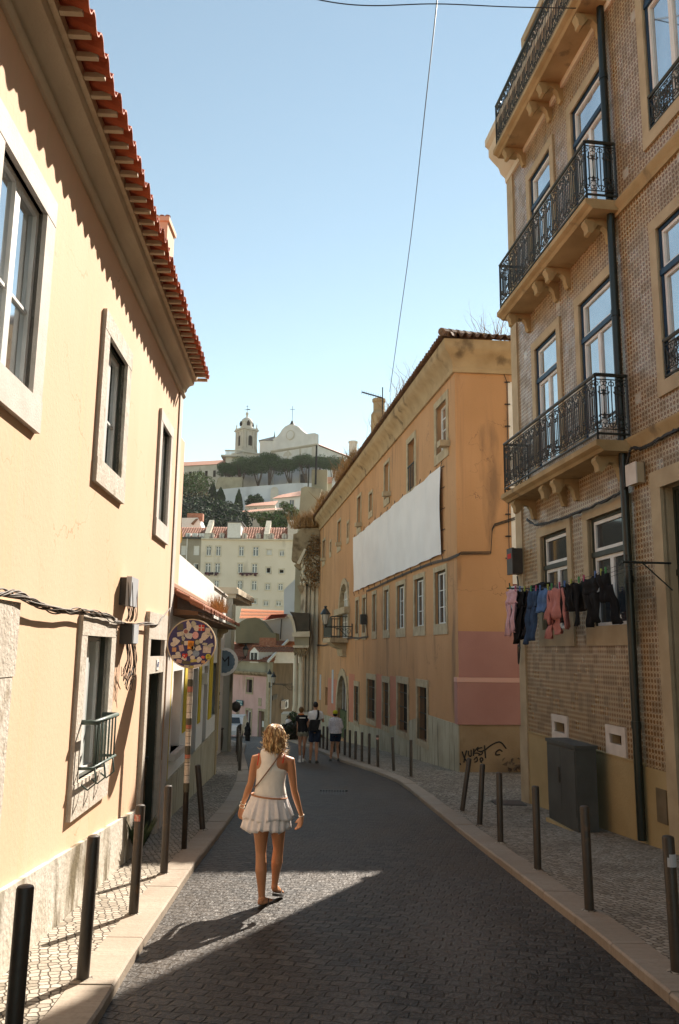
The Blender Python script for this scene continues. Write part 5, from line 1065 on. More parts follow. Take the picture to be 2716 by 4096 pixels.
tufts('roof_weeds', [WO.P(s, .4, 9.15) for s in (26, 28, 31, 34)], 120, .8, M['drygrass'], 'sparse thin weeds on the near part of the orange building eave', .15, 4, .006)
tufts('roof_weeds', [WE.P(s, .2, 9.3) for s in (.8, 1.2, 1.7)], 45, .7, M['drygrass'], 'few tall thin stalks on the end eave of the orange building', .1, 5, .005)
# banner
bn = thing('banner', 'large blank white banner stretched across the orange street front', 'banner', WO.P(SO + 6, 0, 2.9))
b0_, b1_ = WO.s(*[x * DS for x in (1024, 1200)]), WO.s(*[x * DS for x in (820, 1300)]); rows = []
for j in range(9):
    z = 2.92 + (5.66 - 2.92) * j / 8; rows.append([WO.P(b0_ + (b1_ - b0_) * i / 60, .085 + .022 * math.sin(i * .9 + j * .5) + .02 * math.sin(i * .31 + j * .2) + .008 * math.sin(i * 2.3 - j), z - .012 * abs(math.sin(i * math.pi / 6)) * (1 if j == 8 else -1 if j == 0 else 0)) for i in range(61)])
m = MB(); m.sheet(rows); m.build('sheet', M['banner'], bn, smooth=True)
m = MB()
for i in range(13):
    s = b0_ + (b1_ - b0_) * i / 12
    for z, e in ((2.95, -.22), (5.63, .2)): m.tube([WO.P(s, .07, z), WO.P(s + .03, .02, z + e)], .012, 4)
for j in range(5): z = 3.0 + 2.6 * j / 4; m.tube([WO.P(b0_ - .22, .02, z + .02), WO.P(b0_, .07, z)], .012, 4)
m.build('ropes', M['wire'], bn)
# cables on the orange building
P = wpath(WE, k5, [(1500, 1325), (1440, 1345), (1360, 1370), (1345, 1400), (1335, 1560), (1130, 1562)], .05)
P += wpath(WO, k5, [(1120, 1570), (1040, 1605), (950, 1625), (890, 1645), (800, 1680)], .05) + wpath(WO, k4, [(640, 215), (560, 255), (487, 285), (488, 440), (495, 595), (440, 605), (385, 602)], .05) + wpath(WO, k4, [(200, 655), (120, 650)], .05)
m = MB()
for i in range(3): m.tube([p + Vector((rnd.uniform(-.01, .01), -.01 * i, .03 * i)) for p in P], .012, 5)
tag(m.build('cable_run', M['wire']), 'dark cables running along the orange building below the banner', 'cables')
m = MB(); m.tube(wpath(WE, k5, [(1405, 285), (1445, 390), (1452, 1000), (1462, 1700)], .04), .012, 5)
for i in range(9): y = 390 + i * 150; q = wpath(WE, k5, [(1428 + i, y), (1465 + i, y)], .05); m.tube(q, .02, 5)
tag(m.build('bracketed_cable', M['wire']), 'vertical cable on brackets at the edge of the white panel on the orange end wall', 'cable')
s_, z_ = WO.hit(*k4(490, 470)); m = MB(); m.wb(WO, s_ - .12, s_ + .2, .05, .3, z_ - .25, z_ + .2); tag(m.build('junction_box', M['boxd']), 'black box hanging on the cable between the orange building windows', 'junction box')
# graffiti
gf = thing('graffiti', 'black scrawled graffiti tag on the bare base of the orange end wall', 'graffiti', WE.P(1, 0, -2.6)); g1_ = crop(1400, 2700, 2.24); ink2 = mk('spray_paint', (.02, .018, .016), None, rough=.7)
def stroke(pts, r=.019):
    m = MB(); P = smoothp(wpath(WE, g1_, pts, .024), 4); m.tube(P, r, 5); return m
for pts in [[(1005, 685), (1025, 740), (1060, 795)], [(1045, 675), (1030, 730), (1020, 785)], [(1062, 680), (1065, 720), (1085, 725), (1085, 670)], [(1110, 660), (1105, 725)], [(1150, 645), (1120, 680), (1110, 700), (1140, 700), (1165, 710)], [(1185, 650), (1150, 660), (1145, 680), (1185, 690), (1180, 710), (1150, 720)],
            [(1205, 630), (1210, 690), (1215, 745)], [(1165, 690), (1210, 670), (1270, 625), (1330, 600), (1365, 615), (1400, 660)], [(1365, 685), (1340, 670), (1310, 690), (1310, 715), (1345, 712)], [(1060, 740), (1060, 770), (1080, 760)], [(1110, 760), (1135, 735), (1140, 770), (1115, 780)], [(1165, 780), (1190, 760), (1180, 740), (1165, 755), (1180, 785)], [(985, 790), (992, 805)]]:
    stroke(pts).build('stroke', ink2, gf)
m = MB(); rd = random.Random(4)
for i in range(60):
    c = WE.P(rd.uniform(1.2, 2.6), rd.uniform(.05, .5), sz(22) + rd.uniform(0, .3)); r = rd.uniform(.05, .14)
    m.add([c + Vector((rd.gauss(0, 1), rd.gauss(0, 1), rd.gauss(0, .7))).normalized() * r * rd.uniform(.7, 1.2) for _ in range(4)], [(0, 1, 2), (0, 2, 3), (0, 3, 1), (1, 3, 2)])
tag(m.build('rubble', mk('rubble', (.16, .11, .07), (.10, .07, .05), 10, .95)), 'heap of broken rubble at the foot of the graffiti wall', 'rubble', kind='stuff')
# overhead wires
def wirep(name, pts, r, label):
    m = MB(); m.tube(smoothp(pts, 8), r, 5); tag(m.build(name, M['wire'], smooth=True), label, 'wire')
wirep('overhead_wire', [atd(1015, -60, 12), atd(1003, 60, 16), atd(985, 220, 21), atd(950, 540, 30), atd(920, 760, 36), atd(900, 905, 40.5)], .016, 'long thin wire crossing the sky down to the roof chimney')
wirep('overhead_wire', [atd(650, -22, 9), atd(760, 4, 9.4), atd(860, 13, 9.7), atd(1010, 9, 10), atd(1180, 16, 10.5), atd(1330, 19, 11)], .008, 'nearly level wire along the top edge of the sky')
# wall lantern on the orange building
def lantern(name, p, W, lean, s, label, arm=1.0, d=None):
    t = thing(name, label, 'street lamp', p); arm /= s; t.scale = (s, s, s); d = d or W.n; L = arm
    def Q(a, z): return p + d * a + Vector((0, 0, z))
    m = MB(); m.tube([Q(.03, .15), Q(.03, -.55)], .03, 6); m.tube([Q(0, 0), Q(L, 0)], .024, 6); m.tube(smoothp([Q(.03, -.48), Q(.25, -.5), Q(.5, -.3), Q(.75, -.1), Q(L * .98, -.03)], 5), .02, 6)
    for c, r, z in ((.22, .17, -.24), (.45, .1, -.14), (.62, .08, -.09), (.8, .11, -.1)):
        m.tube([Q(c + r * (1 - i / 20) * math.cos(i * .5), z + r * (1 - i / 20) * math.sin(i * .5)) for i in range(17)], .012, 4)
    m.build('bracket', M['iron'], t)
    c = Q(L, 0); m = MB(); m.lathe(c, [(.02, -.12), (.05, -.08), (.03, 0), (.06, .06), (.14, .08), (.14, .10)], 8); m.lathe(c, [(.25, .58), (.27, .60), (.26, .62), (.18, .75), (.10, .86), (.05, .9), (.07, .95), (.10, .98), (.03, 1.02)], 8)
    for i in range(4): q = math.pi / 4 + i * math.pi / 2; m.tube([c + Vector((.14 * math.cos(q), .14 * math.sin(q), .09)), c + Vector((.25 * math.cos(q), .25 * math.sin(q), .6))], .012, 4)
    m.build('lantern_frame', M['iron'], t, smooth='auto'); m = MB(); m.lathe(c, [(.12, .1), (.23, .58)], 4 * 2); m.build('lantern_glass', M['lglass'], t)
    return t
M['lglass'] = mk('milky_lantern_glass', (.50, .47, .40), (.42, .39, .33), 4, .25, spec=.6)
s_, z_ = WO.hit(*k6(720, 535)); e_ = atd(751, 1458, WO.P(s_, 0, 0).y - .2); base = WO.P(s_, 0, z_); dv = Vector((e_.x - base.x, e_.y - base.y, 0)); print('lamp', base, dv.length)
lantern('wall_lantern', base, WO, 0, 1, 'iron wall lantern on a scrolled bracket beside the orange building balcony', dv.length, dv.normalized())
# ================================================================ END OF THE STREET
M['bstone'] = mk('baroque_stone', (.68, .61, .48), (.58, .51, .39), 1.5, .85, .3, 14, stain=(.24, .20, .15), sthr=.60, sscale=1.2, sstretch=(2, 2, .4))
M['mossy'] = mk('overgrown_stone', (.34, .27, .17), (.22, .16, .10), 2, .95, .6, 8, stain=(.12, .09, .05), sthr=.55, sscale=2, sstretch=(1, 1, 1))
M['oldwall'] = mk('old_yellow_grey_wall', (.36, .33, .24), (.28, .25, .18), .5, .95, .4, 8, stain=(.14, .12, .09), sthr=.58, sscale=.5, sstretch=(1, 1, .5))
e2 = crop(680, 2250, 1.96); YT = 55.0
def X(c, x, y, Y): return at(*c(x, y), Y)
th = thing('old_church', 'weathered baroque stone facade with columns at the far end of the orange building', 'building', X(e2, 1100, 1170, YT))
WTh = Wall(0, YT, 1, 0); vz = lambda c, y, Y=YT: X(c, 1050, y, Y).z
xl, xr = X(e2, 1035, 700, YT).x, X(e2, 1165, 700, YT).x + .6
m = MB(); m.add([(xl, YT, -7), (xr, YT, -7), (xr - 1.6, YT + 13, -7), (xl - .3, YT + 13, -7), (xl, YT, 6.9), (xr, YT, 6.9), (xr - 1.6, YT + 13, 6.9), (xl - .3, YT + 13, 6.9)], [(0, 3, 2, 1), (4, 5, 6, 7), (0, 1, 5, 4), (1, 2, 6, 5), (2, 3, 7, 6), (3, 0, 4, 7)]); m.build('wall', M['bstone'], th)
for a, b in ((1040, 1062), (1072, 1088), (1100, 1122), (1138, 1158)):
    m = MB(); A, B = X(e2, a, 700, YT).x, X(e2, b, 700, YT).x; m.box(A, B, YT - .25, YT - .005, -7, 4.4); m.box(A - .12, B + .12, YT - .35, YT - .004, 4.41, 4.9); m.build('pilaster', M['bstone'], th)
def ep(name, c, pts, Y, d, mat, par=th):
    m = MB(); m.extr([X(c, x, y, Y) for x, y in pts], (0, d, 0)); return m.build(name, mat, par)
g7 = crop(1150, 1950, 4.3)
ep('broken_cornice', g7, [(100, 800), (160, 785), (240, 700), (575, 690), (575, 1110), (330, 1040), (185, 1290), (68, 1240)], 54.3, 1.6, M['mossy'])
ep('raking_moulding', g7, [(160, 1300), (285, 1050), (325, 1062), (205, 1320)], 54.05, .6, M['bstone'])
ep('upper_frieze', g7, [(235, 1285), (560, 1285), (560, 1480), (235, 1480)], 54.5, 1.2, M['bstone'])
ep('frieze_corner', g7, [(110, 1330), (235, 1285), (235, 1400), (180, 1395)], 54.35, 1.2, M['mossy'])
ep('capital_block', g7, [(215, 1480), (545, 1480), (545, 1650), (230, 1650)], 54.4, 1.2, M['mossy'])
ep('upper_pilaster', g7, [(270, 1650), (320, 1650), (300, 2200), (215, 2150), (230, 1850)], 54.5, .6, M['bstone'])
ep('side_capital', g7, [(165, 1690), (275, 1670), (270, 1770), (225, 1840), (195, 1760)], 54.4, .5, M['mossy'])
m = MB(); rd = random.Random(9)
for i in range(120):
    p = X(g7, rd.uniform(225, 550), rd.uniform(1180, 1660), 54.3); s_ = rd.uniform(.05, .13); m.lathe(p, [(.02, -s_ * 1.8), (s_ * .7, -s_ * .8), (s_, 0), (s_ * .5, s_ * .6), (.02, s_)], 5)
m.build('carved_leaves', M['bstone'], th)
for a, b in ((965, 1002), (1003, 1050)):
    A, B = X(e2, a, 900, YT - 1.3).x, X(e2, b, 900, YT - 1.3).x; r = (B - A) / 2; zc0, zc1 = vz(e2, 1170), vz(e2, 740); m = MB()
    m.lathe(((A + B) / 2, YT - .9, 0), [(r * 1.25, zc0 - 3), (r * 1.25, zc0 + .2), (r, zc0 + .5), (r * .86, zc1), (r * 1.0, zc1 + .05), (r * .9, zc1 + .1), (r * 1.15, zc1 + .5)], 16); m.build('column', M['bstone'], th, smooth='auto')
xa, xb = X(e2, 950, 640, YT - 1.5).x, X(e2, 1092, 640, YT - 1.5).x
ep('arched_hood', e2, [(938, 385), (985, 392), (1092, 397), (1092, 535), (990, 535), (978, 470), (960, 420)], 53.6, 1.4, mk('dark_hood_stone', (.07, .062, .05), (.10, .085, .065), 2, .95))  # hood stone much darker than the rest of the facade
ep('hood_moulding', e2, [(918, 412), (935, 403), (958, 422), (976, 470), (990, 545), (972, 548), (958, 490), (940, 440)], 53.4, 1.0, M['bstone'])
ep('portal_entablature', e2, [(955, 548), (1095, 538), (1095, 582), (962, 582)], 53.2, 1.8, M['bstone']); ep('portal_frieze', e2, [(972, 582), (1090, 582), (1088, 650), (978, 650)], 53.5, 1.5, M['oldwall']); ep('portal_abacus', e2, [(962, 650), (1090, 650), (1086, 668), (968, 668)], 53.3, 1.7, M['bstone'])
m = MB(); rd = random.Random(19)
for i in range(60): p = X(e2, rd.uniform(972, 1080), rd.uniform(672, 722), 53.75); m.lathe(p, [(.02, -.14), (.06, -.06), (.075, 0), (.03, .08)], 5)
m.build('column_capitals', M['mossy'], th)
m = MB(); m.box(xa - .5, xb + .1, YT - 2.3, YT - .3, -7, vz(e2, 1170) + .02); m.build('pedestal', M['bstone'], th)
_a, _b, _c = X(g7, 240, 705, YT - .2), X(g7, 400, 690, YT - .2), X(g7, 560, 690, YT - .2)
tufts('ledge_weeds', [_a, _b, _c], 2200, .8, M['drygrass'], 'dry orange grass covering the ledge above the stone facade', .35, 6, .014)
m = MB(); foliage(m, (xr - 1.0, YT - .9, 6.0), .7, .4, 2.0, 1500, .08, 3); tag(m.build('dead_creeper', [M['drygrass'], M['mossy']], fix=False), 'brown dead creeper hanging over the carved top of the stone facade', 'creeper', kind='stuff')
f1 = crop(680, 1550, 1.96); g7 = crop(1150, 1950, 4.3); YW = 64
ow = thing('old_wall_building', 'tall windowless old yellowish wall rising above the stone facade', 'building', X(f1, 1100, 1100, YW))
m = MB(); pl = [(1028, 790), (1060, 775), (1175, 790), (1205, 800), (1400, 900), (1400, 1950), (970, 1950), (985, 1300), (1005, 1060)]; m.extr([X(f1, x, y, YW) for x, y in pl], (.5, 36, 0)); m.build('wall', M['oldwall'], ow)  # hidden depth and lower part extended to keep sun off the pink house
m = MB(); A = X(f1, 1110, 790, YW + 1); m.box(A.x, A.x + 1.3, YW + 1, YW + 2, A.z - 1, A.z + 1.6); m.build('chimney', M['oldwall'], ow)
m = MB(); m.tube([X(f1, 1190, 800, YW - .1), X(f1, 1175, 860, YW - .1), X(f1, 1190, 900, YW - .1), X(f1, 1185, 950, YW - .1)], .06, 5); m.build('drain_pipe', M['bstone'], ow)
A, B = X(f1, 1085, 790, YW + .3), X(f1, 1085, 600, YW + .3)
for (x0, y0, y1, r) in ((1145, 740, 455, .09), (1086, 790, 600, .06)):
    m = MB(); m.tube([X(f1, x0 - 4, y0 + 20, YW + .6), X(f1, x0 + 5, y1, YW + .6)], r, 6); tag(m.build('roof_pole', M['wire']), ('tall' if x0 > 1100 else 'short') + ' dark pole standing on top of the old yellowish wall', 'pole')
A, B = X(f1, 1205, 790, 67), X(f1, 1330, 900, 67); Wr = Wall(A.x, 67, 1, 0)
m = MB(); waveroof(m, Wr, 0, 6, .5, A.z - 3.6, -3.0, A.z + .05, pitch=.5, amp=.12, courses=7, step=.06); tag(m.build('tiled_roof', M['tilet']), 'small patch of red and white roof tiles above the orange building eave', 'roof')
# pink corner house
ed = crop(930, 2400, 5.227); ee = crop(880, 2700, 5.227); YP = 70.0
C0 = X(ed, 775, 1600, YP); WPk = Wall(C0.x, YP, 1, -1.6); WPs = Wall(C0.x, YP, 1.1, 17, 1)
print('pink', C0)
def Z(c, x, y, W): return W.z(*c(x, y))
pk = thing('pink_house', 'pink corner house with a stained upper storey and hipped tile roof at the street end', 'house', (C0.x - 4, YP, gz(YP)))
zc = WPk.z(*ed(700, 1600)); ze = WPk.z(*ed(700, 1300)); zg = -8.4
def S_(c, x, y): return WPk.s(*c(x, y))
wn = (S_(ee, 562, 250), S_(ee, 680, 250), WPk.z(*ee(620, 365)), WPk.z(*ee(620, 95))); dd1 = (S_(ee, 548, 850), S_(ee, 655, 850), zg, WPk.z(*ee(600, 740))); dd2 = (S_(ee, 815, 900), S_(ee, 935, 900), zg, WPk.z(*ee(870, 755)))
wn3 = (S_(ee, 362, 800), S_(ee, 388, 800), WPk.z(*ee(375, 920)), WPk.z(*ee(375, 705)))
m = MB(); wallgrid(m, WPk, -14, 0, zg, zc, [wn, dd1, dd2, wn3], .3); m.build('wall', mk('pink_paint', (.62, .40, .37), (.55, .34, .31), .8, .9, .2, 10, stain=(.40, .26, .2), sthr=.62, sscale=.8), pk)
m = MB(); m.wb(WPk, -14, .0, -.3, .01, zc + .35, ze); m.build('upper_wall', M['oldwall'], pk)
m = MB(); m.quad(WPs.P(0, 0, zg), WPs.P(17, 0, zg), WPs.P(17, 0, ze), WPs.P(0, 0, ze)); m.build('brown_side_wall', mk('brown_render', (.19, .135, .085), (.13, .095, .06), .8, .95, .3, 8, stain=(.12, .09, .06), sthr=.58, sscale=.5), pk)
m = MB(); m.profile(WPk, [(0, zc), (.2, zc + .05), (.35, zc + .2), (.35, zc + .35), (0, zc + .35)], -14, .2); m.build('cornice', M['mossy'], pk)
m = MB(); m.wb(WPk, -.5, .02, -.1, .05, zg, zc); m.build('corner_stone', M['ostone'], pk)
R0 = [(-9, ze), (.4, ze)]
A = WPk.P(-14, .35, ze); B = WPk.P(.35, .35, ze); Cc = WPs.P(17, .35, ze); rp = X(ed, 1160, 860, YP + 8); rl = rp + (A - B) * .8; rl.z = rp.z
def tileface(m, a, b, c, d, n=40, cr=9, amp=.07):     # wavy tiled slope a-b eave, d-c ridge
    nn = (b - a).cross(d - a).normalized(); nn = nn if nn.z > 0 else -nn
    for k in range(cr):
        rows = []
        for t, l in ((k / cr, .08), ((k + 1) / cr + .01, .0)):
            r = []
            for i in range(n * 4 + 1):
                u = i / (n * 4); r.append(a.lerp(b, u).lerp(d.lerp(c, u), t) + nn * (amp * math.cos(i * math.pi / 2) + l))
            rows.append(r)
        m.sheet(rows)
m = MB(); tileface(m, A, B, rp, rl, 48, 9); rf = m.build('roof', M['tileo' if 0 else 'tilet'], pk, fix=False)
m = MB(); tileface(m, B, Cc, rp + Vector((.5, 6, 0)), rp, 44, 8); m.build('side_roof', M['tilet'], pk, fix=False)
m = MB(); k = 12
for i in range(k): p, q = B.lerp(rp, i / k), B.lerp(rp, (i + .85) / k); m.tube([p + Vector((0, 0, .1)), q + Vector((0, 0, .1))], .13, 6)
m.build('white_hip_tiles', M['white'], rf)
for h, nm, mt in ((wn, 'window', 'dark'), (dd1, 'white_door', 'wframe'), (dd2, 'brown_door', 'wood'), (wn3, 'window', 'dark')):
    m = MB(); m.wb(WPk, h[0] + .02, h[1] - .02, -.28, -.2, h[2], h[3] - .01); q = m.build(nm, M[mt], pk); m = MB(); s = .16; m.wb(WPk, h[0] - s, h[0], -.02, .05, h[2], h[3]); m.wb(WPk, h[1], h[1] + s, -.02, .05, h[2], h[3]); m.wb(WPk, h[0] - s, h[1] + s, -.02, .053, h[3], h[3] + .2); m.wb(WPk, h[0] - s, h[1] + s, -.02, .053, h[2] - .15, h[2]); m.build('surround', M['ostone'], q)
    if nm == 'white_door': m = MB(); [m.wb(WPk, h[0] + a, h[0] + a + .45, -.199, -.19, h[2] + 1.0, h[3] - .15) for a in (.2, .95)]; m.build('pane', M['glassd'], q)
    if nm == 'brown_door': m = MB(); [m.wb(WPk, h[0] + a, h[0] + a + .35, -.199, -.19, h[3] - 1.35, h[3] - .85) for a in (.25, .95)]; m.build('paper_notices', M['white'], q)
m = MB(); a = S_(ee, 835, 570); m.wb(WPk, a - .3, a + .3, -.02, .03, WPk.z(*ee(835, 650)), WPk.z(*ee(835, 480))); m.build('blocked_window', M['ostone'], pk)
m = MB(); m.tube([WPs.P(.25, .1, ze - .2), WPs.P(.25, .1, zg)], .09, 8); tag(m.build('downpipe', M['boxg']), 'grey downpipe at the corner of the pink house', 'downpipe')
# dormer
sd0, sd1 = S_(ed, 385, 1150), S_(ed, 565, 1150); zdb, zde, zdt = ze - .1, WPk.z(*ed(480, 1080)), WPk.z(*ed(480, 985)); sm_ = (sd0 + sd1) / 2; print('dormer', sd0, sd1, zde, zdt)
m = MB(); m.prism(WPk, [(sd0, zdb), (sd1, zdb), (sd1, zde), (sm_, zdt), (sd0, zde)], .1, -4.5); dm = m.build('dormer', M['white'], pk)
m = MB(); m.wb(WPk, sd0 + .25, sm_ - .1, .1, .14, zdb + .2, zde - .1); m.wb(WPk, sm_ + .1, sd1 - .25, .1, .14, zdb + .2, zde - .1); m.build('pane', M['glassd'], dm)
m = MB(); rt = WPk.P(sm_, .25, zdt + .05); rb = WPk.P(sm_, -4.6, zdt + .05); ev = WPk.P(sd1 + .2, .25, zde - .05); eb = WPk.P(sd1 + .2, -4.6, zde - .05); tileface(m, ev, eb, rb, rt, 18, 4, .05); tileface(m, WPk.P(sd0 - .2, .25, zde - .05), WPk.P(sd0 - .2, -4.6, zde - .05), rb, rt, 18, 4, .05); m.build('dormer_roof', M['tilet'], dm, fix=False)
m = MB(); [m.tube([rt.lerp(rb, i / 7) + Vector((0, 0, .06)), rt.lerp(rb, (i + .85) / 7) + Vector((0, 0, .04))], .10, 6) for i in range(7)]; m.build('dormer_ridge', M['tilet'], dm)
m = MB(); A = X(ed, 575, 800, YP + 5); m.box(A.x, A.x + 1.5, YP + 4.5, YP + 5.3, A.z - 1.6, A.z + .05); m.build('chimney', M['tilet'], pk)
# little things on the pink house
def plate(name, W, c, x0, x1, y0, y1, mat, label, cat, n=.06, par=None):
    a, b = sorted((W.s(*c(x0, y0)), W.s(*c(x1, y0)))); z0, z1 = sorted((W.z(*c(x0, y0)), W.z(*c(x0, y1)))); m = MB(); m.wb(W, a, b, .0, n, z0, z1); return tag(m.build(name, mat), label, cat), (a, b, z0, z1)
tsn = thing('teal_sign', 'teal street sign with two lines of pale lettering on the pink house', 'sign', WPk.P(S_(ee, 430, 580), 0, Z(ee, 430, 635, WPk)))
a, b = S_(ee, 370, 580), S_(ee, 497, 580); z0, z1 = Z(ee, 430, 635, WPk), Z(ee, 430, 525, WPk); m = MB(); m.wb(WPk, a, b, .1, .16, z0, z1); m.build('board', mk('teal_paint', (.02, .16, .20), None, rough=.5), tsn)
m = MB(); rd = random.Random(3)
for r in (0, 1):
    x = a + .15
    while x < b - .15: w_ = rd.uniform(.06, .14); m.wb(WPk, x, x + w_, .161, .166, z0 + (z1 - z0) * (.62 if r == 0 else .18), z0 + (z1 - z0) * (.82 if r == 0 else .38)); x += w_ + .05
m.build('lettering', M['white'], tsn)
ac = thing('air_conditioner', 'white air conditioner unit on the brown side wall of the pink house', 'air conditioner', WPs.P(2.9, .2, -5)); a, z = WPs.hit(*ee(1290, 610)); m = MB(); m.wb(WPs, a - 1.3, a + 1.2, .1, .5, z - .38, z + .38); m.build('case', M['white'], ac); q = WPs.P(a - .4, .51, z)
m = MB(); m.add([WPs.P(a - .4 + .75 * math.cos(t), .51, z + .3 * math.sin(t)) for t in [i * math.pi / 8 for i in range(16)]], [tuple(range(16))]); m.build('fan', M['boxd'], ac, fix=False)
plate('wall_panel', WPs, ee, 1090, 1185, 530, 435, M['boxd'], 'black square panel on the brown side wall of the pink house', 'panel')
lp = X(ee, 1035, 80, YP - 1.5); t = thing('street_lamp', 'lit looking pale lantern on the corner of the pink house', 'street lamp', lp); t['label'] = 'small pale lantern on the corner of the pink house'
m = MB(); m.lathe(lp, [(.10, -.28), (.22, .36)], 8); m.build('lantern_glass', M['lglass'], t); m = MB(); m.lathe(lp, [(.24, .37), (.22, .48), (.08, .64), (.04, .8)], 8); m.build('lamp_cap', M['iron'], t); m = MB(); m.tube([lp + Vector((0, 0, -.25)), lp + Vector((0, 0, -.7)), lp + Vector((.1, 1.3, -.7))], .05, 5); m.build('lamp_arm', M['iron'], t)
# lamps on brackets: left grey house and theatre
s_, z_ = 0.6, 0; p = atd(548, 1517, 32.0); e = atd(571, 1512, 32.6); lantern('bracket_lantern', Vector((p.x - .1, 32, p.z)), WG, 0, .5, 'dark iron wall lantern on the grey house at the left end of the street', .42, Vector((1, .15, 0)).normalized()).location
p = X(ee, 1515, 190, YT - 1.5); lantern('bracket_lantern', Vector((p.x, YT - 1.5, p.z)), WG, 0, .75, 'dark wall lantern reaching left from the stone facade over the street', 1.25, Vector((-1, 0, 0)))
# objects beside the grey house
p = gzp = Vector((-4.62, 29.4, sz(29.4))); bg_ = thing('dustbin', 'black rubbish bag in a holder against the grey house wall', 'rubbish bag', (-4.45, 29.8, sz(29.8)))
m = MB(); m.lathe((-4.45, 29.8, sz(29.8)), [(.2, 0), (.3, .1), (.33, .5), (.3, .85), (.2, .95), (.08, 1.0)], 10); m.build('bag', M['boxd'], bg_, smooth='auto'); m = MB(); m.lathe((-4.45, 29.8, sz(29.8)), [(.34, .82), (.34, .86)], 12); m.tube([(-4.6, 30.05, sz(29.8)), (-4.6, 30.05, sz(29.8) + 1.2)], .03, 6); m.build('holder', M['iron'], bg_)
bg_.name = 'rubbish_bag'
p = atd(545, 1632, 31.5); fl = thing('hanging_basket', 'dark round hanging lamp basket on an arm at the corner of the grey house', 'hanging basket', p); m = MB(); m.lathe(p, [(.04, -.2), (.15, -.12), (.19, 0), (.15, .12), (.06, .2)], 10); m.build('globe', M['boxd'], fl, smooth=True); m = MB(); m.tube([p + Vector((-.9, 0, 0)), p + Vector((.1, 0, 0))], .03, 5); m.build('arm', M['iron'], fl)
# gable wall, far roofs and houses behind the pink house
m = MB(); Y = 82; m.extr([X(ed, x, y, Y) for x, y in [(60, 520), (190, 440), (300, 385), (470, 365), (560, 385), (620, 440), (800, 680), (905, 690), (905, 900), (60, 900)]], (0, 5, 0)); tag(m.build('gable_wall_house', mk('olive_render', (.27, .235, .15), (.21, .18, .115), .4, .95, .2, 5, stain=(.2, .18, .12), sthr=.6, sscale=.5)), 'windowless olive grey gable wall behind the pink house roof', 'house')
hs = thing('far_house', 'pale house with a dark red roof edge between the gable wall and stone facade', 'house', X(ed, 1000, 840, 88)); Y = 88
m = MB(); m.extr([X(ed, x, y, Y) for x, y in [(560, 900), (620, 450), (1000, 385), (1290, 340), (1290, 900)]], (0, 6, 0)); m.build('wall', mk('pale_pink_wall', (.62, .56, .52), (.54, .48, .44), .5, .9), hs)
m = MB(); a, b, c, d = [X(ed, x, y, yy) for x, y, yy in ((600, 440, 87.5), (1180, 350, 87.5), (1180, 300, 90), (800, 315, 90))]; tileface(m, a, b, c, d, 30, 4, .06); m.build('roof', M['tiler'], hs, fix=False)
m = MB(); p = X(ed, 1025, 400, 87.9); q = X(ed, 1000, 820, 87.9); m.tube([p, q], .05, 5); m.build('cable', M['wire'], hs)
Y = 100; hs = thing('far_house', 'low house with a bright orange tiled roof below the apartment block', 'house', X(ed, 600, 380, Y)); m = MB(); a, b, c, d = [X(ed, x, y, yy) for x, y, yy in ((150, 400, 98), (1100, 400, 98), (1090, 230, 106), (190, 190, 106))]; tileface(m, a, b, c, d, 44, 3, .1); m.build('roof', mk('orange_tile', (.62, .26, .11), (.55, .22, .10), 4, .85), hs, fix=False)
m = MB(); A = X(ed, 150, 395, 98.3); B = X(ed, 1100, 395, 98.3); m.box(A.x, B.x, 98.3, 106, A.z - 6, A.z - .05); m.build('wall', M['white'], hs)
hs = thing('far_house', 'plain white house wall between the apartment block and the stone facade', 'house', X(f1, 1000, 1700, 95)); Y = 95; m = MB(); m.extr([X(crop(680, 2250, 1.96), x, y, Y) for x, y in [(893, 420), (893, 215), (985, 125), (1100, 120), (1100, 420)]], (0, 8, 0)); m.build('wall', mk('cool_white_wall', (.66, .66, .68), (.60, .60, .62), .4, .9), hs)
m = MB(); m.extr([X(crop(680, 2250, 1.96), x, y, 94.9) for x, y in [(975, 385), (975, 305), (1020, 305), (1020, 385)]], (0, .2, 0)); m.build('brown_vent', M['mossy'], hs)
# ================================================================ APARTMENT BLOCK
g3 = crop(690, 1900, 2.8); YA = 140.0; WA = Wall(0, YA, 1, 0)
def ax(x, y=1000): return WA.s(*g3(x, y))
def az(y, x=700): return WA.z(*g3(x, y))
ap = thing('apartment_block', 'long beige apartment block with tiled mansard roof and dormers below the hill', 'building', (ax(700), YA, -6))
r1 = [(a, b, 800, 905) for a, b in ((382, 434), (490, 542), (747, 800), (903, 965))] + [(1055, 1113, 830, 890), (1200, 1252, 835, 900)]
r2 = [(370, 430, 988, 1095), (478, 535, 988, 1095), (735, 790, 990, 1095), (892, 950, 990, 1095), (1050, 1100, 1030, 1095), (1195, 1250, 1050, 1095)]
r3 = [(470, 520, 1182, 1282), (728, 783, 1182, 1285), (888, 944, 1182, 1285), (1042, 1095, 1210, 1280), (1185, 1238, 1210, 1285)]
r4 = [(775, 855, 1385, 1440), (865, 945, 1385, 1440), (1020, 1075, 1402, 1460), (1160, 1220, 1402, 1460)]
hl = [(ax(a, c), ax(b, c), az(d), az(c)) for a, b, c, d in r1 + r2 + r3 + r4]
L0, R1 = ax(312), ax(1392)
m = MB(); wallgrid(m, WA, L0, R1, -6, az(728), hl, .3); body(m, WA, L0, R1, -6, az(728), 12); m.build('wall', mk('beige_facade', (.72, .65, .54), (.66, .59, .48), .25, .9, stain=(.40, .35, .27), sthr=.62, sscale=.25, sstretch=(1, 1, .4)), ap)
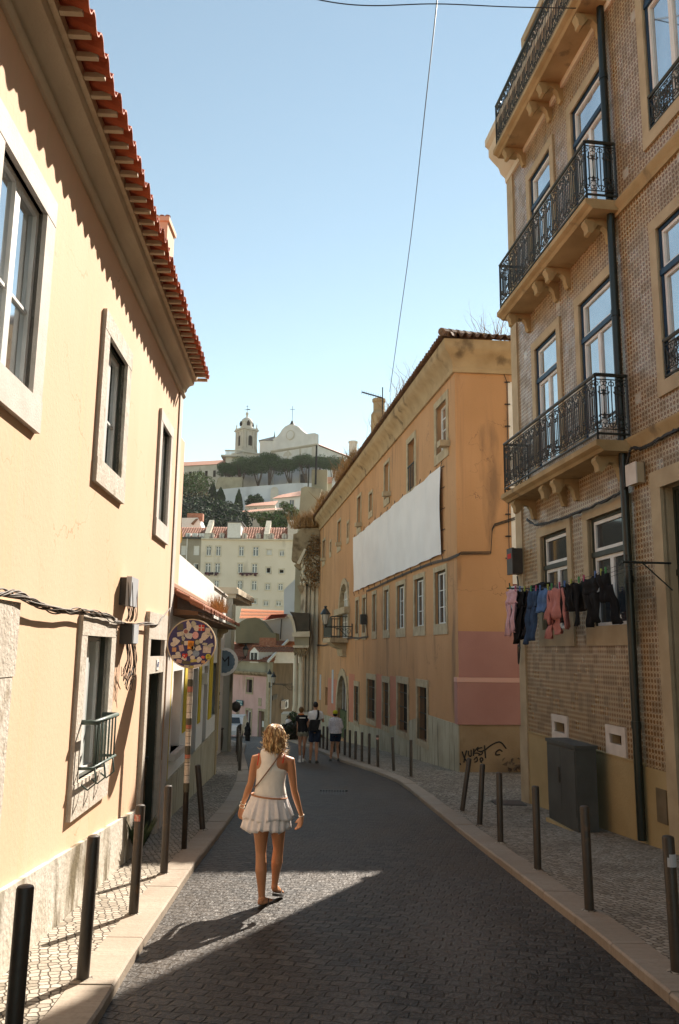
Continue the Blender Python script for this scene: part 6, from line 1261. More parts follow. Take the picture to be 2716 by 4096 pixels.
for i, h in enumerate(hl):
    f = MB(); s = .10; fl_ = i in (10, 11)
    f.wb(WA, h[0], h[0] + s, -.2, -.12, h[2], h[3]); f.wb(WA, h[1] - s, h[1], -.2, -.12, h[2], h[3]); f.wb(WA, h[0] + s, h[1] - s, -.2, -.12, h[3] - s, h[3]); f.wb(WA, h[0] + s, h[1] - s, -.2, -.12, h[2], h[2] + s)
    if not fl_: c = (h[0] + h[1]) / 2; f.wb(WA, c - .1, c + .1, -.2, -.12, h[2] + s, h[3] - s); f.wb(WA, h[0] + s, h[1] - s, -.21, -.125, h[2] + (h[3] - h[2]) * .68, h[2] + (h[3] - h[2]) * .68 + .12)
    f_ = f.build('window', M['wframe'], ap); m = MB(); m.wb(WA, h[0], h[1], -.3, -.22, h[2], h[3]); m.build('pane', M['white'] if i == 4 else M['glassd'] if not fl_ else M['dark'], f_)
    m = MB(); s = .18; m.wb(WA, h[0] - s, h[0], -.02, .06, h[2], h[3]); m.wb(WA, h[1], h[1] + s, -.02, .06, h[2], h[3]); m.wb(WA, h[0] - s, h[1] + s, -.02, .065, h[3], h[3] + s); m.wb(WA, h[0] - s, h[1] + s, -.02, .1, h[2] - s, h[2]); m.build('surround', M['bstone'], f_)
ab = thing('brown_apartment_block', 'stained grey brown apartment block at the left of the beige one', 'building', (ax(150), YA, -6))
hb = [(ax(a, c), ax(b, c), az(d), az(c)) for a, b, c, d in ((95, 152, 795, 903), (237, 300, 795, 903), (92, 150, 985, 1090), (232, 288, 990, 1085))]
m = MB(); wallgrid(m, WA, ax(-200), L0 - .02, -6, az(722), hb, .3); body(m, WA, ax(-200), L0 - .02, -6, az(722), 12); m.build('wall', mk('stained_facade', (.38, .34, .27), (.28, .25, .19), .3, .9, stain=(.18, .15, .11), sthr=.55, sscale=.35, sstretch=(1, 1, .3)), ab)
for i, h in enumerate(hb): m = MB(); m.wb(WA, h[0], h[1], -.28, -.2, h[2], h[3]); q = m.build('window', M['white' if i < 2 else 'wframe'], ab)
for i, h in enumerate(hb[2:]): m = MB(); m.wb(WA, h[0] + .3, h[0] + 1.1, -.199, -.19, h[2] + .2, h[3] - .2); m.wb(WA, h[0] + 1.4, h[1] - .25, -.199, -.19, h[2] + .2, h[3] - .2); m.build('pane', M['glassd'], q)
m = MB(); m.wb(WA, ax(-200), L0 - .02, 0, .5, az(722), az(705)); m.build('gutter_band', M['cabinet'], ab)
m = MB(); m.tube([(ax(155), YA - .2, az(720)), (ax(155), YA - .2, az(1100))], .1, 6); m.build('downpipe', M['white'], ab)
m = MB(); m.wb(WA, L0, R1, 0, .35, az(728), az(714)); m.build('eave_band', M['bstone'], ap)
def roofbit(par, x0, x1, y0=712, y1=555): 
    m = MB(); a, b = Vector((ax(x0), YA + .2, az(y0))), Vector((ax(x1), YA + .2, az(y0))); h = az(y1) - az(y0); h *= 1.03
    c, d = b + Vector((0, 4, h * 1.03)), a + Vector((0, 4, h * 1.03)); tileface(m, a, b, c, d, max(6, int((b.x - a.x) / .42)), 8, .06); m.add([d, c, c + Vector((0, 6, -3)), d + Vector((0, 6, -3))], [(0, 1, 2, 3)]); m.build('roof', M['tilet'], par, fix=False)
roofbit(ap, 360, 600); roofbit(ap, 760, 1050); roofbit(ap, 1045, 1280); roofbit(ab, -100, 400, 700, 562)
for x0, x1 in ((345, 440), (1012, 1080)):
    m = MB(); a = Vector((ax(x0), YA - .1, az(714))); b = a + Vector((0, 4.6, az(548) - az(714) + .5)); k = Vector((.9, 0, 0)); m.extr([a, a + k, b + k, b], (0, .0, .01)) if 0 else m.add([a, a + k, b + k, b, a + Vector((0, .4, 1.0)), a + k + Vector((0, .4, 1.0)), b + k + Vector((0, 0, .9)), b + Vector((0, 0, .9))], [(0, 1, 2, 3), (4, 5, 6, 7), (0, 1, 5, 4), (1, 2, 6, 5), (2, 3, 7, 6), (3, 0, 4, 7)]); m.build('party_wall', M['bstone'], ap)
m = MB(); m.box(ax(603), ax(752), YA - .15, YA + 6, az(705), az(535)); m.build('stair_tower', M['white'], ap); m = MB(); m.box(ax(592), ax(768), YA - .3, YA + 6.2, az(535), az(518)); m.add([(ax(598), YA - .2, az(518)), (ax(762), YA - .2, az(518)), (ax(762), YA + 6, az(518)), (ax(598), YA + 6, az(518)), (ax(678), YA + 3, az(492))], [(0, 1, 4), (1, 2, 4), (2, 3, 4), (3, 0, 4)]); m.tube([(ax(678), YA + 3, az(495)), (ax(678), YA + 3, az(455))], [.3, .03], 6); m.build('tower_cap', M['cabinet'], ap)
m = MB(); m.box(ax(1282), ax(1400), YA - .1, YA + 6, az(712), az(515)); m.box(ax(1275), ax(1405), YA - .2, YA + 6.1, az(514), az(500)); m.build('roof_block', M['stone2'], ap)
for x in (395, 508, 768, 920, 1070, 1215): 
    m = MB(); x0, x1 = ax(x), ax(x + 54); m.box(x0, x1, YA + .3, YA + 3.5, az(712), az(655)); m.add([(x0 - .1, YA + .2, az(655)), (x1 + .1, YA + .2, az(655)), (x1 + .1, YA + 3.5, az(655)), (x0 - .1, YA + 3.5, az(655)), ((x0 + x1) / 2, YA + .2, az(645)), ((x0 + x1) / 2, YA + 3.5, az(645))], [(0, 1, 4), (1, 2, 5, 4), (0, 4, 5, 3)]); q = m.build('dormer', M['stone2'], ap)
    m = MB(); m.box(x0 + .4, (x0 + x1) / 2 - .08, YA + .25, YA + .35, az(706), az(662)); m.box((x0 + x1) / 2 + .08, x1 - .4, YA + .25, YA + .35, az(706), az(662)); m.build('pane', M['glassd'], q)
for x0, x1 in ((130, 185), (200, 262), (278, 340)):
    m = MB(); m.box(ax(x0), ax(x1), YA + .3, YA + 3.5, az(708), az(655)); q = m.build('dormer', M['white'], ab); m = MB(); m.box(ax(x0) + .5, ax(x1) - .5, YA + .22, YA + .31, az(700), az(665)); m.build('pane', M['glassd'], q)
for x0, x1, t in ((370, 460, 'left'), (480, 520, 'second'), (755, 955, 'long')):
    m = MB(); rd = random.Random(x0); x = x0
    while x < x1: w_ = rd.uniform(6, 14); m.box(ax(x), ax(x + w_), YA - .55, YA - .45, az(1110 + rd.uniform(-5, 25) * (1 if t != 'second' else 1.3)), az(1095)); x += w_ + 1
    tag(m.build('laundry', mk('dark_laundry_' + t, (.03, .03, .035), (.12, .03, .04), 1.5, .95)), {'left': 'dark laundry hanging under the left windows of the beige block', 'second': 'dark and red laundry hanging below the second left window of the beige block', 'long': 'long row of dark laundry under the middle windows of the beige block'}[t], 'laundry')
yh = thing('yellow_gable', 'ochre gable with a yellow edge just beyond the cream house corner', 'house', atd(412, 1290, 34))
m = MB(); m.extr([atd(x, y, 34) for x, y in [(395, 1325), (395, 1180), (408, 1168), (414, 1180), (421, 1242), (419, 1252), (410, 1262), (410, 1325)]], (-3, 6, 0)); m.build('wall', mk('ochre_wall', (.62, .36, .10), None), yh)
wf_ = thing('white_gable_house', 'small white house with a tiled roof behind the brown apartment block', 'house', X(g3, 200, 560, 150)); m = MB(); m.extr([X(g3, x, y, 150) for x, y in [(100, 640), (105, 480), (210, 480), (285, 478), (320, 570), (320, 640)]], (0, 6, 0)); m.build('wall', M['white'], wf_)
m = MB(); A = X(g3, 245, 475, 150); m.box(A.x - 1.5, A.x + 1.5, 150.5, 152, A.z - .5, A.z + .9); m.build('chimney', M['tilet'], wf_); m = MB(); m.extr([X(g3, x, y, 149.8) for x, y in [(205, 545), (260, 490), (290, 488), (230, 560)]], (0, .5, 0)); m.build('roof_edge', M['tileo'], wf_)
# ================================================================ HILL
M['hill'] = mk('hill_scrub', (.05, .055, .025), (.09, .08, .04), .12, .95, .6, 1.5)
m = MB(); xs = [-260, -140, -80, -60, -45, -30, -15, 0, 15, 40, 120, 240]
def hz(x, y):
    t = max(0, min(1, (y - 152) / 86)); return -12 + (61 - 2 - 12 * 0) * 0 + (t ** .8) * 49 - (3 if x < -30 and t < 1 else 0) if y > 152 else -12
m.sheet([[Vector((x, y, hz(x, y) if y < 240 else 46.5)) for x in xs] for y in (150, 153, 160, 170, 180, 192, 205, 218, 230, 238, 245, 270, 330, 500)]); tag(m.build('hillside', M['hill'], fix=False, smooth=True), kind='structure')
gc = crop(850, 1600, 2.613)
# church tower
YC = 262
ct = thing('church_tower', 'pale stone baroque bell tower with a small dome and weather vane on the hilltop', 'tower', X(gc, 350, 600, YC))
M['cstone'] = mk('pale_church_stone', (.56, .53, .48), (.46, .43, .38), .35, .9, .1, 3, stain=(.30, .27, .22), sthr=.6, sscale=.4, sstretch=(1, 1, .5)); M['cwhite'] = mk('church_whitewash', (.66, .66, .66), (.56, .56, .56), .3, .9, stain=(.42, .41, .39), sthr=.6, sscale=.2)
cx = X(gc, 352, 450, YC).x; ht = (X(gc, 462, 450, YC).x - X(gc, 245, 450, YC).x) / 2 / 1.36
def sq(m, h, z0, z1, h2=None, mi=0, rot=R(38), cy=YC):
    h2 = h if h2 is None else h2; P = []
    for hh, z in ((h, z0), (h2, z1)):
        for q in range(4): a = rot + math.pi / 4 + q * math.pi / 2; P.append((cx + hh * 1.4142 * math.cos(a), cy + hh * 1.4142 * math.sin(a), z))
    m.hexa(P, mi)
def tz(y): return X(gc, 352, y, YC).z
m = MB(); sq(m, ht * 1.25, 40, tz(578)); sq(m, ht * 1.42, tz(578), tz(562)); sq(m, ht * 1.08, tz(561), tz(520)); m.build('base', M['cstone'], ct)
m = MB(); sq(m, ht * .97, tz(520), tz(345)); m.build('belfry', M['cstone'], ct)
for z0, z1, h in ((tz(345), tz(332), 1.06), (tz(331), tz(320), 1.2), (tz(319), tz(308), 1.12)): m = MB(); sq(m, ht * h, z0, z1); m.build('cornice', M['cstone'], ct)
for q in range(4):
    a = R(38) + q * math.pi / 2; n = Vector((math.cos(a), math.sin(a), 0)); t = Vector((-n.y, n.x, 0)); W_ = Wall(0, 0, 1, 0); W_.p = Vector((cx, YC, 0)) + n * ht * .97; W_.d = t; W_.n = n; z0, z1 = tz(490), tz(385); m = MB()
    r = ht * .27; m.prism(W_, [(-r, z0), (r, z0)] + [(r * math.cos(b), z1 - r + r * math.sin(b)) for b in [i * math.pi / 8 for i in range(9)]], .02, .12); m.build('arch_opening', M['dark'], ct)
    m = MB(); [m.wb(W_, s - .3, s + .3, .0, .35, tz(520), tz(346)) for s in (-ht * .82, ht * .82, -ht * .45, ht * .45)]; m.lathe(W_.P(0, -.25, z0 + 1.2), [(.9, 0), (.7, .5), (.5, 1.2), (.1, 1.6)], 8) if 0 else None; m.build('pilasters', M['cstone'], ct)
m = MB(); R_ = (X(gc, 425, 240, YC).x - X(gc, 300, 240, YC).x) / 2
m.lathe((cx, YC, 0), [(R_ * 1.05, tz(308)), (R_ * 1.02, tz(285)), (R_ * .9, tz(270)), (R_ * .92, tz(240)), (R_ * 1.0, tz(238)), (R_ * .95, tz(225)), (R_ * .75, tz(203)), (R_ * .45, tz(190)), (R_ * .18, tz(184)), (R_ * .14, tz(165)), (R_ * .26, tz(150)), (R_ * .2, tz(132)), (.05, tz(126))], 16); m.build('dome', M['cstone'], ct, smooth='auto')
m = MB(); [m.lathe((cx + ht * 1.35 * math.cos(R(38) + math.pi / 4 + q * math.pi / 2), YC + ht * 1.35 * math.sin(R(38) + math.pi / 4 + q * math.pi / 2), 0), [(.3, tz(308)), (.35, tz(296)), (.14, tz(285)), (.22, tz(275)), (.05, tz(250))], 6) for q in range(4)]; m.build('pinnacles', M['cstone'], ct)
for q in range(4): a = R(38) + q * math.pi / 2 - .25 ; m = MB(); c = Vector((cx + R_ * .96 * math.cos(a), YC + R_ * .96 * math.sin(a), tz(256))); m.lathe(c - Vector((0, 0, .8)), [(.5, 0), (.6, .9), (.3, 1.7)], 6); m.build('lantern_opening', M['dark'], ct)
m = MB(); m.tube([(cx, YC, tz(130)), (cx, YC, tz(55))], .07, 5); m.tube([(cx - .35, YC, tz(68)), (cx + .35, YC, tz(68))], .06, 5); m.add([(cx - 1.2, YC, tz(103)), (cx + 1.2, YC, tz(103)), (cx + .6, YC, tz(92)), (cx, YC, tz(97)), (cx - 1.2, YC + .15, tz(103)), (cx + 1.2, YC + .15, tz(103)), (cx + .6, YC + .15, tz(92)), (cx, YC + .15, tz(97))], [(0, 1, 2, 3), (4, 5, 6, 7), (0, 1, 5, 4), (1, 2, 6, 5), (2, 3, 7, 6), (3, 0, 4, 7)]); m.build('weather_vane', M['iron'], ct)
m = MB(); A = X(gc, 140, 560, YC - 6); B = X(gc, 300, 560, YC - 6); m.box(A.x, B.x, YC - 6, YC + 4, 40, A.z - 1.2); m.box(A.x - 1.5, B.x, YC - 7, YC + 4, A.z - 1.2, A.z - .6)
for i in range(9): x = A.x + (B.x - A.x) * i / 12; m.box(x, x + .25, YC - 6.8, YC - 6.5, A.z - .6, A.z + .7)
m.box(A.x - .3, B.x, YC - 6.9, YC - 6.4, A.z + .7, A.z + 1.1); m.build('balustrade', M['cstone'], ct)
# church
WCh = Wall(0, 0, 1, 0); P0 = X(gc, 625, 520, 266); P1 = X(gc, 1085, 455, 256); WCh = Wall(P0.x, P0.y, P1.x - P0.x, P1.y - P0.y, 1); LC = (P1 - P0).length
chh = thing('church', 'white baroque hilltop church with a curved gable and round window', 'church', WCh.P(8, 0, 46))
def ch(x, y): return WCh.hit(*gc(x, y))
gab = [(625, 900), (1085, 900), (1083, 350), (1065, 345), (1000, 352), (985, 355), (950, 330), (920, 305), (905, 285), (880, 268), (850, 262), (822, 240), (795, 258), (760, 275), (725, 310), (705, 345), (680, 375), (655, 392), (630, 412)]
m = MB(); m.prism(WCh, [ch(x, y) for x, y in gab], 0, -1.5); m.build('facade', M['cwhite'], chh)
sa, za = ch(1085, 900)
rl = [WCh.P(LC * .52, -1.4, ch(860, 262)[1] - 1.0), WCh.P(LC * .52, -34, ch(860, 262)[1] - 1.0)]
z_e = ch(1085, 470)[1]; m = MB(); P = WCh.P; z_t = ch(840, 300)[1] - 2
m.add([P(0, -1.4, 40), P(LC, -1.4, 40), P(LC, -34, 40), P(0, -34, 40), P(0, -1.4, z_e), P(LC, -1.4, z_e), P(LC, -34, z_e), P(0, -34, z_e)], [(0, 1, 5, 4), (1, 2, 6, 5), (2, 3, 7, 6), (3, 0, 4, 7)]); m.build('nave_wall', M['cwhite'], chh)
m = MB(); m.add([P(-.3, -1.3, z_e + .2), P(LC + .6, -1.3, z_e + .2), P(LC + .6, -34, z_e + .2), P(-.3, -34, z_e + .2), P(LC / 2, -1.3, z_t), P(LC / 2, -34, z_t)], [(1, 2, 5, 4), (0, 4, 5, 3), (2, 3, 5)]); m.build('nave_roof', M['tilet'], chh)
for (x0, y0, x1, y1) in ((620, 520, 1140, 440),): m = MB(); m.profile(WCh, [(0, z_e - .4), (.5, z_e - .1), (.7, z_e + .3), (0, z_e + .5)], -.3, LC + .6); m.build('cornice', M['cstone'], chh)
m = MB(); s0, z0 = ch(815, 367); m.prism(WCh, [(s0 + 1.75 * math.cos(t), z0 + 1.75 * math.sin(t)) for t in [i * math.pi / 12 for i in range(24)]], .01, .25); m.build('round_window', M['cstone'], chh); m = MB(); m.prism(WCh, [(s0 + 1.4 * math.cos(t), z0 + 1.4 * math.sin(t)) for t in [i * math.pi / 12 for i in range(24)]], .26, .3); m.build('round_window_infill', M['cwhite'], chh)
for s, w_ in ((-.2, 1.2), (LC - 1.6, 1.6), (LC * .36, .5), (LC * .64, .5)): m = MB(); m.wb(WCh, s, s + w_, 0, .3, 46, z_e - .4); m.build('pilaster', M['cstone'], chh)
for x0, x1, y0, y1 in ((905, 955, 650, 720), (985, 1010, 690, 720)): a, z0 = ch(x0, y1); b, z1 = ch(x1, y0); m = MB(); m.wb(WCh, a, b, .01, .1, z0, z1); m.build('window', M['dark'], chh)
a, z0 = ch(905, 870); b, z1 = ch(985, 770); m = MB(); m.wb(WCh, a, b, .01, .2, z0 - 1, z1); m.build('church_door', M['dark'], chh)
m = MB(); m.prism(WCh, [((ch(785, 580)[0] + 1.8 * math.cos(t)), ch(785, 585)[1] + 1.6 * math.sin(t)) for t in [i * math.pi / 8 for i in range(9)]], .02, .2); m.build('arched_niche', M['cstone'], chh)
p = WCh.P(*[ch(822, 240)[0], -.6, ch(822, 240)[1]]); m = MB(); m.lathe(p, [(.9, -.5), (.5, .3), (.35, .8), (.15, 1.0)], 8); m.tube([p, p + Vector((0, 0, 6.2))], .08, 5); m.tube([p + Vector((-.9, 0, 5)), p + Vector((.9, 0, 5))], .08, 5); m.build('cross', M['iron'], chh)
p = X(gc, 590, 440, 268); m = MB(); m.box(p.x - 3, p.x + 2.5, 266, 274, 44, p.z); m.build('side_pier', M['cwhite'], chh); m = MB(); m.add([(p.x - 3.4, 265.6, p.z), (p.x + 2.9, 265.6, p.z), (p.x + 2.9, 274, p.z), (p.x - 3.4, 274, p.z), (p.x + 1.8, 269, p.z + 2.4)], [(0, 1, 4), (1, 2, 4), (2, 3, 4), (3, 0, 4)]); m.tube([(p.x + 1.8, 269, p.z + 2), (p.x + 1.8, 269, p.z + 4.3)], [.3, .03], 5); m.build('pier_roof', M['cabinet'], chh)
p = X(gc, 1470, 500, 300); m = MB(); m.box(p.x - 1.5, p.x + 4.5, 300, 304, 50, p.z - 1); m.lathe((p.x, 301, p.z - 1), [(1.6, 0), (1.6, 3), (1.9, 3.1), (1.9, 3.8)], 10); m.build('chimney_turret', M['cstone'], chh)
cv = thing('convent_wing', 'long grey convent wing with a low red roof left of the bell tower', 'building', X(f1, 250, 700, 256)); a, b = X(f1, -60, 690, 262), X(f1, 440, 600, 256); WV = Wall(a.x, 262, b.x - a.x, -6); m = MB(); zv = b.z; m.wb(WV, 0, (b - a).length, -14, 0, 38, zv); m.build('wall', M['cstone'], cv)
LV = (b - a).length; m = MB(); P = WV.P; m.add([P(-1, .5, zv), P(LV + .5, .5, zv), P(LV + .5, -14, zv), P(-1, -14, zv), P(4, -6, zv + 3.0), P(LV - 3, -6, zv + 3.0)], [(0, 1, 5, 4), (1, 2, 5), (2, 3, 4, 5), (3, 0, 4)]); m.build('roof', M['tilet'], cv)
for i in range(8): s = LV * (i + .55) / 8; m = MB(); m.wb(WV, s - .45, s + .45, .01, .1, zv - 4.2, zv - 2.0); m.build('window', M['dark'], cv)
# retaining walls
rwm = mk('whitewashed_retaining_wall', (.60, .62, .66), (.50, .52, .56), .15, .9, stain=(.36, .37, .40), sthr=.56, sscale=.12, sstretch=(1, 1, .5))
rwt = thing('retaining_wall', 'long curved whitewashed retaining wall with a blind arch below the pine trees', 'wall', X(gc, 500, 1080, 240))
m = MB(); tp = [(30, 935), (95, 932), (300, 912), (500, 897), (620, 888), (800, 872), (920, 868), (1050, 868), (1200, 872)]; n = len(tp); pts = []
for i, (x, y) in enumerate(tp): q = X(gc, x, y, 240 + 3 * abs(i / 4 - 1)); pts.append(q)
vs = [p for p in pts] + [Vector((p.x, p.y - 1.5, 26)) for p in pts] + [p + Vector((0, 3, 0)) for p in pts]; m.add(vs, [(i, i + 1, n + i + 1, n + i) for i in range(n - 1)] + [(i, i + 1, 2 * n + i + 1, 2 * n + i) for i in range(n - 1)]); m.build('wall', rwm, rwt)
c = X(gc, 648, 985, 238.3); m = MB(); W_ = Wall(c.x, 238.4, 1, 0); m.prism(W_, [(-1.2, c.z - 2.4), (1.2, c.z - 2.4)] + [(1.2 * math.cos(b), c.z + 1.1 + 1.2 * math.sin(b)) for b in [i * math.pi / 8 for i in range(9)]], .0, .3); m.build('blind_arch', M['cstone'], rwt)
m = MB(); W_ = Wall(c.x, 238.2, 1, 0); m.add([W_.P(-11, .4, c.z - 9), W_.P(-2.8, .4, c.z - 9), W_.P(-2.8, 0, c.z + 4)], [(0, 1, 2)]) if 0 else m.box(c.x - 9, c.x - 3.2, 237.2, 239, c.z - 12, c.z - 1); m.build('buttress', rwm, rwt)
t2 = thing('upper_terrace_wall', 'greyish beige terrace wall with a rounded end under the pines', 'wall', X(gc, 150, 900, 246)); m = MB(); tp = [(28, 960), (35, 880), (55, 820), (75, 808), (200, 806), (310, 806)]; pts = [X(gc, x, y, 246 + .0 * x) for x, y in tp]; pl = pts + [Vector((pts[-1].x, 246, 36)), Vector((pts[0].x, 246, 36))]; m.extr(pl, (0, 4, 0)); m.build('wall', M['oldwall'], t2)
# hill houses
def hhouse(label, Y, wall, roof, wins, wm='white', dz=4, nm='hill_house'):
    t = thing(nm, label, 'house', X(g3, wall[0][0], wall[0][1], Y)); m = MB(); m.extr([X(g3, x, y, Y) for x, y in wall], (0, 8, 0)); m.build('wall', M[wm], t)
    a, b, c, d = roof; m = MB(); tileface(m, X(g3, *a, Y - .8), X(g3, *b, Y - .8), X(g3, *c, Y + dz), X(g3, *d, Y + dz), 30, 4, .08); m.build('roof', M['tilet'], t, fix=False)
    for x0, y0, x1, y1 in wins: A, B = X(g3, x0, y1, Y - .1), X(g3, x1, y0, Y - .1); m = MB(); m.box(A.x, B.x, Y - .12, Y + .1, A.z, B.z); w = m.build('window', M['stone2'], t); m = MB(); m.box(A.x + .18, (A.x + B.x) / 2 - .06, Y - .16, Y - .1, A.z + .15, B.z - .15); m.box((A.x + B.x) / 2 + .06, B.x - .18, Y - .16, Y - .1, A.z + .15, B.z - .15); m.build('pane', M['glassd'], w)
hhouse('long low stone house with a dark roof just above the apartment block', 184, [(728, 620), (728, 432), (860, 420), (1150, 392), (1390, 380), (1390, 620)], [(722, 430), (1395, 365), (1380, 355), (800, 400)], [(1015, 438, 1048, 476), (1135, 430, 1172, 492), (950, 440, 985, 480), (1350, 430, 1392, 480)], 'stone')
hhouse('narrow cream house with small square windows on the hill', 196, [(812, 420), (812, 352), (900, 345), (1150, 335), (1150, 420)], [(810, 352), (1155, 335), (1190, 290), (900, 322)], [(858, 365, 870, 385), (912, 360, 950, 388), (1022, 356, 1040, 376), (1082, 355, 1100, 374)], 'stone2')
hhouse('white house with a railed window and red roof below the blind arch', 208, [(1128, 420), (1128, 268), (1200, 250), (1440, 225), (1440, 420)], [(1120, 265), (1445, 232), (1440, 180), (1200, 228)], [(1305, 275, 1368, 345), (1212, 300, 1240, 330)], 'cwhite')
p = X(gc, 1200, 850, 150); t = thing('hill_house', 'small pink roofed house with a white chimney right of the tall roof pole', 'house', X(gc, 1200, 920, 150)); m = MB(); m.extr([X(gc, x, y, 150) for x, y in [(1148, 1100), (1148, 862), (1248, 862), (1248, 1100)]], (0, 5, 0)); m.build('wall', mk('cream_wall', (.52, .46, .34), None), t); m = MB(); m.extr([X(gc, x, y, 149.5) for x, y in [(1145, 865), (1255, 865), (1248, 805), (1135, 805)]], (0, 1, 0)); m.build('roof', mk('pale_pink_tile', (.60, .34, .25), (.52, .28, .2), 2), t)
m = MB(); m.extr([X(gc, x, y, 149.3) for x, y in [(1248, 1000), (1248, 815), (1282, 815), (1282, 1000)]], (0, 2, 0)); m.build('chimney', M['cwhite'], t)
# trees
bark = mk('pine_bark', (.10, .07, .05), (.06, .045, .035), 2, .95); pine = mk('pine_needles', (.016, .048, .008), (.035, .075, .012), .5, .85); pine2 = mk('pine_needles_light', (.060, .125, .020), (.045, .095, .016), .5, .85); olive = mk('olive_leaves', (.10, .11, .035), (.07, .085, .03), .4, .85); ochre = mk('dry_ochre_leaves', (.18, .12, .04), (.12, .08, .03), .4, .9)
def pine_tree(cxp, cyp, rx, ry, bx, by, label, Y=250, seed=1):
    k = Y / F / 2.613; c = X(gc, cxp, cyp, Y); b = X(gc, bx, by, Y); b.z = min(b.z, 47); rx *= k; ry *= k; rd = random.Random(seed)
    t = thing('stone_pine', label, 'tree', b, 'stone pines on the hilltop terrace'); m = MB(); fk = b.lerp(c, .38) + Vector((rd.uniform(-.4, .4), 0, 0))
    m.tube([b - Vector((0, 0, 2)), b.lerp(fk, .5) + Vector((rd.uniform(-.4, .4), 0, 0)), fk], [.45, .34, .28], 6)
    for i in range(6):
        q = c + Vector((rd.uniform(-.7, .7) * rx, rd.uniform(-.6, .6) * rx, -ry * .35)); mid = fk.lerp(q, .5) + Vector((0, 0, -rd.uniform(.2, .9))); m.tube([fk - Vector((0, 0, .2)), mid, q], [.26, .17, .07], 5)
    m.build('trunk', bark, t)
    m = MB(); n = int(34 + rx * 4.2); ry *= 1.5; c.z -= 1.2
    for i in range(n):
        a = rd.uniform(0, 6.28); rr = math.sqrt(rd.random()); q = c + Vector((math.cos(a) * rr * rx * .86, math.sin(a) * rr * rx * .8, (ry * .45) * (1 - rr * rr) + rd.uniform(-.65, .25) * ry)); s = rd.uniform(1.0, 1.9)
        foliage(m, q, s * 1.15, s * 1.15, s * .7, 230, .19, rd.random(), mi=(0, 0, 1), shell=.8)
    m.build('crown', [pine, pine2], t, fix=False)
for i, a in enumerate([(150, 690, 95, 55, 285, 905, 'low leftmost stone pine leaning over the terrace wall'), (310, 655, 135, 78, 290, 905, 'wide stone pine in front of the bell tower base'), (470, 650, 110, 80, 480, 890, 'stone pine between the bell tower and the church'), (600, 620, 150, 88, 575, 880, 'largest dark stone pine left of the church front'), (780, 650, 90, 60, 860, 860, 'small stone pine crossing the church front'), (960, 605, 120, 52, 1020, 858, 'flat topped stone pine above the church door'), (1130, 620, 70, 55, 1075, 850, 'stone pine behind the tall roof pole'), (1270, 635, 140, 70, 1250, 812, 'rightmost stone pine beside the orange building eave')]): pine_tree(*a, seed=i + 3)
def tree(name, label, cat, c, rx, rz, base, mats, n=2600, size=.22, seed=1, cyp=False, group=None, tw=.25):
    t = thing(name, label, cat, base, group); m = MB(); m.tube([Vector(base) - Vector((0, 0, 1)), Vector(c)], [tw, tw * .4], 6)
    rd = random.Random(seed)
    if not cyp: [m.tube([Vector(base).lerp(Vector(c), .5), Vector(c) + Vector((rd.uniform(-.6, .6) * rx, rd.uniform(-.6, .6) * rx, rd.uniform(-.2, .5) * rz))], [tw * .5, .04], 5) for _ in range(5)]
    m.build('trunk', bark, t); m = MB()
    if cyp:
        for i in range(n): a = rd.uniform(0, 6.28); h = rd.random(); r = rx * (math.sin(math.pi * min(1, .12 + h * .88)) ** .6) * (1 - h * .55) * rd.uniform(.6, 1.08); q = Vector(c) + Vector((r * math.cos(a), r * math.sin(a), (h * 2 - 1) * rz)); s = size * rd.uniform(.6, 1.3); m.add([q - Vector((s * .4, 0, 0)), q + Vector((s * .4, rd.uniform(-.2, .2) * s, 0)), q + Vector((rd.uniform(-.1, .1), 0, s * 1.8))], [(0, 1, 2)], rd.choice((0, 0, 1)))
    else:
        k = 16
        for i in range(k): v = Vector((rd.gauss(0, 1), rd.gauss(0, 1), rd.gauss(0, .9))).normalized() * rd.uniform(.35, .85); s = rd.uniform(.25, .45); foliage(m, (c[0] + v.x * rx, c[1] + v.y * rx, c[2] + v.z * rz), rx * s, rx * s, rz * s * .8, n // k, size, rd.random(), shell=.8)
    m.build('crown', mats, t, fix=False)
dk = mk('cypress_leaves', (.014, .026, .014), (.022, .036, .018), .5, .9)
for (x, y0, y1, rx, lb) in ((455, 90, 345, 1.6, 'cypress at the rounded end of the retaining wall'), (540, 155, 320, 1.7, 'cypress left of the white wall middle'), (745, 172, 430, 1.5, 'slim pointed cypress alone in front of the white wall')):
    a, b = X(g3, x, y0, 226), X(g3, x, y1, 226); tree('cypress', lb, 'tree', (a.x, 226, (a.z + b.z) / 2), rx, (a.z - b.z) / 2, (a.x, 226, b.z - 2), [dk, pine], 1600, .3, x, True, 'cypresses on the hillside')
for (x, y, rx, rz, lb, mt, Y) in ((130, 120, 6.5, 7.0, 'bright olive green tree at the upper left of the hillside', [olive, pine2], 215), (250, 110, 5.0, 5.5, 'round green tree below the convent wing', [pine2, olive], 222), (915, 275, 2.2, 2.6, 'small dark bush tree against the white wall', [dk, pine], 220), (1080, 505, 4.2, 1.9, 'spreading bright green shrub above the apartment roof', [pine2, olive], 172), (1275, 440, 3.6, 2.9, 'bright green tree beside the long stone house', [pine2, olive], 172), (1215, 530, 3.0, 1.4, 'low green shrub behind the apartment roof block', [pine2, pine], 170)):
    c = X(g3, x, y, Y); tree('hillside_tree', lb, 'tree', c, rx, rz, (c.x, c.y, c.z - rz * 1.6), mt, 2800, .3, x)
m = MB(); rd = random.Random(12)
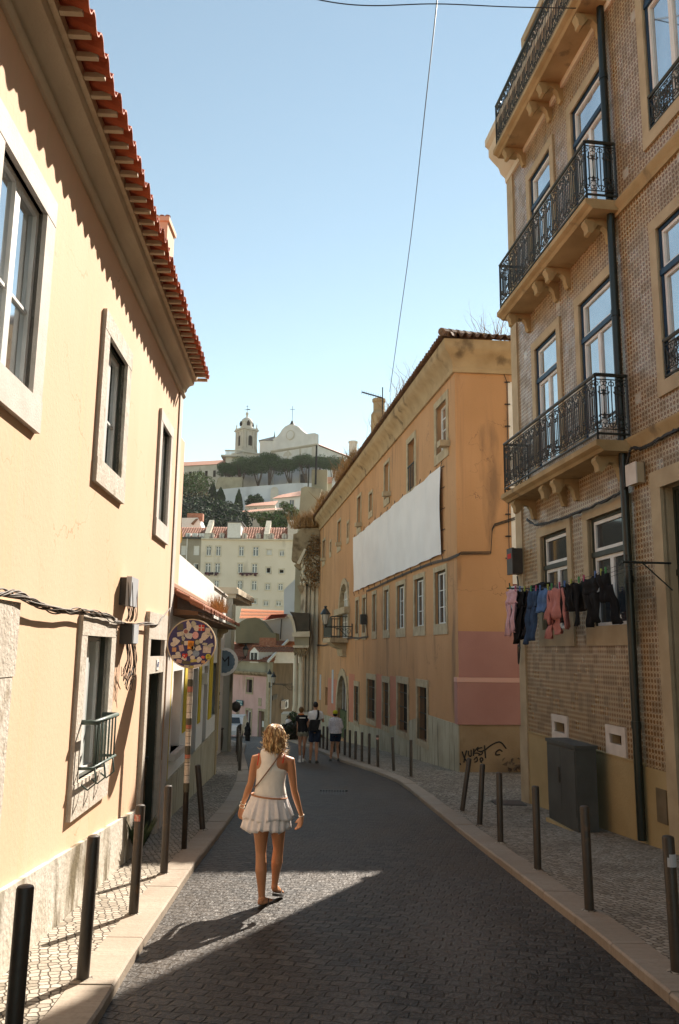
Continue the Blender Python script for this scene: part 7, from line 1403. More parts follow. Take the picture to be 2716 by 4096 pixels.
for i in range(95):
    x = rd.uniform(60, 735); ylo = 300 if x > 330 else 200; y = rd.uniform(ylo + (x - 330) * .25 if x > 330 else 190, 560); Y = 228 - (y - 200) / 360 * 62; c = X(g3, x, y, Y); s = rd.uniform(2.0, 4.0)
    foliage(m, c, s, s, s * .85, 230, .42, rd.random(), mi=(0, 0, 0, 1, 2) if (x < 420 and y < 340) else (0, 0, 0, 0, 3), shell=.8)
tag(m.build('hillside_wood', [dk, olive, ochre, pine], fix=False), 'dense dark wood covering the slope behind the apartment block', 'wood', kind='stuff')
# car at the end of the street
cr_ = thing('parked_car', 'white car seen from behind at the far end of the street', 'car', (-6.9, 54, gz(54))); zb = gz(54); m = MB()
pf = [(-2.0, .35), (-2.05, .6), (-1.95, .95), (-1.5, 1.0), (-1.2, 1.42), (.4, 1.45), (1.0, 1.0), (2.0, .9), (2.1, .6), (2.1, .35)]
m.extr([Vector((-7.75, 54 + y, zb + z)) for y, z in pf], (1.7, 0, 0)); m.build('body', mk('white_car_paint', (.7, .7, .72), None, rough=.25, spec=.6), cr_)
m = MB(); m.add([(-7.6, 54 - 1.52, zb + 1.03), (-6.2, 54 - 1.52, zb + 1.03), (-6.3, 54 - 1.25, zb + 1.38), (-7.5, 54 - 1.25, zb + 1.38)], [(0, 1, 2, 3)]); m.build('rear_window', M['glassd'], cr_)
for x in (-7.72, -6.3): m = MB(); m.box(x, x + .22, 54 - 2.07, 54 - 1.9, zb + .72, zb + .92); m.build('tail_lamp', mk('red_lens%d' % int(-x), (.45, .02, .02), None, rough=.3), cr_)
for x in (-7.8, -6.25):
    for y in (-1.3, 1.35): m = MB(); m.tube([(x, 54 + y, zb + .3), (x + .2, 54 + y, zb + .3)], .31, 14); m.build('wheel', M['boxd'], cr_)
# ================================================================ PEOPLE
def gyat(u, v):
    rx, rz = ray(u, v); Y = 3.0
    while Y < 80 and rz * Y > gz(Y): Y += .01
    return Y
def skinm(name, c, c2): 
    m = mk(name, c, c2, 7, .5, .08, 120, spec=.4); b = m.node_tree.nodes['Principled BSDF']; b.inputs['Subsurface Weight'].default_value = .12; b.inputs['Subsurface Radius'].default_value = (.02, .008, .004); return m
SK = skinm('tanned_skin', (.50, .235, .115), (.44, .20, .095)); SK2 = skinm('light_skin', (.46, .25, .16), (.40, .21, .13))
RT, FW, UP = Vector((1, 0, 0)), Vector((0, 1, 0)), Vector((0, 0, 1))
def ell(c, a, b, r=RT, f=FW, k=20, pw=1.0): return [c + r * (a * math.copysign(abs(math.cos(t)) ** pw, math.cos(t))) + f * (b * math.copysign(abs(math.sin(t)) ** pw, math.sin(t))) for t in [2 * math.pi * i / k for i in range(k)]]
def ball(m, c, a, b, h, r=RT, f=FW, n=8):
    m.loft([ell(c + UP * h * math.sin(q), max(a * math.cos(q), .001), max(b * math.cos(q), .001), r, f) for q in [(-.5 + i / n) * math.pi * .98 for i in range(n + 1)]])
def remesh(o, vox, it=6, fac=.5):
    md = o.modifiers.new('r', 'REMESH'); md.mode = 'VOXEL'; md.voxel_size = vox; md.use_smooth_shade = True
    s = o.modifiers.new('s', 'SMOOTH'); s.iterations = it; s.factor = fac
    dg = bpy.context.evaluated_depsgraph_get(); me = bpy.data.meshes.new_from_object(o.evaluated_get(dg)); o.modifiers.clear(); old = o.data; mats = list(old.materials); o.data = me
    if not me.materials:
        for x in mats: me.materials.append(x)
    me.polygons.foreach_set('use_smooth', [True] * len(me.polygons)); me.polygons.foreach_set('material_index', [0] * len(me.polygons))
    bpy.data.meshes.remove(old)
def hand(m, w, d, side, f, s=1.0, curl=.35):
    # w wrist, d direction down the arm, side = unit vector towards the thumb
    n = d.cross(side).normalized(); pc = w + d * .045 * s
    m.loft([[w + d * (t * s) + side * (a * x * s) + n * (b * y * s) for x, y in ((1, .4), (.6, 1), (-.6, 1), (-1, .4), (-1, -.4), (-.6, -1), (.6, -1), (1, -.4))] for t, a, b in ((-.02, .022, .018), (.02, .030, .016), (.055, .038, .014), (.085, .038, .012), (.095, .034, .010))])
    for i, L in enumerate((.072, .080, .074, .058)):
        b = w + d * .088 * s + side * (.028 - .0185 * i) * s; c = curl * (1 + .15 * i)
        p1 = b + (d * math.cos(c * .5) + f * math.sin(c * .5)) * L * .42 * s; p2 = p1 + (d * math.cos(c * 1.4) + f * math.sin(c * 1.4)) * L * .33 * s; p3 = p2 + (d * math.cos(c * 2.2) + f * math.sin(c * 2.2)) * L * .25 * s
        m.tube([b - d * .02, b, p1, p2, p3], [.0095 * s, .0095 * s, .009 * s, .0085 * s, .006 * s], 6)
    b = w + d * .03 * s + side * .028 * s; m.tube([b - side * .01, b + (d * .6 + side * .6) * .03 * s, b + (d * .85 + side * .35 + f * .2) * .065 * s], [.013 * s, .011 * s, .008 * s], 6)
def figure(J, sx=1.0, fem=True, vox=.010, skin=None, par=None):
    m = MB(); g = lambda k: J[k]; P, H = g('pelvis'), g('head')
    hw = .165 if fem else .17; hd_ = .12 if vox < .01 else .085; sw = .165 if fem else .20
    nk = g('neck'); ch = P.lerp(nk, .66); wa = P.lerp(nk, .33)
    rl = (g('shR') - g('shL')); rl.z *= .5; rl = rl.normalized(); f = UP.cross(rl).normalized()
    m.loft([ell(P - UP * .10, hw * .62 * sx, .085 * sx), ell(P - UP * .05, hw * .95 * sx, hd_ * sx), ell(P + UP * .03, hw * .95 * sx, hd_ * sx), ell(wa - UP * .02, (.128 if fem else .155) * sx, .09 * sx, rl, f), ell(wa + UP * .08, (.135 if fem else .165) * sx, .092 * sx, rl, f), ell(ch, sw * .92 * sx, .11 * sx, rl, f), ell(nk - UP * .10, sw * .98 * sx, .10 * sx, rl, f), ell(nk - UP * .065, sw * .90 * sx, .085 * sx, rl, f), ell(nk - UP * .035, sw * .68 * sx, .07 * sx, rl, f), ell(nk - UP * .005, .078 * sx, .06 * sx, rl, f), ell(nk + UP * .04, .052 * sx, .054 * sx, rl, f)])
    m.tube([nk - UP * .02, nk.lerp(H, .5), H - UP * .02], [.056 * sx, .051 * sx, .055 * sx], 12)
    hr = J.get('hr', RT); hf = UP.cross(hr)
    ball(m, H + UP * .02, .074 * sx, .093 * sx, .105 * sx, hr, hf); ball(m, H - UP * .045 + hf * .03, .058 * sx, .065 * sx, .07 * sx, hr, hf)
    m.lathe(H + hf * .098 * sx - UP * .02, [(.004, .03), (.012, 0), (.013, -.012), (.003, -.02)], 6)
    for s in (-1, 1): ball(m, H + hr * .076 * s * sx - hf * .002 - UP * .012, .009, .016, .028, hr, hf, 5)
    q = .9 if fem else 1.1
    for s in ('L', 'R'):
        a, b, c = g('sh' + s), g('el' + s), g('wr' + s)
        m.tube([nk.lerp(a, .6) - UP * .02, a, a.lerp(b, .35), a.lerp(b, .75), b, b.lerp(c, .25), b.lerp(c, .7), c], [x * q * sx for x in (.05, .054, .047, .040, .036, .038, .028, .023)], 12)
        d = (c - b).normalized(); hd = g('hd' + s) if 'hd' + s in J else d; hand(m, c, hd, J.get('th' + s, FW), J.get('cu' + s, (-RT if s == 'R' else RT)), sx * (.92 if fem else 1.05))
        h, k, an, toe, hl = g('hp' + s), g('kn' + s), g('an' + s), g('to' + s), g('hl' + s)
        m.tube([h + UP * .04, h - UP * .04, h.lerp(k, .35), h.lerp(k, .75), k, k.lerp(an, .18), k.lerp(an, .38) - f * .012, k.lerp(an, .72), an], [x * (1.0 if fem else 1.04) * sx for x in (.088, .090, .080, .060, .051, .052, .056, .040, .031)], 14)
        m.tube([an + UP * .02, an, hl.lerp(an, .45)], [.031 * sx, .033 * sx, .034 * sx], 10); td = (toe - hl)
        m.loft([[hl + td * t + RT * (x * w_ * sx) + UP * ((y * h_ + h0) * sx) for x, y in ((1, 0), (.7, .8), (0, 1), (-.7, .8), (-1, 0), (-.8, -.35), (.8, -.35))] for t, w_, h_, h0 in ((-.03, .018, .02, .028), (.08, .030, .034, .026), (.3, .033, .05, .026), (.6, .040, .034, .018), (.85, .043, .018, .014), (1.0, .03, .012, .010))])
    o = m.build('body', skin or SK, par); remesh(o, vox); return o
def clothmat(name, c, c2, sc_=14): return mk(name, c, c2, sc_, .92, .35, 90)
def wrapo(name, rings, mat, par, th=.004, smooth=True, cap=True):
    m = MB(); m.loft(rings, cap); return m.build(name, mat, par, smooth=smooth)
# ---------------------------------------------------------------- the walking woman
cw = crop(880, 2800, 2.571); YW = gyat(*cw(430, 2150)) + .12; print('woman Y', YW)
W = lambda x, y, d=0.0: at(*cw(x, y), YW + d)
J = dict(pelvis=W(508, 1090), neck=W(545, 520), head=W(568, 384, .02), shL=W(366, 606), shR=W(724, 628), elL=W(318, 850, -.01), elR=W(762, 930, .0), wrL=W(222, 1105, .10), wrR=W(838, 1195, .06), hdL=(W(205, 1260, .16) - W(222, 1105, .10)).normalized(), hdR=(W(808, 1360, .10) - W(838, 1195, .06)).normalized(),
         hpL=W(425, 1180), hpR=W(592, 1180, .02), knL=W(420, 1570, .02), knR=W(600, 1520, .10), anL=W(430, 2040, -.02), anR=W(557, 1930, .16), thL=(FW * .5 + RT * .6).normalized(), thR=(FW * .5 - RT * .6).normalized(), hr=Vector((1, -.12, 0)).normalized())
gl, gr = gz(YW - .12), gz(YW + .3)
J['hlL'] = Vector((J['anL'].x - .01, YW - .10, gz(YW - .1) + .012)); J['toL'] = Vector((J['anL'].x + .07, YW + .13, gz(YW + .13) + .012))
J['hlR'] = W(558, 1985, .13); J['anR'] = J['hlR'] + Vector((0, .03, .075)); J['toR'] = Vector((J['hlR'].x + .055, YW + .33, gz(YW + .33) + .03))
wo = thing('person', 'woman in white tank top and ruffled white mini skirt walking down the street', 'person', (J['pelvis'].x, YW, gz(YW)))
figure(J, 1.0, True, .0065, SK, wo)
nk, pv = J['neck'], J['pelvis']
def cx_(xl, xr, y, a, bd, off=0.0, k=40, wr=0.0, seed=0):
    A, B = W(xl, y), W(xr, y); c = (A + B) / 2 + FW * off; hw = (B - A).length / 2; ring = ell(c, hw, bd, k=k)
    if wr: ring = [p + (p - c).normalized() * wr * math.sin(i * 2.1 + seed) for i, p in enumerate(ring)]
    return ring
tank = [(342, 682, 985, .118, .0, .003), (350, 680, 960, .116, 0, .003), (362, 672, 915, .112, 0, .004), (368, 668, 880, .108, .0, .003), (370, 670, 840, .106, 0, .002), (371, 678, 780, .110, 0, .001), (372, 690, 725, .118, 0, 0), (376, 688, 705, .120, 0, 0), (392, 655, 680, .121, .0, 0), (405, 636, 640, .119, 0, 0), (413, 626, 590, .114, 0, 0), (416, 622, 545, .104, .0, 0), (420, 625, 520, .088, .0, 0), (430, 624, 508, .06, .0, 0)]
ribm = mk('white_ribbed_cotton', (.84, .80, .72), (.78, .74, .66), 20, .92, .06, 120)
wrapo('tank_top', [cx_(a, b, y, 0, bd, off, 44, wr, i) for i, (a, b, y, bd, off, wr) in enumerate(tank)], ribm, wo)
# straps of the swimsuit
red = mk('red_strap', (.62, .05, .03), None, rough=.7)
m = MB(); m.tube(smoothp([W(400, 545, -.085), W(398, 590, -.102), W(390, 640, -.108), W(384, 670, -.10)], 5), .005, 6); m.build('red_strap', red, wo); m = MB(); m.tube(smoothp([W(664, 560, -.075), W(656, 600, -.100), W(645, 650, -.108)], 5), .005, 6); m.build('red_strap', red, wo)
m = MB(); m.tube(smoothp([W(660, 505, .02), W(648, 520, -.085), W(560, 640, -.13), W(470, 760, -.132), W(410, 838, -.112), W(375, 878, -.075), W(352, 900, .0)], 6), .0065, 6); m.build('bag_strap', mk('brown_leather', (.20, .11, .07), None, rough=.6), wo)
m = MB(); ring = [c for c in ell((W(330, 965) + W(682, 1005)) / 2, .171, .131, (W(682, 1005) - W(330, 965)).normalized(), FW, 40)]; m.tube(ring + ring[:1], .009, 6, False); m.build('belt', mk('tan_belt', (.42, .20, .10), None, rough=.6), wo)
skm = mk('white_crinkled_cotton', (.84, .79, .76), (.76, .71, .68), 30, .95, .12, 160)
def ruffle(rows, seed, amp, fq, name, mat=skm, k=150):
    rings = []
    for i, (xl, xr, y, bd) in enumerate(rows):
        A, B = W(xl, y), W(xr, y); c = (A + B) / 2; t = i / (len(rows) - 1); R_ = []
        for j in range(k):
            q = 2 * math.pi * j / k; w_ = amp * t * (math.sin(q * fq + seed + .6 * math.sin(q * 3)) + .5 * math.sin(q * fq * 1.7 + seed * 2)); hw = (B - A).length / 2
            R_.append(c + RT * (math.cos(q) * (hw + w_)) + FW * (math.sin(q) * (bd + w_)) + UP * (w_ * .7 * t + (.012 * math.sin(q * 5 + seed) * t)) + (B - A).normalized().z * UP * math.cos(q) * 0)
        rings.append(R_)
    inner = [[c0 + (cm - c0) * .03 for c0, cm in zip(r, [sum(r, Vector()) / len(r)] * len(r))] for r in rings[::-1]]
    m = MB(); m.loft(rings + inner, False); return m.build(name, mat, wo, smooth=True)
ruffle([(325, 684, 968, .124), (305, 697, 1020, .136), (280, 712, 1075, .15), (258, 728, 1130, .165), (240, 742, 1185, .175), (236, 748, 1215, .178)], 1, .012, 17, 'skirt_upper_tier')
ruffle([(285, 700, 1120, .145), (262, 712, 1180, .165), (240, 722, 1240, .178), (228, 722, 1290, .182), (222, 718, 1322, .185)], 3, .013, 19, 'skirt_lower_tier')
# hair: dark core cap plus wavy locks, lighter tone paints the backlit rim
hc_ = J['head']; hm = mk('blonde_hair_dark_core', (.34, .18, .06), (.20, .09, .03), 55, .45, .3, 200, stretch=(1, 1, .15), spec=.6)
hm2 = mk('golden_hair_backlit', (.82, .60, .31), (.62, .40, .17), 55, .4, stretch=(1, 1, .15), spec=.6)
m = MB(); rd = random.Random(31)
rings = []
for (xl, xr, y, bd, of) in [(540, 590, 246, .03, .0), (505, 625, 258, .075, 0), (480, 645, 290, .105, 0), (465, 660, 335, .118, 0), (460, 668, 380, .118, -.005), (458, 672, 420, .108, -.015), (466, 668, 455, .092, -.025), (470, 662, 490, .075, -.035), (480, 655, 520, .055, -.045)]:
    A, B = W(xl, y, .01), W(xr, y, .01); c = (A + B) / 2 + FW * of; hw = (B - A).length / 2 - .020; bd = bd - .012
    rings.append([p + (p - c).normalized() * .008 * math.sin(i * 1.7 + y * .02) for i, p in enumerate(ell(c, hw, bd, k=36))])
m.loft(rings); m.build('hair', hm, wo, smooth=True)
def ringat(t, q):   # t 0..1 down the hair, q angle
    x = t * (len(rings) - 1); i = min(int(x), len(rings) - 2); fr = x - i; j = (q / (2 * math.pi) * 36) % 36; a = int(j); b = (a + 1) % 36; fj = j - a
    return (rings[i][a].lerp(rings[i][b], fj)).lerp(rings[i + 1][a].lerp(rings[i + 1][b], fj), fr)
m = MB()
for s in range(760):
    q = rd.uniform(0, 2 * math.pi)
    if .25 * math.pi < q < .75 * math.pi and rd.random() < .7: continue
    t0, t1 = rd.uniform(.02, .45), rd.uniform(.75, 1.0); ph, am = rd.uniform(0, 6.28), rd.uniform(.02, .10); pts = []; n = 9
    cen = sum(rings[4], Vector()) / 36
    for i in range(n):
        t = t0 + (t1 - t0) * i / (n - 1); p = ringat(t, q + am * math.sin(i * 1.1 + ph) * (t + .3)); o = (p - Vector((cen.x, cen.y, p.z))); o = o.normalized() if o.length > 1e-4 else UP
        pts.append(p + o * (rd.uniform(.004, .022) + .014 * math.sin(i * 1.0 + ph) * (t + .15)) + UP * (-.02 * (t1 > .93) * (i / n)))
    r = rd.uniform(.0016, .0040); m.tube(pts, [r * (.6 + .8 * math.sin(math.pi * (i + .6) / (n + .4))) for i in range(n)], 4, True, rd.choice((0, 0, 1)))
for s in range(150):                                                 # flicked ends and stray strands
    q = rd.uniform(0, 2 * math.pi); t = rd.uniform(.25, .95); p = ringat(t, q); o = (p - Vector((cen.x, cen.y, p.z))).normalized(); L_ = rd.uniform(.03, .085); sd_ = Vector((-o.y, o.x, 0)) * rd.uniform(-.4, .4)
    m.tube([p, p + (o * .35 + sd_ * .5 - UP * .6) * L_, p + (o * .75 + sd_ - UP * .75) * L_, p + (o * 1.0 + sd_ * 1.4 - UP * .55) * L_], [.0024, .0022, .0016, .0006], 4, True, 1)
m.build('hair_locks', [hm, hm2], wo, smooth=True, fix=False)
gold = mk('white_gold_bracelet', (.75, .66, .50), None, rough=.3, metal=.4)
for k_, b, c in (('L', 'elL', 'wrL'), ('R', 'elR', 'wrR')):
    for t in ((.82, .95) if k_ == 'L' else (.97,)):
        p = J[b].lerp(J[c], t); d = (J[c] - J[b]).normalized(); a = d.orthogonal().normalized(); e = d.cross(a); rr = .0255; ring = [p + (a * math.cos(x) + e * math.sin(x)) * rr for x in [i * math.pi / 8 for i in range(17)]]; m = MB(); m.tube(ring, .0035, 5, False); m.build('bracelet', gold, wo)
for s in ('L', 'R'):                                                 # flip-flops
    hl, to = J['hl' + s], J['to' + s]; td = to - hl; L = td.length; d = td.normalized(); side = d.cross(UP).normalized(); up = side.cross(d); m = MB(); pl = []
    for i in range(20): q = 2 * math.pi * i / 20; pl.append(hl + td * .48 + d * (math.cos(q) * L * .60) + side * (math.sin(q) * (.042 + .008 * math.cos(q))) - up * .004)
    m.extr(pl, -up * .020); f_ = m.build('flip_flop', M['boxd'], wo); m = MB(); c = hl + td * .78 + up * .02
    for g_ in (-1, 1): m.tube([c, hl + td * .55 + side * .03 * g_ + up * .05, hl + td * .38 + side * .043 * g_ - up * .002], .005, 5)
    m.build('thong', M['boxd'], f_)
# ---------------------------------------------------------------- the three people further on
c5 = crop(1130, 2680, 5.227)
def walker(label, Y, px, sx, fem, hair, extra=None, cloth=None, skin=SK2, step=.14, cc=c5, group=None):
    V = lambda x, y, d=0.0: at(*cc(x, y), Y + d); g = px; J = {}
    J['head'] = V(*g['head']); J['neck'] = V(*g['neck']); J['pelvis'] = V(*g['pelvis'])
    for s in 'LR':
        for k in ('sh', 'el', 'wr', 'hp', 'kn', 'an'): J[k + s] = V(*g[k + s])
        an = J['an' + s]; z = gz(an.y); J['an' + s] = Vector((an.x, an.y, z + .085)); J['hl' + s] = Vector((an.x, an.y - .05, z + .012)); J['to' + s] = Vector((an.x + (.03 if s == 'R' else -.03), an.y + .19, gz(an.y + .19) + .012))
        J['th' + s] = (FW + RT * (-.5 if s == 'R' else .5)).normalized()
    p = thing('person', label, 'person', (J['pelvis'].x, Y, gz(Y)), group); figure(J, sx, fem, .013, skin, p)
    m = MB(); H = J['head']; 
    if hair[0] == 'bun': ball(m, H + UP * .03 - FW * .01, .084, .10, .10); ball(m, H + UP * .075 - FW * .10, .035, .035, .035)
    elif hair[0] == 'short': ball(m, H + UP * .045 - FW * .012, .084, .103, .10)
    elif hair[0] == 'long': ball(m, H + UP * .02 - FW * .02, .09, .10, .13)
    elif hair[0] == 'cap': ball(m, H + UP * .055, .088, .107, .085); m.loft([ell(H + UP * .05 + FW * (.08 + .05 * i), .07 - .012 * i, .03, k=12) for i in range(3)])
    m.build('cap' if hair[0] == 'cap' else 'hair', hair[1], p, smooth=True)
    if hair[0] == 'cap': m = MB(); ball(m, H - UP * .01 - FW * .02, .08, .085, .06); m.build('hair', hair[2], p, smooth=True)
    return p, J, V
def topshirt(p, J, mat, bot, fem=True, sleeve=.45, loose=1.0, name='shirt', sx=1.0):
    nk = J['neck']; P = J['pelvis']; rl = (J['shR'] - J['shL']).normalized(); f = UP.cross(rl).normalized(); sw = (.165 if fem else .2) * sx; m = MB(); zb = bot.z
    def wv(r, a): c = sum(r, Vector()) / len(r); return [q + (q - c).normalized() * a * math.sin(i * 1.9) for i, q in enumerate(r)]
    cb = P.lerp(nk, .33)
    R_ = [wv(ell(Vector((P.x, P.y, zb)), (.20 if fem else .215) * loose * sx, .166 * loose * sx, rl, f, 32), .006), wv(ell(P.lerp(nk, .22), (.17 if fem else .195) * loose * sx, .14 * loose * sx, rl, f, 32), .005), wv(ell(P.lerp(nk, .42), (.15 if fem else .182) * loose * sx, .116 * loose * sx, rl, f, 32), .004), ell(P.lerp(nk, .66), (sw * .97 + .012), .127 * sx, rl, f, 32), ell(nk - UP * .10, sw * 1.0 + .010, .116 * sx, rl, f, 32), ell(nk - UP * .05, sw * .78 + .008, .09 * sx, rl, f, 32), ell(nk - UP * .005, .085 * sx, .072 * sx, rl, f, 32), ell(nk + UP * .008, .07 * sx, .066 * sx, rl, f, 32)]
    m.loft(R_)
    for s in 'LR':
        a, b = J['sh' + s], J['el' + s]; q = (.066 if fem else .080) * sx * (1 + (loose - 1) * .7)
        if sleeve <= 1: m.tube([nk.lerp(a, .6) - UP * .02, a, a.lerp(b, sleeve * .6), a.lerp(b, sleeve)], [q * .85, q, q * .98, q * 1.02], 14)
        else: c = J['wr' + s]; m.tube([nk.lerp(a, .6) - UP * .02, a, a.lerp(b, .5), b, b.lerp(c, .55)], [q * .85, q, q * 1.0, q * 1.0, q * .75], 14)
    o = m.build(name, mat, p); remesh(o, .014, 3); return o
def shorts(p, J, mat, yb, fem=True, name='shorts', sx=1.0):
    P = J['pelvis']; m = MB(); m.loft([ell(P - UP * .07, .175 * sx, .14 * sx, k=24), ell(P - UP * .02, .193 * sx, .16 * sx, k=24), ell(P + UP * .03, .175 * sx, .145 * sx, k=24), ell(P + UP * .08, .15 * sx, .11 * sx, k=24)])
    for s in 'LR': h, k = J['hp' + s], J['kn' + s]; L = (h.z - yb.z) / max(.05, (h.z - k.z)); e = h.lerp(k, L); m.tube([h + UP * .05, h, h.lerp(e, .5), e], [.098 * sx, .102 * sx, .098 * sx, (.094 if fem else .098) * sx], 16)
    o = m.build(name, mat, p); remesh(o, .014, 2); return o
def shoes(p, J, mat, sock=None):
    for s in 'LR':
        hl, to = J['hl' + s], J['to' + s]; td = to - hl; m = MB()
        m.loft([[hl + td * t + RT * (x * w_) + UP * (y * h_ + .022 - .03) for x, y in ((1, .1), (.75, .8), (0, 1), (-.75, .8), (-1, .1), (-.9, 0), (.9, 0))] for t, w_, h_ in ((-.16, .03, .05), (-.08, .042, .085), (.2, .045, .10), (.55, .05, .075), (.9, .048, .055), (1.12, .03, .035))]); m.build('shoe', mat, p, smooth='auto')
        if sock: m = MB(); a = J['an' + s]; m.tube([a - UP * .02, a + UP * .12], [.040, .043], 10); m.build('sock', sock, p)
blk = clothmat('black_jersey', (.012, .012, .014), (.018, .018, .02)); wht = clothmat('white_cotton', (.66, .65, .66), (.58, .57, .58)); nvy = clothmat('navy_shorts_cloth', (.014, .022, .045), (.02, .03, .055)); kh = clothmat('grey_shorts_cloth', (.30, .29, .22), (.24, .23, .17)); brn = mk('brown_hair', (.16, .09, .03), (.10, .055, .02), 40, .5); dkh = mk('dark_hair', (.012, .010, .010), None, rough=.5)
p, J1, V = walker('woman in a black t-shirt and grey shorts with white socks walking down the street', 26.5, dict(head=(393, 850), neck=(392, 925), pelvis=(430, 1290), shL=(308, 985), shR=(515, 985), elL=(318, 1150), elR=(530, 1160), wrL=(305, 1300, .04), wrR=(540, 1310, .03), hpL=(375, 1350), hpR=(480, 1350), knL=(362, 1570, .03), knR=(455, 1570), anL=(362, 1850, .02), anR=(437, 1840, .22)), .92, True, ('bun', brn))
topshirt(p, J1, blk, V(430, 1300), True, .5, .95); shorts(p, J1, kh, V(430, 1385), True); shoes(p, J1, M['white'], wht)
m = MB(); a, b = V(355, 1000, -.14), V(480, 997, -.14); m.box(a.x, b.x, a.y - .0, a.y + .012, a.z - .016, a.z + .016); m.build('shirt_print', M['white'], p)
m = MB(); m.tube([p_ for p_ in ell(J1['neck'] + UP * .0, .085, .08, k=16)] + [ell(J1['neck'], .085, .08, k=16)[0]], .018, 8, False); m.build('orange_collar', mk('orange_cloth', (.52, .16, .04), None), p)
p, J2, V = walker('dark haired man in white t-shirt and navy shorts with a black shoulder bag', 26.2, dict(head=(693, 755), neck=(692, 840), pelvis=(675, 1250), shL=(582, 905), shR=(800, 905), elL=(565, 1075, .06), elR=(850, 1075, .03), wrL=(600, 1180, .28), wrR=(835, 1040, .28), hpL=(615, 1320), hpR=(740, 1320), knL=(600, 1560, .03), knR=(712, 1560), anL=(580, 1810, .12), anR=(705, 1860, -.04)), 1.02, False, ('short', dkh))
topshirt(p, J2, wht, V(680, 1245), False, .62, .98, sx=1.0); shorts(p, J2, nvy, V(680, 1500), False, sx=1.02); shoes(p, J2, M['boxd'])
m = MB(); m.tube(smoothp([V(745, 850, -.06), V(750, 900, -.14), V(738, 1000, -.16), V(690, 1080, -.165)], 5), .035, 6); m.build('bag_strap', blk, p)
m = MB(); c = V(655, 1155, -.20); m.loft([[c + Vector((x * .17, y * .055, 0)) + Vector((dx, 0, z)) for x, y in ((1, 0), (.7, 1), (-.7, 1), (-1, 0), (-.7, -1), (.7, -1))] for z, dx, k in ((-.17, 0, 1), (-.1, -.02, 1), (.05, .02, 1), (.17, .05, 1))]); m.build('shoulder_bag', blk, p, smooth='auto')
p, J3, V = walker('person in a yellow cap, white shirt and navy shorts walking beside the bollards', 27.2, dict(head=(1103, 925), neck=(1105, 985), pelvis=(1110, 1330), shL=(1012, 1045), shR=(1205, 1045), elL=(998, 1200), elR=(1235, 1190), wrL=(1005, 1340, .05), wrR=(1195, 1290, .22), hpL=(1055, 1390), hpR=(1165, 1390), knL=(1035, 1620), knR=(1145, 1610, .04), anL=(1010, 1830, -.02), anR=(1168, 1840, .02)), .90, True, ('cap', mk('yellow_cap', (.42, .42, .02), (.36, .36, .02), 20), dkh))
topshirt(p, J3, clothmat('white_striped_cotton', (.62, .60, .64), (.40, .38, .42), 30), V(1110, 1320), True, 1.2, 1.12); shorts(p, J3, nvy, V(1110, 1490), True); shoes(p, J3, M['cabinet'], None)
c9 = crop(880, 2700, 5.227)
p, J4, V = walker('person in dark clothes standing by the white car at the far end', 44.5, dict(head=(577, 1040), neck=(577, 1068), pelvis=(572, 1230), shL=(545, 1090), shR=(608, 1090), elL=(535, 1150), elR=(622, 1155), wrL=(535, 1205, .1), wrR=(628, 1215, .1), hpL=(560, 1255), hpR=(590, 1255), knL=(562, 1330), knR=(592, 1330), anL=(565, 1400), anR=(592, 1405)), .97, True, ('long', dkh), cc=c9)
topshirt(p, J4, blk, V(572, 1250), True, 1.2, 1.0); shorts(p, J4, blk, V(572, 1385), True, 'trousers'); shoes(p, J4, M['boxd'])
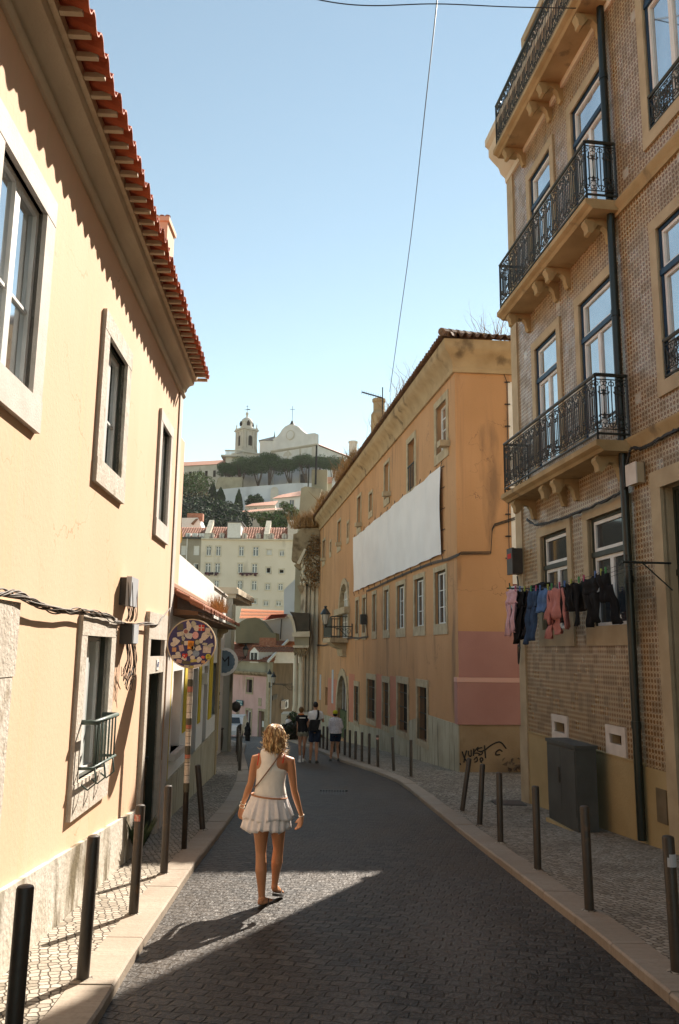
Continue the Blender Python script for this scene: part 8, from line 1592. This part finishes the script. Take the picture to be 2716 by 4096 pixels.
# person sitting by the steps, handrail and pots in front of the stone facade
Ys_ = 47.0; p, J5, V = walker('person in a pale top standing by the handrail below the stone facade', Ys_, dict(head=(135, 1000), neck=(132, 1025), pelvis=(110, 1170), shL=(95, 1050), shR=(158, 1050), elL=(85, 1105), elR=(160, 1105), wrL=(90, 1160, .1), wrR=(150, 1160, .1), hpL=(98, 1195), hpR=(125, 1195), knL=(98, 1280), knR=(125, 1280), anL=(98, 1380), anR=(125, 1380)), .95, True, ('short', brn))
topshirt(p, J5, wht, V(110, 1170), True, .5, 1.0); shorts(p, J5, blk, V(110, 1360), True, 'trousers'); shoes(p, J5, M['boxd'])
hr_ = thing('handrail', 'dark iron handrail sloping down in front of the stone facade', 'handrail', V(100, 1400)); m = MB(); A, B, C_ = at(*c5(35, 1170), 45.5), at(*c5(190, 1075), 46.5), at(*c5(270, 1110), 47)
m.tube([A, B, C_], .035, 6)
for i in range(8): q = A.lerp(B, i / 7); m.tube([q, Vector((q.x, q.y, gz(q.y)))], .022, 5)
m.build('rail', M['iron'], hr_)
for i, (x, y, Y) in enumerate(((70, 1330, 45.0), (150, 1300, 45.5), (215, 1280, 46), (270, 1250, 46.5), (225, 1130, 48))):
    c = at(*c5(x, y), Y); t = thing('potted_shrub', ['dark potted shrub at the left end of the handrail', 'second dark potted shrub by the handrail', 'third dark potted shrub by the handrail, with pink flowers', 'dark potted shrub nearest the woman in black', 'taller green shrub behind the handrail'][i], 'potted plant', (c.x, Y, sz(Y)), 'potted shrubs by the handrail'); m = MB(); m.lathe((c.x, Y, sz(Y)), [(.22, 0), (.30, .4), (.33, .42), (.33, .46), (.28, .46)], 10); m.build('pot', M['boxd'], t); m = MB(); foliage(m, (c.x, Y, c.z + .1), .45, .4, max(.4, c.z - sz(Y) - .2), 900, .07, i + 2, shell=.7); m.tube([(c.x, Y, sz(Y) + .3), (c.x, Y, c.z)], .03, 5, True, 0); m.build('foliage', [M['dleaf'], M['leaf'] if i > 3 else M['boxd']], t, fix=False)
# ---------------------------------------------------------------- thin summer haze around the whole place
m = MB(); m.box(-420, 420, -320, 520, -26, 95)
hz_ = m.build('haze', [], None)
hm_ = bpy.data.materials.new('haze_air'); hm_.use_nodes = True; t_ = hm_.node_tree; t_.nodes.remove(t_.nodes['Principled BSDF']); v_ = t_.nodes.new('ShaderNodeVolumePrincipled')
v_.inputs['Color'].default_value = (.97, .97, .95, 1); v_.inputs['Density'].default_value = .00008; v_.inputs['Anisotropy'].default_value = .3; t_.links.new(v_.outputs[0], t_.nodes['Material Output'].inputs['Volume'])
hz_.data.materials.append(hm_); tag(hz_, kind='stuff'); sc.cycles.volume_bounces = 0
for o in list(sc.objects):
    if '_o' in o: del o['_o']
